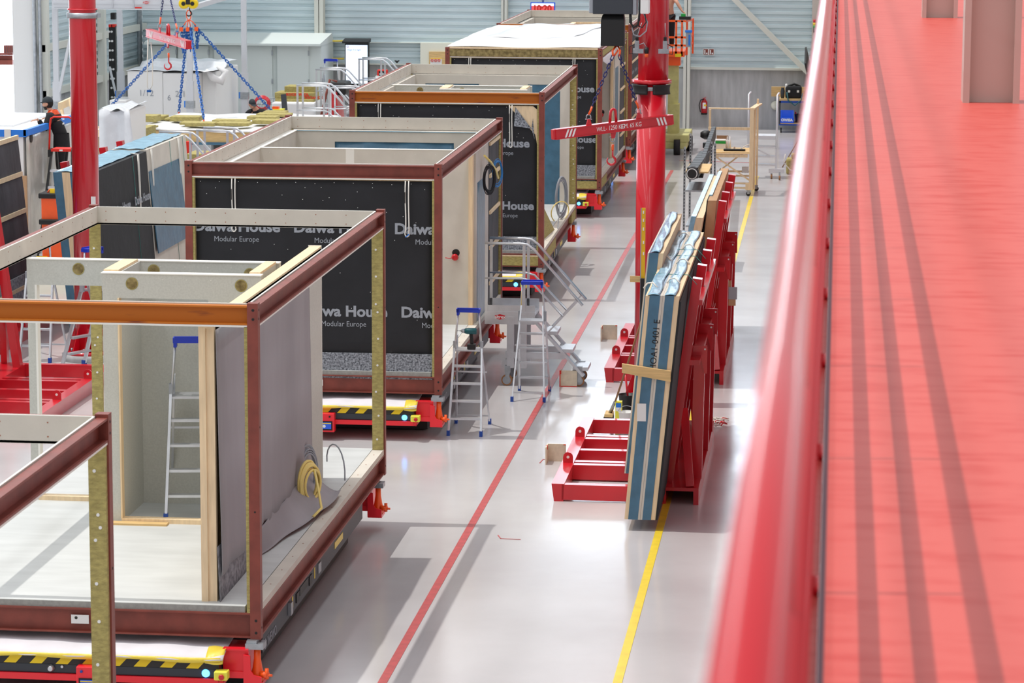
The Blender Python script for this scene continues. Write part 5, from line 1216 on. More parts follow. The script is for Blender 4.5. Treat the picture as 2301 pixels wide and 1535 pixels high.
# second worker crouched behind the wool slabs
t = thing('person', 'worker with dark cap bent over behind the mineral wool slabs, only head and shoulders showing', 'person', fy(570, 300, 74)*1)
hc = fy(567, 236, 73.4)
t.location = (hc.x, 73.4, 0.0)
px, py, pz = hc.x, 73.4, hc.z
torso = [(px+0.2, py+0.35, pz-0.62, 0.15, 0.13), (px+0.16, py+0.22, pz-0.35, 0.16, 0.13), (px+0.1, py+0.1, pz-0.17, 0.13, 0.10), (px+0.05, py+0.03, pz-0.05, 0.055, 0.055)]
arms = [[torso[2], (px+0.1+s_*0.22, py+0.08, pz-0.2, 0.075, 0.075), (px+0.05+s_*0.3, py-0.02, pz-0.45, 0.05, 0.05), (px+s_*0.12, py-0.22, pz-0.5, 0.03, 0.03)] for s_ in (-1, 1)]
hands = hand_chains(arms[0][-1][:3], (0.3, -1, -0.2), (0, 0, 1)) + hand_chains(arms[1][-1][:3], (-0.3, -1, -0.2), (0, 0, 1))
legs = [[torso[0], (px+0.2+s_*0.1, py+0.4, pz-0.72, 0.1, 0.1), (px+0.2+s_*0.12, py+0.2, pz-1.2, 0.07, 0.07), (px+0.2+s_*0.12, py+0.35, max(0.06, pz-1.55), 0.05, 0.05)] for s_ in (-1, 1)]
skin_mesh('body', [[(x, y, z, a*.8, b*.8) for (x, y, z, a, b) in torso[:3]]+[torso[3]]]+[[(x, y, z, a*.8, b*.8) for (x, y, z, a, b) in c] for c in arms+legs]+hands, 'skin', t).location = -Vector(t.location)
g_ = lambda ch, k: [(x, y, z, a+k, b+k) for (x, y, z, a, b) in ch]
skin_mesh('black_jacket', [g_(torso[:3], 0.016)]+[g_(a, 0.014) for a in arms], 'black_cloth', t).location = -Vector(t.location)
skin_mesh('trousers', [g_(a, 0.014) for a in legs], 'black_cloth', t).location = -Vector(t.location)
head(t, Vector((px, py-0.02, pz+0.02)), 0.6, 0.35)

# ---- locker block at the back wall
t = thing('locker_block', 'long pale grey-green block of tall cabinets with double doors at the back wall', 'cabinet', (-17, 83, 0))
a = fy(325, 95, 82.3); b = fy(690, 93, 82.3)
MB().box(a.x, b.x+0.35, 82.6, 84.6, 0, a.z-0.06).hexa([(a.x-0.02, 82.28, a.z-0.06), (b.x+0.37, 82.28, a.z-0.06), (b.x+0.37, 84.6, a.z-0.06), (a.x-0.02, 84.6, a.z-0.06), (a.x-0.02, 82.28, a.z), (b.x+0.37, 82.28, a.z), (b.x+0.37, 84.3, a.z+0.2), (a.x-0.02, 84.3, a.z+0.2)]).build("body", "locker", t)
xs = [325, 394, 466, 476, 540, 608, 618, 692]
for (u0, u1) in ((329, 392), (396, 465), (477, 540), (542, 608), (619, 690)):
    c0 = fy(u0, 103, 82.3); c1 = fy(u1, 103, 82.3); d = MB().box(c0.x, c1.x, 82.5, 82.6, 0.1, c0.z).build('door', 'locker', t, bevel=0.01)
    mb = MB()
    for z in (0.5, 1.3, 2.1): mb.box(c1.x-0.01, c1.x+0.03, 82.47, 82.5, z, z+0.14)
    mb.build('hinge', 'galv', d)
# grey pipe in the corner
tag(MB().cyl((fy(314, 90, 84.0).x, 84.0, 0), (fy(314, 90, 84.0).x, 84.0, 11), 0.075, 14).build('downpipe', 'galv'), 'grey vertical drain pipe in the back left corner', 'pipe')

# ---- wrapped EPS block stack
a = fy(286, 160, 74.0); b = fy(447, 262, 74.0)
t = thing('foam_block_stack', 'big white stack of foam blocks marked 1/12 under clear film at the back left', 'foam blocks', ((a.x+b.x)/2, 75, 0))
xm = fy(366, 200, 74.0).x; xr_ = fy(447, 200, 74.0).x
MB().box(a.x, xm-0.005, 74.0, 76.6, 0.1, a.z).build('foam_block', 'white', t, bevel=0.02); MB().box(xm, xr_, 74.0, 76.6, 0.1, a.z-0.04).build('foam_block', 'white', t, bevel=0.02)
MB().box(xr_, xr_+0.36, 74.4, 77.2, 0.1, a.z-0.02).build('foam_block', 'white', t, bevel=0.02)
MB().grid(lambda u, v: (a.x-0.03+(xr_-a.x+0.42)*u, 73.95+3.1*v, a.z+0.01+0.03*abs(sin(14*u+5*v))+0.12*(v > 0.5)), 30, 12, 0.005).build('top_film', 'shrink', t)
MB().tube([(xr_+0.15, 74.2, a.z+0.05), (xr_+0.3, 74.25, a.z-0.15), (xr_+0.5, 74.35, a.z-0.25), (xr_+0.6, 74.4, a.z+0.0), (xr_+0.4, 74.35, a.z+0.12)], [0.03, 0.1, 0.12, 0.1, 0.04], 10).build('rolled_film', 'white_sheet', t)
q0 = fy(310, 216, 73.9); q1 = fy(392, 218, 73.9)
MB().text('1/12', 0.22, (q0.x, 73.99, q0.z), (1, 0, 0), (0, 0, 1)).build('handwriting', 'grey_hose', t); MB().text('2/12', 0.22, (q1.x, 73.99, q1.z), (1, 0, 0), (0, 0, 1)).build('handwriting', 'grey_hose', t); MB().text('6', 0.2, (fy(374, 226, 73.9).x, 73.99, fy(374, 226, 73.9).z), (1, 0, 0), (0, 0, 1)).build('handwriting', 'grey_hose', t)
# white film-wrapped stacks behind the left column
t = thing('wrapped_stack', 'white film-wrapped stack with draped sheet right of the left red column', 'wrapped goods', (-14.3, 59, 0))
a = fy(222, 252, 57.5); b = fy(292, 252, 57.5)
MB().box(a.x, b.x-0.15, 57.6, 59.5, 0.05, a.z).build('body', 'white', t, bevel=0.03)
MB().grid(lambda u, v: (a.x+(b.x-a.x)*u+0.25*v*max(0, u-0.6)*2.5, 57.5-0.05*sin(8*u), a.z+0.04-(a.z-0.3)*v+0.03*sin(9*u)*(1-v)), 24, 12, 0.006).grid(lambda u, v: (a.x+(b.x-a.x-0.1)*u, 57.48+2.0*v, a.z+0.05+0.03*sin(11*u+4*v)), 16, 8, 0.005).build('draped_film', 'shrink', t)
bt('insulation_pack', 'upright block of mineral wool beside the white draped stack', 'insulation', (299, 245, 313, 335), 59.6, 0.6, 'rockwool', 0.0)
bt('insulation_pack', 'lower block of mineral wool right of the white draped stack', 'insulation', (313, 288, 329, 345), 60.2, 0.9, 'rockwool', 0.0)
bt('insulation_pack', 'small mineral wool block standing left of the left red column', 'insulation', (169, 256, 181, 290), 62, 0.6, 'rockwool', 0.0)
bt('foam_sheet', 'short pale foam piece under the mineral wool left of the red column', 'foam', (147, 281, 172, 300), 61.5, 1.2, 'white', 0.0)
bt('insulation_pack', 'flat mineral wool piece behind the man on the ladder', 'insulation', (147, 266, 162, 281), 62.2, 0.5, 'rockwool', 0.0)
t = thing('cardboard_box', 'tall brown cardboard boxes behind the man on the ladder', 'cardboard box', tuple(fz(170, 470)))
a = fy(154, 308, 58.5); b = fy(190, 400, 58.5); t.location = ((a.x+b.x)/2, 59, 0)
mb = MB().box(a.x, b.x+0.4, 58.5, 61.0, 0.0, a.z); mb.build('carton', 'cardboard', t, bevel=0.01); xm2 = (a.x+b.x)/2
MB().box(a.x, b.x+0.4, 58.49, 61.0, a.z, a.z+0.01).m(1).box(xm2, xm2+0.05, 58.5, 61, a.z+0.01, a.z+0.015).build('lid', ['cardboard', 'sling'], t)
# timber trestle frames at the left wall
t = thing('timber_frame_stack', 'pale timber frames with white sheet leaning at the left wall', 'timber frames', fz(160, 330))
t.location = (-17.9, 69, 0)
mb = MB()
y_ = 68.5
for (p_, q_) in (((133, 235), (186, 211)), ((133, 243), (186, 219))): mb.bar(fy(*p_, y_), fy(*q_, y_+2), 0.06, 0.09)
for u in (136, 158, 182): mb.bar(fy(u, 232-(u-136)*0.4, y_+0.5), fy(u+8, 275, y_+0.2), 0.06, 0.08, (0, 1, 0))
mb.build('frame', 'pine', t); mb = MB(); a = fy(134, 240, 69); b = fy(186, 262, 69)
mb.box(a.x, b.x, 69.3, 69.4, 0.0, a.z).build('white_panel', 'white_sheet', t)
bt('wrapped_stack', 'low white wrapped bundle behind the left red column strap level', 'wrapped goods', (246, 225, 284, 260), 73.5, 1.2, 'white_sheet', 0.0)

# ---- roof cassette on supports
t = thing('roof_cassette', 'long white-topped roof cassette with timber edge lying on supports', 'roof element', (-14.2, 70, 0.0))
ze = fy(460, 290, 66.5).z
a = fy(318, 296, 66.5); b = fy(690, 283, 66.5)
MB().box(a.x, b.x, 66.5, 71.1, ze-0.30, ze-0.12).box(a.x, b.x, 66.5, 66.6, ze-0.12, ze-0.05).build('edge_beam', 'plank', t)
MB().box(a.x-0.02, b.x, 66.46, 71.1, ze-0.36, ze-0.30).build('blue_underlay', 'blue_film', t)
MB().grid(lambda u, v: (a.x-0.1+(b.x-a.x+0.1)*u, 66.42+4.75*v, ze-0.02+0.02*sin(8*u+3*v)+0.012*sin(22*u)), 40, 20, 0.03).build('membrane_top', 'white_sheet', t)
for u in (335, 460, 560): q = fy(u, 320, 67.5); MB().box(q.x-0.1, q.x+0.1, 67.2, 71, 0, ze-0.36).build('support', 'white', t)
gw = 'mineral wool slabs lying on the white roof cassette'
for i, (u0, v0, u1, v1, y) in enumerate(((313, 260, 351, 275, 72.0), (350, 261, 369, 270, 73.5), (369, 266, 381, 271, 73.8), (381, 262, 447, 274, 72.3), (415, 276, 480, 285, 70.0), (403, 275, 440, 281, 70.6), (476, 270, 554, 277, 71.0), (484, 276, 558, 284, 69.8), (554, 262, 620, 271, 73.0), (566, 270, 640, 280, 70.8), (575, 256, 650, 263, 74.2), (590, 251, 640, 257, 74.8), (313, 285, 345, 290, 69.0))):
    y = min(70.6, fz(u0, v1, ze+0.03).y); a = fy(u0, v0, y); b = fy(u1, v1, y)
    labs = ['left end slab beside the tall wool block', 'second small slab from the left end', 'tiny third slab behind', 'long double slab below the lifting hook', 'front slab left of the blue chain foot', 'thin slab under it at its left', 'upper of two slabs right of the chain foot', 'lower slab right of the chain foot', 'slab in front of the crouching worker', 'right front slab near the chain hook', 'stepped slab behind the right chain hook', 'topmost slab beside the crouching worker', 'offcut lying at the near left corner']
    o = MB().box(a.x, b.x, y, y+0.5, b.z, a.z).build('insulation_slab', 'rockwool', bevel=0.01); tag(o, 'mineral wool on the roof cassette, '+labs[i], 'insulation slab', gw)
# ---- crane block with four-leg blue chain sling
t = thing('crane_block', 'yellow and black crane hook block at the top left', 'crane hook', fy(425, 20, 70))
yk = 70.0
for u in (414, 434):
    c = fy(u, 8, yk); MB().lathe((c.x, yk-0.02, c.z), [(0.05, -0.06), (0.12, -0.07), (0.125, 0.05), (0.05, 0.07)], 22, 'y').m(1).lathe((c.x, yk-0.10, c.z), [(0.05, 0.0), (0.045, -0.01)], 14, 'y').build('sheave', ['yellow', 'black'], t)
c = fy(424, 5, yk); MB().box(c.x-0.05, c.x+0.05, yk-0.1, yk+0.1, c.z-0.05, c.z+0.35).build('block_frame', 'black', t)
mb = MB()
for u in (408, 419, 429, 441): c = fy(u, 8, yk); mb.cyl((c.x, yk, c.z), (c.x, yk, c.z+4), 0.008, 5)
mb.build('hoist_ropes', 'galv', t)
mb = MB(); hk = fy(426, 14, yk); hook(mb, hk, 0.20); mb.build('hook', 'black', t)
t = thing('chain_sling', 'four-leg blue chain sling fanning down from the crane hook to the roof cassette', 'chain sling', fy(424, 60, yk))
ring = fy(424, 34, yk)
MB().tube([ring+Vector((0.055*cos(2*pi*k/14), 0, 0.12*sin(2*pi*k/14))) for k in range(14)], 0.013, 6, closed=True).build('master_ring', 'orange', t)
kn = fy(424, 50, yk)
mb = MB()
for (u, v) in ((412, 58), (420, 60), (428, 60), (440, 57)): e = fy(u, v, yk); mb.tube([ring-Vector((0, 0, 0.11)), (ring+e)/2+Vector((0, 0.01, -0.03)), e], 0.012, 6)
mb.build('shortening_links', 'orange', t)
for (u0, v0, u1, v1, y1, n) in ((412, 58, 248, 240, 71.0, 1), (421, 62, 402, 252, 71.3, 2), (428, 62, 458, 268, 68, 3), (438, 58, 622, 262, 71, 4)):
    e0 = fy(u0, v0, yk); e1 = fy(u1, v1, y1)
    leg_ = chain(MB(), e0, e1, 0.075, 0.055, 0.011).build('chain_leg', 'blue_chain', t)
    MB().tube([e1, e1-Vector((0, 0, 0.12)), e1-Vector((0.03, 0, 0.22))], [0.02, 0.025, 0.015], 8).build('leg_hook', 'orange', leg_)
mb = MB()
for (u0, v0, u1, v1, u2) in ((408, 66, 411, 118, 414), (418, 64, 420, 110, 424), (426, 64, 428, 115, 431), (441, 66, 443, 108, 447)):
    chain(mb, fy(u0, v0, yk), fy(u1, v1, yk), 0.075, 0.05, 0.011); chain(mb, fy(u2, v0, yk), fy(u1, v1, yk), 0.075, 0.05, 0.011)
mb.build('spare_chain_loops', 'blue_chain', t)
mb = MB()
for (u, v) in ((407, 66), (422, 66), (441, 65)): e = fy(u, v, yk-0.04); mb.box(e.x-0.04, e.x+0.04, yk-0.06, yk+0.02, e.z-0.05, e.z+0.05)
mb.build('grab_hooks', 'orange', t)
# second spreader beam
a = fy(334, 74, 62); b = fy(424, 101, 60.2)
sb2 = spreader('lifting_beam', 'small red lifting beam hanging at the upper left near the blue chains', a, b, (fy(368, -15, 61.4), fy(380, -15, 61.4)), text=True)
MB().tube([fy(333, 84, 61.9), fy(331, 140, 61.9), fy(331, 195, 61.9), fy(335, 204, 61.9), fy(342, 192, 61.9), fy(343, 140, 61.9), fy(339, 95, 61.9)], 0.012, 6).build('white_sling', 'sling', sb2)
MB().box(fy(331, 203, 61.9).x, fy(340, 203, 61.9).x, 61.85, 61.9, fy(331, 207, 61.9).z, fy(331, 202, 61.9).z).build('sling_end', 'blue_chain', sb2)
# ---- aluminium gantry with plank deck
t = thing('scaffold_bridge', 'aluminium telescopic scaffold bridge spanning the top left corner on four legs', 'scaffold', (-17.5, 72.5, 0))
yg = 72.4
pb(MB(), 118, -20, 424, 20, yg, 0.1).build('side_board', 'alu_plain', t); pb(MB(), 118, 18, 424, 23, yg-0.05, 0.2).build('bottom_chord', 'alu_plain', t)
mb = MB()
for u in (182, 250, 297, 360): pb(mb, u, -10, u+4, 18, yg-0.03, 0.04)
pb(mb, 120, 9, 420, 11, yg-0.02, 0.02); mb.build('deck_ribs', 'alu', t)
q = fy(328, 6, yg-0.06); MB().poly([(q.x+0.08*cos(a_)*1.1, yg-0.06, q.z+0.035*sin(a_)) for a_ in [pi/6+k*pi/3 for k in range(6)]], (0, 1, 0), 0.02).build('brand_plate', 'red_paint', t)
MB().text('altrex', 0.075, (q.x-0.065, yg-0.065, q.z-0.02), (1, 0, 0), (0, 0, 1)).build('plate_lettering', 'letter_white', t)
pb(MB(), 303, 16, 318, 19, yg-0.06, 0.02).build('red_label', 'red_edge', t)
MB().bar(fy(424, 19, yg), fy(505, -5, yg+2), 0.1, 0.12).build('side_arm', 'alu_plain', t)
for (u, yy) in ((123, 72.6), (268, 76.5), (424, 73.35), (547, 76.5)):
    c = fy(u, 60, yy); w1_ = 0.09
    MB().box(c.x-w1_, c.x+w1_, yy, yy+0.14, 0.0, 2.0).build('leg', 'alu_plain', t); MB().box(c.x-w1_*0.75, c.x+w1_*0.75, yy+0.01, yy+0.12, 2.0, 5.0).build('leg_extension', 'alu_plain', t)
    MB().box(c.x-w1_-0.02, c.x+w1_+0.02, yy-0.02, yy+0.16, 1.32, 1.5).m(1).box(c.x-w1_-0.05, c.x-w1_-0.02, yy-0.02, yy+0.1, 1.34, 1.5).build('clamp', ['galv', 'blue_tape'], t)
MB().bar(fy(171, 24, yg), fy(133, 206, yg+0.2), 0.07, 0.07, (0, 1, 0)).build('diagonal_strut', 'alu_plain', t)
# black stacked ladders by the left wall
t = thing('ladder_bundle', 'tall black ladders with white rung ends stored beside the left red column', 'ladders', (-19.2, 78.2, 0))
for (u0, u1) in ((249, 257), (255, 266)):
    a = fy(u0+1, 58, 78); b = fy(u1, 222, 77.8); MB().bar((a.x, 78, a.z), (b.x-0.02, 77.5, 0.02), 0.1, 0.14, (0, 1, 0)).m(1).box(a.x-0.05, a.x+0.05, 77.9, 78.1, a.z-0.03, a.z+0.04).build('ladder_rail', ['black', 'red_edge'], t)
mb = MB()
for k in range(8):
    for du in (0, 6): c = fy(250+du+k*1.0, 70+k*21, 77.8); mb.lathe((c.x, 77.55, c.z), [(0.03, 0.0), (0.03, -0.02)], 10, 'y')
mb.build('rung_ends', 'white', t); MB().bar(fy(246, 150, 77.4), fy(263, 222, 77.2), 0.05, 0.05, (0, 1, 0)).build('pole', 'alu_plain', t)
bt('control_box', 'black control box hung high at the left column', 'control box', (248, 29, 258, 44), 77, 0.2, 'black')
# ---- stairs further back
def far_stair(u, v, y, lab, rz=0.0, sc=1.0, top=2.05):
    # (u, v) = pixel of the near top-left end of the hand rail
    o = copy_tree(sp); p_ = fy(u, v, y); s_ = p_.z/top; o.scale = (s_, s_, s_); o.location = (p_.x, y, 0); o.rotation_euler.z = rz; tag(o, lab, 'stair platform', 'aluminium stair platforms'); return o
far_stair(340, 303, 55.6, 'aluminium stair platform behind the pale board panel at left', 0)
far_stair(441, 293, 56.6, 'aluminium stair platform in front of the roof cassette timber edge')
far_stair(666, 192, 67.5, 'front aluminium stair platform by the mineral wool packs')
far_stair(709, 156, 74.5, 'aluminium stair platform next to the grey cabinet end')
far_stair(741, 197, 70.8, 'short aluminium stair platform at the corner of the third module')
far_stair(805, 133, 78.5, 'aluminium stair platform before the white information screen')
# mineral wool packs, white table, trolley, machine
gp = 'mineral wool packs stacked at the cabinets'
bt('insulation_pack', 'topmost wool pack of the stack before the grey cabinets', 'insulation', (639, 194, 705, 209), 75.6, 0.7, 'rockwool', None, gp)
o = bt('insulation_pack', 'middle wool pack with red printed words before the grey cabinets', 'insulation', (617, 208, 705, 222), 75.4, 0.8, 'rockwool', None, gp)
a = fy(617, 208, 75.39); off = Vector(o.location)
mb = MB(); q = fy(643, 215, 75.38); mb.text('ROCKWOOL', 0.10, (q.x, 75.38, q.z), (1, 0, 0), (0, 0, 1), 0.004); q = fy(653, 222, 75.38); mb.text('ROCKWOOL', 0.10, (q.x+0.95, 75.38, q.z+0.07), (-1, 0, 0), (0, 0, -1), 0.004); mb.build('printed_words', 'red_edge', o)
bt('insulation_pack', 'lowest wool pack of the stack before the grey cabinets', 'insulation', (618, 222, 705, 230), 75.3, 0.9, 'rockwool', None, gp)
t = thing('work_table', 'white-covered table under the mineral wool packs', 'table', (-14.3, 75.5, 0))
a = fy(610, 230, 75.0); b = fy(707, 258, 75.0); MB().box(a.x, b.x, 75.0, 76.4, 0.12, a.z).build('cover', 'white_sheet', t, bevel=0.04); MB().box(a.x+0.1, b.x-0.1, 75.1, 76.3, 0, 0.12).build('base', 'black', t)
t = thing('lumber_stand', 'dark slotted stand leaning beside the white table', 'stand', fz(642, 262)); a = fy(637, 212, 73.5); b = fy(649, 258, 73.3); t.location = (a.x, 73.4, 0)
MB().bar(a, (b.x+0.02, 73.2, 0.02), 0.13, 0.06, (0, 1, 0)).build('upright', 'agv_dark', t); MB().bar((a.x+0.02, 73.5, a.z-0.4), (b.x+0.4, 73.7, 0.05), 0.02, 0.02).build('stay', 'galv', t)
t = thing('step_stool', 'small yellow trestle with an orange tub beside the white table', 'trestle', fz(628, 275)); q = fy(625, 245, 72.6); t.location = (q.x, 72.6, 0)
MB().box(q.x-0.12, q.x+0.14, 72.5, 72.8, q.z-0.03, q.z).bar((q.x+0.08, 72.6, q.z), (q.x+0.2, 72.6, 0), 0.06, 0.05, (0, 1, 0)).bar((q.x-0.04, 72.6, q.z), (q.x-0.06, 72.6, 0), 0.05, 0.05, (0, 1, 0)).build('frame', 'yellow_box', t); MB().box(q.x-0.14, q.x+0.02, 72.55, 72.7, q.z, q.z+0.06).build('tub', 'orange', t)
t = thing('wire_trolley', 'wire trolley with red hose reel behind the crouching worker', 'trolley', fz(600, 270)); a = fy(577, 224, 77); b = fy(612, 262, 77); t.location = ((a.x+b.x)/2, 77, 0)
mb = MB()
for z in (0.35, 0.6, a.z-0.12, a.z):
    mb.tube([(a.x, 77, z), (b.x, 77, z), (b.x, 77.6, z), (a.x, 77.6, z)], 0.012, 5, closed=True)
for k in range(7): x = a.x+(b.x-a.x)*k/6; mb.cyl((x, 77, 0.1 if k in (0, 6) else 0.35), (x, 77, a.z), 0.009, 5)
mb.build('basket', 'galv', t)
c = fy(588, 232, 76.8); mb = MB()
for k in range(6): mb.tube([(c.x+(0.16+0.01*k)*cos(2*pi*j/16), 76.8+0.02*k, c.z+(0.13+0.012*k)*sin(2*pi*j/16)) for j in range(16)], 0.016, 6, closed=True)
mb.build('hose', 'red_paint', t)
t = thing('floor_cleaner', 'red and black floor cleaning machine half hidden behind the stair platforms', 'machine', (fy(745, 240, 72).x, 72, 0))
c = fy(722, 240, 71.8); d = fy(765, 207, 71.8)
MB().hexa([(c.x, 71.8, 0.25), (d.x, 71.8, 0.25), (d.x, 72.8, 0.25), (c.x, 72.8, 0.25), (c.x+0.18, 71.9, d.z), (d.x-0.12, 71.9, d.z), (d.x-0.1, 72.7, d.z), (c.x+0.2, 72.7, d.z)]).build('hood', 'red_paint', t, bevel=0.04)
MB().box(c.x+0.15, d.x+0.1, 72.0, 72.9, d.z-0.1, d.z+0.22).build('bag', 'black', t, bevel=0.06); MB().box(c.x-0.05, d.x+0.1, 71.75, 72.9, 0.0, 0.27).build('chassis', 'white', t, bevel=0.03)
MB().text('SW', 0.13, (c.x+0.18, 71.78, 0.62), (1, 0, 0), (0, 0, 1), 0.008).build('hood_lettering', 'letter_white', t)
MB().tube([(c.x, 71.9, 0.6), (c.x-0.1, 71.9, 1.0), (c.x+0.2, 71.9, d.z+0.3), (d.x-0.1, 71.9, d.z+0.25)], 0.03, 8).build('suction_hose', 'primer', t)
o = put(copy_tree(sl), fy(737, 140, 81.5).x, 81.5, 0, 'stepladder with blue tray standing by the grey cabinet end, before the screen', 0, fy(737, 134, 81.9).z/1.62)
# small boxes near the EPS
t = thing('parcel', 'small cardboard box with clear tub on top right of the foam block stack', 'carton', fz(505, 300)); a = fy(495, 237, 76); b = fy(514, 262, 76); t.location = (a.x, 76, 0)
MB().box(a.x, b.x, 76, 76.4, 0.75, a.z).build('carton', 'brown_wood', t); MB().box(a.x, b.x-0.03, 76, 76.3, a.z, fy(495, 224, 76).z).build('tub', 'shrink', t); MB().box(a.x-0.05, b.x+0.05, 75.95, 76.5, 0, 0.75).build('base_crate', 'black', t)
# insulation under cassette, red lifting jack
bt('insulation_pack', 'mineral wool stack under the roof cassette beside the stair rails', 'insulation', (418, 346, 470, 372), 59.5, 0.8, 'rockwool', 0.0)
bt('foam_pack', 'white foam block under the roof cassette', 'foam', (430, 310, 475, 340), 66.9, 0.25, 'white', 0.0)
bt('jack_stand', 'red jack stand visible under the roof cassette', 'jack', (417, 318, 428, 338), 62.5, 0.15, 'red_edge', 0.0)
t = thing('pallet_trolley', 'orange trolley rails with cartons between the pale panel and second module', 'trolley', (fy(427, 380, 57).x, 57.0, 0))
for v in (361, 370, 410, 422): a = fy(421, v, 57); b = fy(432, v+3, 57); MB().box(a.x, b.x+0.6, 57, 57.05, max(0.02, b.z), a.z).build('rail', 'orange', t)
MB().box(fy(424, 380, 57.2).x, fy(424, 380, 57.2).x+0.8, 57.1, 57.7, 0.15, 0.9).build('carton', 'cardboard', t)

# ---- back wall fittings
t = thing('information_kiosk', 'tall portrait white screen with black frame at the back wall', 'screen', (fy(800, 140, 83.9).x, 83.9, 0))
a = fy(775, 98, 83.8); b = fy(828, 192, 83.8); MB().box(a.x, b.x, 83.8, 84.0, b.z, a.z).build('frame', 'black', t); c = fy(777, 101, 83.8); d = fy(826, 188, 83.8)
MB().box(c.x, d.x, 83.785, 83.8, d.z, c.z).build('display', 'screen_white', t)
MB().hexa([(a.x-0.05, 83.6, a.z+0.02), (b.x+0.03, 83.6, a.z+0.02), (b.x+0.03, 84.1, a.z+0.05), (a.x-0.05, 84.1, a.z+0.05), (a.x-0.05, 83.6, a.z+0.07), (b.x+0.03, 83.6, a.z+0.07), (b.x+0.03, 84.1, a.z+0.14), (a.x-0.05, 84.1, a.z+0.14)]).build('canopy', 'black', t)
MB().box(a.x+0.1, b.x-0.1, 83.85, 84.0, 0, b.z).build('stand', 'black', t)
e = fy(781, 105, 83.78); MB().tube([(e.x+0.025*cos(2*pi*k/10), 83.78, e.z+0.025*sin(2*pi*k/10)) for k in range(10)], 0.006, 5, closed=True).build('logo_ring', 'red_paint', t)
e = fy(780, 113.5, 83.78); MB().text('Stage 0 e lager', 0.07, (e.x, 83.78, e.z), (1, 0, 0), (0, 0, 1)).build('screen_text', 'screen_blue', t)
tag(MB().tube([fy(724, 92, 84.4), fy(772, 92, 84.4)], 0.025, 6).tube([fy(724, 100, 84.4), fy(730, 105, 84.4), fy(730, 128, 84.4), fy(736, 132, 84.4), fy(773, 132, 84.4)], 0.025, 6).build('yellow_conduit', 'yellow_tape'), 'thin yellow pipe running round to the information screen on the back wall', 'pipe')
mb = MB()
for k in (-2, -1, 1, 2): mb.tube([fy(892, 141, 84.3), fy(892+k*1.3, 138, 84.3), fy(892+k*2.6, 136, 84.3)], 0.02, 5)
tag(mb.build('cable_ends', 'black'), 'small tuft of black cable ends on the back wall girder', 'cables')
a = fy(847, 157, 82.5); b = fy(870, 171, 82.5)
t = thing('first_aid_box', 'red first aid case with white cross beside the information screen', 'first aid box', ((a.x+b.x)/2, 82.6, b.z)); MB().box(a.x, b.x, 82.5, 82.7, b.z, a.z).build('case', 'red_edge', t, bevel=0.02)
c = (a+b)/2; MB().box(c.x-0.09, c.x+0.07, 82.49, 82.5, c.z-0.10, c.z+0.05).m(1).box(c.x-0.03, c.x+0.01, 82.48, 82.49, c.z-0.09, c.z+0.03).box(c.x-0.07, c.x+0.05, 82.48, 82.49, c.z-0.05, c.z-0.01).build('cross_sign', ['black', 'white'], t)
bt('first_aid_shelf', 'narrow white shelf under the red first aid case', 'shelf', (843, 171, 875, 190), 82.4, 0.4, 'white', 0.0)
# door behind the fourth module
a = fy(945, 96, 84.5); b = fy(998, 300, 84.5)
struct(MB().box(a.x, b.x+1.2, 84.45, 84.7, 0, a.z).build('door_1', 'oyster'))
c = fy(964, 116, 84.4); d = fy(1010, 160, 84.4)
tag(MB().box(c.x, d.x, 84.40, 84.45, d.z, c.z).build('door_window', 'plank'), 'warm lit window in the pale door behind the white-roofed module', 'window')
c = fy(966, 131, 84.3); d = fy(992, 145, 84.3)
t = thing('prohibition_sign', 'white sign with three small red prohibition circles on the door', 'sign', ((c.x+d.x)/2, 84.38, d.z)); MB().box(c.x, d.x, 84.38, 84.4, d.z, c.z).m(1).box(c.x, d.x, 84.37, 84.38, c.z-0.02, c.z).build('plate', ['white', 'yellow'], t)
mb = MB()
for u in (971, 979, 986.5): e = fy(u, 136, 84.35); mb.tube([(e.x+0.035*cos(2*pi*k/12), 84.35, e.z+0.035*sin(2*pi*k/12)) for k in range(12)], 0.008, 5, closed=True).bar(e+Vector((-0.025, 0, 0.025)), e+Vector((0.025, 0, -0.025)), 0.01, 0.01)
mb.build('symbols', 'red_edge', t)
# clock display behind module five
a = fy(1192, 5, 83.0); b = fy(1247, 26, 83.0)
t = thing('clock_display', 'blue-framed digital clock screen above the farthest module', 'clock', ((a.x+b.x)/2, 83, b.z)); MB().box(a.x, b.x, 83, 83.12, b.z, a.z).build('frame', 'screen_blue', t)
c = fy(1194, 13, 82.98); MB().box(a.x+0.03, b.x-0.03, 82.98, 83, b.z+0.02, c.z).m(1).box(a.x+0.03, b.x-0.03, 82.98, 83, c.z, a.z-0.03).build('display', ['screen_red', 'screen_white'], t)
e = fy(1197, 25, 82.97); MB().text('10:20', 0.24, (e.x, 82.97, e.z), (1, 0, 0), (0, 0, 1), 0.01).build('digits', 'red_edge', t)
MB().cyl(((a.x+b.x)/2, 83.06, a.z), ((a.x+b.x)/2, 83.06, a.z+3), 0.03, 8).build('suspension_pole', 'galv', t)
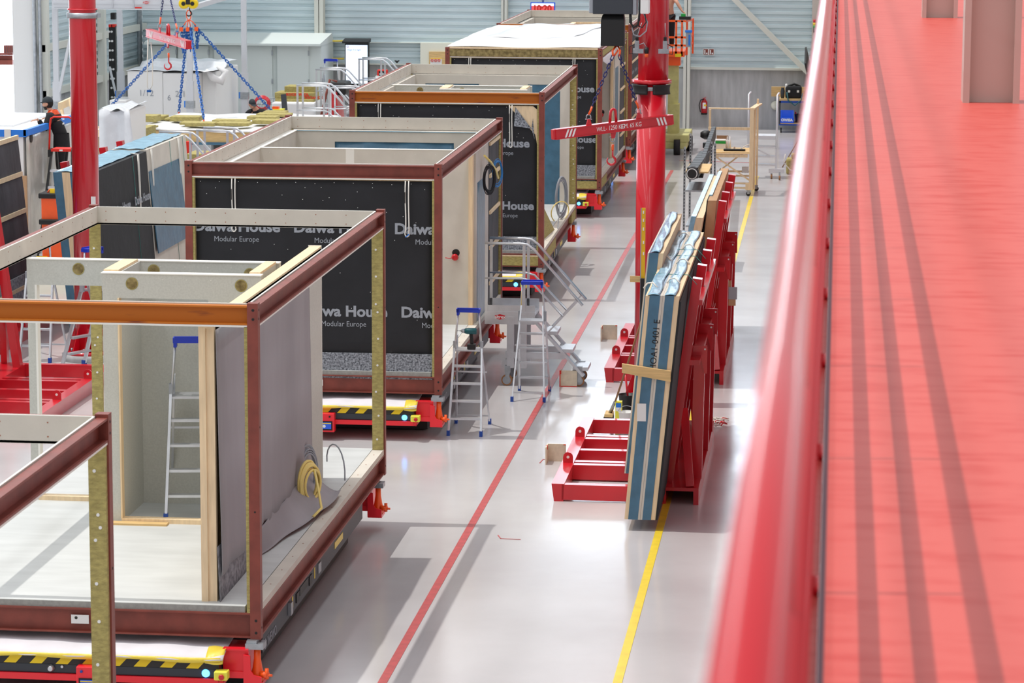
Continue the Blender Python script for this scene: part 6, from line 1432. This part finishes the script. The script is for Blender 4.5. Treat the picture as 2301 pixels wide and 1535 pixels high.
# ================================================================== background right
# timber work platform on castors
yb = 67.0
t = thing('work_platform', 'tall pale timber work platform on castors with a table top, by the yellow line', 'timber platform', (-2.3, 67.5, 0))
P2 = lambda u, v, y=yb: fy(u, v, y)
xl_, xr2 = P2(1608, 400).x, P2(1685, 400).x
zt3 = P2(1650, 246).z; ztab = P2(1650, 343).z
def post(x0, x1, y0, y1, z0, z1, n='post'): MB().box(x0, x1, y0, y1, z0, z1).build(n, 'pine', t, bevel=0.004)
post(xr2-0.02, xr2+0.07, yb, yb+0.045, 0.14, zt3); post(xr2-0.10, xr2-0.02, yb, yb+0.045, 0.14, 0.3); post(xr2+0.07, xr2+0.115, yb+0.1, yb+0.2, 0.14, zt3); post(xr2+0.10, xr2+0.145, yb+1.1, yb+1.2, 0.14, P2(1690, 222, yb+1.2).z)
x_l = P2(1593, 250, yb+0.3).x
post(x_l, x_l+0.05, yb+0.3, yb+0.35, 0.9, P2(1593, 246, yb+0.3).z); post(x_l, x_l+0.05, yb+1.1, yb+1.15, 0.14, 1.0)
a = P2(1592, 243, yb+0.15); post(x_l, xr2+0.07, yb+0.0, yb+0.1, zt3, zt3+0.03, 'top_rail'); post(x_l, xr2-0.02, yb+0.1, yb+0.14, P2(1640, 293).z, P2(1640, 287).z, 'mid_rail')
MB().bar((xr2+0.03, yb, zt3+0.02), (xr2+0.16, yb+1.3, zt3+0.03), 0.12, 0.035).build('top_rail', 'pine', t)
MB().box(xl_-0.05, xr2, yb+0.02, yb+1.25, ztab-0.02, ztab).build('table_top', 'plank', t); post(xl_-0.05, xr2, yb, yb+0.04, P2(1640, 346).z, ztab-0.02, 'table_edge'); post(xl_, xr2-0.06, yb+0.02, yb+0.06, P2(1640, 354).z, P2(1640, 347).z, 'table_rail')
for v in (392, 402, 411, 421): post(xl_, xr2-0.02, yb+(0.9 if v < 405 else 0.1), yb+(0.94 if v < 405 else 0.14), P2(1640, v+4, yb).z, P2(1640, v, yb).z, 'lower_rail')
z0_, z1_ = P2(1640, 405).z, P2(1640, 354).z
MB().bar((xl_+0.0, yb+0.08, z1_), (xr2-0.02, yb+0.08, z0_), 0.03, 0.06, (0, 1, 0)).build('cross_brace', 'pine', t); MB().bar((xl_+0.05, yb+0.95, z0_+0.12), (xr2-0.22, yb+0.95, z1_), 0.03, 0.06, (0, 1, 0)).build('cross_brace', 'pine', t)
for (x, y) in ((xr2-0.03, yb+0.05), (x_l+0.03, yb+1.1), (xr2+0.12, yb+1.15)):
    c_ = MB().box(x-0.04, x+0.04, y-0.04, y+0.04, 0.11, 0.14).box(x-0.03, x+0.03, y-0.03, y-0.02, 0.05, 0.11).build('castor', 'galv', t); MB().cyl((x, y-0.02, 0.055), (x, y+0.02, 0.055), 0.054, 16).build('wheel', 'black', c_)
a = P2(1608, 313, yb+0.9); b = P2(1631, 325, yb+0.9)
t = thing('carton', 'white and green carton standing on the timber platform table', 'carton', ((a.x+b.x)/2, yb+0.95, ztab)); MB().box(a.x, b.x, yb+0.8, yb+1.0, ztab, a.z).m(1).box(a.x-0.001, b.x+0.001, yb+0.795, yb+0.8, a.z-0.09, a.z-0.03).build('body', ['white', 'green'], t); MB().box(a.x+0.02, b.x+0.05, yb+1.0, yb+1.02, a.z-0.02, a.z+0.08).build('flap', 'brown_wood', t)
for u, lab in ((1634, 'left white sealant cartridge beside the green carton on the timber platform'), (1640, 'right white sealant cartridge beside the green carton on the timber platform')):
    c = P2(u, 322, yb+0.9); MB_ = MB().lathe((c.x, yb+0.9, ztab), [(0.027, 0), (0.027, 0.2), (0.01, 0.22), (0.006, 0.29)], 12); tag(MB_.build('cartridge', 'white'), lab, 'sealant cartridge')
c0 = P2(1626, 331, yb+0.4); c1 = P2(1675, 331, yb+0.4)
t = thing('dust_brush', 'black brush head lying on the timber platform table', 'brush', ((c0.x+c1.x)/2, yb+0.4, ztab)); MB().box(c0.x, c1.x, yb+0.35, yb+0.45, ztab, ztab+0.05).build('bristles', 'black', t, bevel=0.015); MB().tube([(c1.x-0.1, yb+0.45, ztab+0.05), (c1.x, yb+0.8, ztab+0.09), (c1.x+0.08, yb+1.0, ztab+0.1)], 0.012, 6).build('handle', 'sling', t)
c = P2(1650, 326, yb+0.5); tag(MB().lathe((c.x, yb+0.6, ztab), [(0.02, 0), (0.02, 0.07), (0.012, 0.09)], 12).build('small_bottle', 'gallery_post'), 'tiny pinkish bottle standing on the timber platform table', 'bottle')
a = P2(1667, 375, yb+0.95); b = P2(1682, 389, yb+0.95); bt('parts_tray', 'clear small parts box on the lower rail of the timber platform', 'parts box', (1667, 375, 1682, 389), yb+0.85, 0.12, 'shrink')
# slotted shelf with black segmented ducts
t = thing('slotted_shelf', 'galvanised slotted upright shelving holding the black segmented ducts', 'shelving', (-3.0, 57, 0))
def upright(u, v0, v1, y):
    a = fy(u, v0, y); mb = MB().box(a.x-0.02, a.x+0.02, y, y+0.004, max(0, fy(u, v1, y).z), a.z).box(a.x-0.02, a.x-0.016, y, y+0.035, max(0, fy(u, v1, y).z), a.z).m(1)
    z = a.z-0.05
    while z > 0.1: mb.box(a.x-0.008, a.x+0.008, y-0.002, y, z-0.035, z); z -= 0.06
    mb.build('upright', ['galv', 'black'], t)
upright(1539, 330, 620, 54.0); upright(1552, 300, 620, 55.6); upright(1599, 318, 620, 58.5); upright(1607, 322, 620, 59.0)
a = fy(1540, 383, 54); b = fy(1600, 383, 54)
for (v, n) in ((384, 'plank'), (426, 'galv'), (505, 'galv')):
    a = fy(1541, v, 54.1); MB().hexa([(a.x, 54.0, a.z-0.03), (a.x+0.42, 54.0, a.z-0.03), (a.x+0.42, 55.5, a.z-0.03), (a.x, 55.5, a.z-0.03), (a.x, 54.0, a.z), (a.x+0.42, 54.0, a.z), (a.x+0.42, 55.5, a.z), (a.x, 55.5, a.z)]).build('shelf', n, t)
def duct(name, label, p0, p1, n, w_, h_, ring=False):
    p0 = Vector(p0); p1 = Vector(p1); t = thing(name, label, 'duct', p0); d = (p1-p0)/n; mb = MB()
    for k in range(n): e0 = p0+d*k; mb.bar(e0+d*0.04, e0+d*0.94, w_, h_)
    mb.bar(p0+d*0.1, p1-d*0.1, w_*0.9, h_*0.9); mb.build('segments', 'black', t, bevel=0.012)
    if ring:
        MB().tube([p0-d*0.25, p0+d*0.3], h_*0.56, 20).build('end_cuff', 'black_rubber', t); dn_ = d.normalized(); c = p0-d*0.26
        MB().tube([c, c-dn_*0.01], h_*0.50, 20).m(1).tube([c-dn_*0.011, c-dn_*0.02], h_*0.42, 20).build('pipe_mouth', ['white', 'black'], t)
    return t
duct('segmented_duct', 'black segmented duct with open round end pointing at the camera', fy(1556, 389, 53.6), fy(1584, 350, 59.5), 7, 0.20, 0.2, True)
duct('segmented_duct', 'upper long black segmented duct on the slotted shelving', fy(1574, 385, 55.4), fy(1604, 297, 66.2), 16, 0.10, 0.26)
c = fy(1590, 303, 65); tag(MB().lathe((c.x-0.03, 65, c.z-0.1), [(0.04, 0.0), (0.13, 0.05), (0.13, 0.15), (0.05, 0.2)], 18).build('rubber_cap', 'black'), 'round black cap on top of the far end of the ducts', 'cap')
bt('duct_bracket', 'small black bracket box left of the segmented ducts', 'bracket', (1579, 321, 1592, 333), 63.5, 0.2, 'black')
# aluminium step platform far right
t = thing('stair_platform', 'aluminium step platform facing away beside the timber platform', 'stair platform', (-1.6, 71.2, 0))
ya = 71.0
xa, xb = fy(1697, 350, ya).x, fy(1742, 350, ya).x
for v in (310, 329, 350, 369): z = fy(1720, v, ya).z; MB().box(xa-0.1, xb, ya+(v-310)*0.0, ya+0.22, z-0.04, z).build('step', 'alu_plain', t)
z = fy(1720, 310, ya).z; MB().box(xa-0.1, xb+0.04, ya, ya+0.6, z, z+0.05).build('deck', 'alu_plain', t)
for (x, n) in ((xb, 'stringer'), (xa-0.12, 'stringer')): MB().box(x, x+0.05, ya, ya+0.05, 0.2, z+0.02).build(n, 'alu_plain', t)
for (u, v0) in ((1747, 214), (1683, 212)):
    p_ = fy(u, v0, ya-0.1); MB().tube([(p_.x, ya-0.1, z-0.25), (p_.x, ya-0.1, p_.z), (p_.x+0.03, ya+0.3, p_.z+0.02)], 0.025, 8).build('hand_post', 'alu_plain', t)
MB().bar((xa, ya+0.02, z-0.25), (xb-0.05, ya+0.02, 0.5), 0.03, 0.07, (0, 1, 0)).build('brace', 'alu_plain', t); MB().box(xb-0.15, xb+0.22, ya-0.1, ya, 0.14, 0.24).build('foot_beam', 'alu_plain', t)
for (x, y) in ((xb-0.08, ya-0.05), (xb+0.12, ya-0.35), (xa-0.1, ya+0.4)): MB().box(x-0.02, x+0.02, y-0.03, y+0.03, 0.1, 0.2).m(1).cyl((x-0.02, y, 0.06), (x+0.02, y, 0.06), 0.06, 14).build('castor', ['galv', 'pine_knot'], t)
# blue tool trolley with bag, crate, helmet at the back wall
t = thing('tool_trolley', 'blue-framed two-shelf trolley standing at the concrete back wall', 'trolley', (-1.0, 83.9, 0))
yt = 83.6; T_ = lambda u, v: fy(u, v, yt)
x0_, x1_ = T_(1751, 230).x, T_(1806, 230).x; zt4 = T_(1780, 227).z; zb4 = T_(1780, 279).z
MB().box(x0_, x1_+0.2, yt, yt+0.7, zt4-0.06, zt4).m(1).box(x0_, x1_+0.2, yt+0.02, yt+0.7, zt4, zt4+0.06).build('top_shelf', ['blue_foot', 'plank'], t)
MB().box(x0_, x1_+0.2, yt, yt+0.7, zb4-0.04, zb4).m(1).box(x0_, x1_+0.2, yt+0.02, yt+0.7, zb4, zb4+0.03).build('lower_shelf', ['blue_foot', 'plank'], t)
for x in (x0_, x1_+0.16): MB().box(x, x+0.04, yt, yt+0.04, zb4, zt4).build('upright', 'agv_dark', t)
for x in (x0_+0.06, x1_+0.1): MB().cyl((x-0.02, yt+0.1, 0.07), (x+0.02, yt+0.1, 0.07), 0.07, 14).build('wheel', 'black', t)
a = T_(1732, 199); b = T_(1818, 222)
t = thing('notice_board', 'brown timber board with handwriting behind the black bag', 'board', ((a.x+b.x)/2, 84.5, b.z)); MB().box(a.x, b.x, 84.3, 84.4, b.z, a.z).build('board', 'plank', t)
a = T_(1765, 192); b = T_(1801, 219)
t = thing('tool_bag', 'open black tool bag with teal strap on the blue trolley', 'bag', ((a.x+b.x)/2, yt+0.3, zt4+0.06)); MB().box(a.x, b.x, yt+0.1, yt+0.5, zt4+0.06, a.z-0.03).build('body', 'black_cloth', t, bevel=0.06)
mb = MB()
for u in (1773, 1793): c = T_(u, 206); mb.box(c.x-0.03, c.x+0.03, yt+0.08, yt+0.1, c.z-0.03, c.z+0.03)
mb.build('buckles', 'sling', t); MB().tube([T_(1768, 208)+Vector((0, 0.08, 0)), T_(1771, 225)+Vector((0, -0.04, 0)), T_(1786, 237)+Vector((0, -0.04, 0)), T_(1800, 225)+Vector((0, -0.04, 0)), T_(1804, 210)+Vector((0, 0.08, 0))], 0.018, 6).build('strap', 'teal', t); MB().tube([T_(1770, 196)+Vector((0, .3, 0)), T_(1784, 190)+Vector((0, .3, 0)), T_(1798, 196)+Vector((0, .3, 0))], 0.03, 8).build('rim', 'black', t)
c = T_(1758, 218); tag(MB().lathe((c.x, yt+0.2, zt4+0.06), [(0.05, 0), (0.06, 0.2), (0.04, 0.27), (0.05, 0.3)], 14).build('flask', 'agv_dark'), 'small dark bottle at the left end of the trolley top', 'bottle')
c = T_(1759, 218); tag(MB().lathe((c.x+0.09, yt+0.3, zt4+0.06), [(0.035, 0), (0.035, 0.36), (0.025, 0.4)], 14).build('tube_bottle', 'white'), 'white upright tube between the dark bottle and the black bag', 'bottle')
a = T_(1753, 250); b = T_(1783, 278)
t = thing('blue_crate', 'bright blue plastic crate with white lettering on the lower trolley shelf', 'crate', ((a.x+b.x)/2, yt+0.2, zb4+0.03)); h = a.z-(zb4+0.03)
MB().box(a.x, b.x, yt+0.02, yt+0.05, zb4+0.03, zb4+0.03+h*0.45).box(a.x, a.x+0.03, yt+0.02, yt+0.45, zb4+0.03, a.z).box(b.x-0.03, b.x, yt+0.02, yt+0.45, zb4+0.03, a.z).box(a.x, b.x, yt+0.42, yt+0.45, zb4+0.03, a.z).box(a.x, b.x, yt+0.02, yt+0.45, zb4+0.03, zb4+0.05).build('body', 'screen_blue', t)
MB().text('OWISA', 0.10, (a.x+0.03, yt+0.018, zb4+0.08), (1, 0, 0), (0, 0, 1), 0.006).build('lettering', 'letter_white', t)
c = T_(1795, 268); t = thing('bucket', 'black bucket of tools on the right of the lower trolley shelf', 'bucket', (c.x, yt+0.25, zb4+0.03)); MB().lathe((c.x, yt+0.25, zb4+0.03), [(0.10, 0), (0.13, 0.24), (0.12, 0.24), (0.09, 0.02)], 18).build('body', 'black', t); MB().tube([(c.x, yt+0.25, zb4+0.1), (c.x+0.05, yt+0.2, zb4+0.4), (c.x+0.12, yt+0.2, zb4+0.38)], 0.02, 6).m(1).cyl((c.x-0.08, yt+0.2, zb4+0.1), (c.x-0.1, yt+0.2, zb4+0.33), 0.02, 6).build('tool_handles', ['galv', 'red_paint'], t)
c = fy(1742, 238, 84.6); t = thing('hard_hat', 'white hard hat hanging on the concrete wall left of the trolley', 'helmet', (c.x, 84.6, c.z-0.12)); MB().lathe((c.x, 84.78, c.z), [(0.13, -0.02), (0.12, -0.08), (0.08, -0.15), (0.02, -0.18)], 20, 'y').build('shell', 'oyster', t)
# fire extinguisher, signs
c = fy(1582, 240, 84.6); t = thing('fire_extinguisher', 'red fire extinguisher with black hose mounted on the concrete back wall', 'fire extinguisher', (c.x, 84.65, c.z-0.25))
MB().lathe((c.x, 84.70, c.z-0.23), [(0.09, 0.05), (0.09, 0.36), (0.05, 0.42), (0.03, 0.46)], 18).m(1).lathe((c.x, 84.70, c.z-0.23), [(0.088, 0), (0.092, 0.05)], 18).build('cylinder', ['red_paint', 'black'], t)
MB().box(c.x-0.04, c.x+0.05, 84.55, 84.56, c.z-0.05, c.z+0.12).m(1).box(c.x-0.0, c.x+0.07, 84.548, 84.555, c.z+0.02, c.z+0.07).build('label', ['letter_white', 'yellow'], t)
MB().tube([(c.x, 84.6, c.z+0.22), (c.x-0.1, 84.58, c.z+0.19), (c.x-0.14, 84.57, c.z+0.05), (c.x-0.1, 84.57, c.z-0.15)], 0.014, 6).m(1).bar((c.x-0.05, 84.6, c.z+0.23), (c.x+0.06, 84.6, c.z+0.28), 0.02, 0.015).build('hose', ['black', 'red_paint'], t)
a = fy(1579, 110, 84.5); b = fy(1604, 125, 84.5); t = thing('fire_sign', 'pair of small red fire extinguisher pictograms on the steel cladding', 'sign', ((a.x+b.x)/2, 84.7, b.z)); MB().box(a.x, b.x, 84.68, 84.72, b.z, a.z).build('plate', 'white', t)
mb = MB(); mw = (b.x-a.x)/2
for k in (0, 1): mb.m(0).box(a.x+mw*k+0.02, a.x+mw*(k+1)-0.015, 84.67, 84.68, b.z+0.015, a.z-0.015).m(1).box(a.x+mw*k+0.04, a.x+mw*k+0.07, 84.66, 84.67, b.z+0.03, a.z-0.04).box(a.x+mw*k+0.09, a.x+mw*k+0.13, 84.66, 84.67, b.z+0.03, b.z+0.07)
mb.build('pictograms', ['primer', 'letter_white'], t)
a = fy(1816, 177, 83.0); bt('fire_sign', 'red and white sign at the edge of the cream pillar behind the rail', 'sign', (1818, 177, 1828, 194), 83.18, 0.02, 'red_edge')
# broom stick and wool bale at far right
tag(MB().tube([fz(1758, 376), fy(1812, 285, 72.2)], 0.014, 8).build('broomstick', 'brown_wood'), 'long brown stick leaning at the far right beside the wool bale', 'stick')
q = fz(1766, 392); t = thing('insulation_bale', 'yellow-green mineral wool bale in clear bag on the floor at the far right', 'insulation', (q.x+0.3, q.y+0.3, 0)); MB().box(q.x, q.x+0.7, q.y, q.y+0.5, 0, 0.38).build('wool', 'rockwool', t, bevel=0.05); MB().box(q.x+0.12, q.x+0.7, q.y+0.02, q.y+0.4, 0.38, 0.5).build('wool_top', 'rockwool', t, bevel=0.04)
MB().tube([(q.x-0.02, q.y-0.02, 0.5), (q.x-0.06, q.y-0.05, 0.3), (q.x+0.1, q.y-0.08, 0.12), (q.x+0.3, q.y-0.03, 0.05)], 0.012, 6).build('strap', 'sling', t)
# scissor lift with a worker's arm
t = thing('scissor_lift', 'orange scissor lift with pale green base behind the right red column', 'scissor lift', (-3.95, 77.3, 0))
yl = 77.0; q0, q1 = fy(1516, 300, yl).x, fy(1549, 300, yl).x
MB().box(q0-0.6, q1, yl-0.3, yl+1.6, 0.32, 0.52).box(q0-0.6, q1-0.05, yl-0.3, yl+1.6, 0.15, 0.32).build('base', 'olive_paint', t, bevel=0.02)
for (x, y) in ((q1-0.28, yl-0.32), (q1-0.02, yl+0.9), (q0-0.45, yl-0.32)): MB().cyl((x-0.1, y, 0.2), (x+0.06, y, 0.2), 0.2, 20).build('wheel', 'black_rubber', t)
m0, m1 = fy(1500, 200, yl).x, fy(1523, 200, yl).x
MB().box(m0, m1, yl+0.2, yl+0.5, 0.5, fy(1515, 145, yl).z).box(m0, m1+0.03, yl+0.15, yl+0.55, 0.5, fy(1515, 235, yl).z).build('mast', 'olive_paint', t); MB().box(m0-0.03, m1+0.05, yl+0.1, yl+0.6, fy(1515, 148, yl).z, fy(1515, 128, yl).z).build('mast_head', 'orange', t)
zb5, zt5 = fy(1515, 126, yl).z, fy(1515, 46, yl).z; c0, c1 = fy(1500, 100, yl).x, fy(1551, 100, yl).x; ym = yl+0.9
MB().box(c0, c1-0.15, yl, yl+1.3, zb5-0.02, zb5+0.12).m(1).box(fy(1517, 120, yl).x, fy(1531, 120, yl).x, yl-0.01, yl, zb5-0.02, zb5+0.06).build('cage_floor', ['orange', 'yellow'], t)
for (x, y) in ((fy(1517, 90, yl).x, yl), (fy(1530, 90, yl).x, yl), (fy(1539, 90, yl).x, yl+0.5), (fy(1550, 90, yl).x, ym+0.2)): MB().box(x, x+0.05, y, y+0.05, zb5, zt5).build('cage_post', 'orange', t)
for z in (zt5-0.04, (zb5+zt5)/2, zb5+0.25): MB().box(c0, fy(1540, 90, yl).x, yl, yl+0.04, z, z+0.05).build('cage_rail', 'orange', t); MB().bar((fy(1540, 90, yl).x, yl, z+0.02), (c1, ym+0.2, z+0.02), 0.04, 0.05).build('cage_rail', 'orange', t)
MB().box(fy(1526, 34, yl).x, fy(1552, 34, yl).x, yl, yl+0.3, zt5+0.02, zt5+0.10).m(1).box(fy(1530, 30, yl).x, fy(1540, 30, yl).x, yl+0.05, yl+0.2, zt5+0.1, zt5+0.17).build('tool_tray', ['black', 'green'], t)
MB().box(fy(1541, 80, yl).x, fy(1553, 80, yl).x, yl, yl+0.15, fy(1541, 106, yl).z, fy(1541, 70, yl).z).m(1).box(fy(1547, 80, yl).x, fy(1551, 80, yl).x, yl-0.01, yl, fy(1541, 102, yl).z, fy(1541, 78, yl).z).build('side_bag', ['grey_hose', 'blue_tape'], t)
MB().box(fy(1541, 80, yl).x-0.02, fy(1553, 80, yl).x+0.02, yl-0.02, yl+0.17, fy(1541, 73, yl).z, fy(1541, 68, yl).z).build('bag_rim', 'blue_tape', t)
# worker on the lift, mostly above the frame
sx_, sz_ = fy(1505, -20, yl+0.6).x, fy(1505, -12, yl+0.6).z
t = thing('person', 'worker on the orange scissor lift, only a bare forearm visible above the tray', 'person', (sx_, yl+0.6, zb5+0.12))
el = fy(1521, 5, yl+0.4); wr = fy(1532, 24, yl+0.35); f1 = zb5+0.12; bz = lambda h: f1+h
torso = [(sx_-0.05, yl+0.7, bz(0.95), 0.15, 0.12), (sx_-0.04, yl+0.7, bz(1.15), 0.15, 0.12), (sx_, yl+0.68, bz(1.38), 0.13, 0.1), (sx_+0.02, yl+0.66, bz(1.5), 0.055, 0.055), (sx_+0.03, yl+0.65, bz(1.62), 0.08, 0.09), (sx_+0.03, yl+0.65, bz(1.72), 0.07, 0.08)]
arm = [torso[2], (sx_+0.12, yl+0.55, bz(1.36), 0.07, 0.07), (*el, 0.048, 0.048), ((el.x+wr.x)/2, yl+0.38, (el.z+wr.z)/2, 0.045, 0.045), (*wr, 0.03, 0.03)]
arm2 = [torso[2], (sx_-0.2, yl+0.6, bz(1.36), 0.07, 0.07), (sx_-0.22, yl+0.5, bz(1.08), 0.048, 0.048), (sx_-0.1, yl+0.35, bz(0.98), 0.03, 0.03)]
legs = [[torso[0], (sx_-0.05+s_*0.1, yl+0.7, bz(0.85), 0.1, 0.1), (sx_-0.05+s_*0.11, yl+0.68, bz(0.48), 0.07, 0.07), (sx_-0.05+s_*0.11, yl+0.72, bz(0.06), 0.05, 0.05)] for s_ in (-1, 1)]
skin_mesh('body', [torso, arm, arm2]+legs+hand_chains(wr, (0.6, -0.2, -0.5), (0, 0, 1)), 'skin', t).location = -Vector(t.location)
skin_mesh('shirt', [[(x, y, z, a+.015, b+.015) for (x, y, z, a, b) in torso[:3]], [(x, y, z, a+.012, b+.012) for (x, y, z, a, b) in arm[:2]]], 'black_cloth', t).location = -Vector(t.location)
skin_mesh('trousers', [[(x, y, z, a+.015, b+.015) for (x, y, z, a, b) in l] for l in legs], 'black_cloth', t).location = -Vector(t.location)
MB().grid(lambda u, v: (sx_+0.03+0.1*sin(pi*.55*v)*cos(2*pi*u), yl+0.65+0.11*sin(pi*.55*v)*sin(2*pi*u), bz(1.66)+0.13*cos(pi*.55*v)), 16, 8).build('hair', 'hair', t)
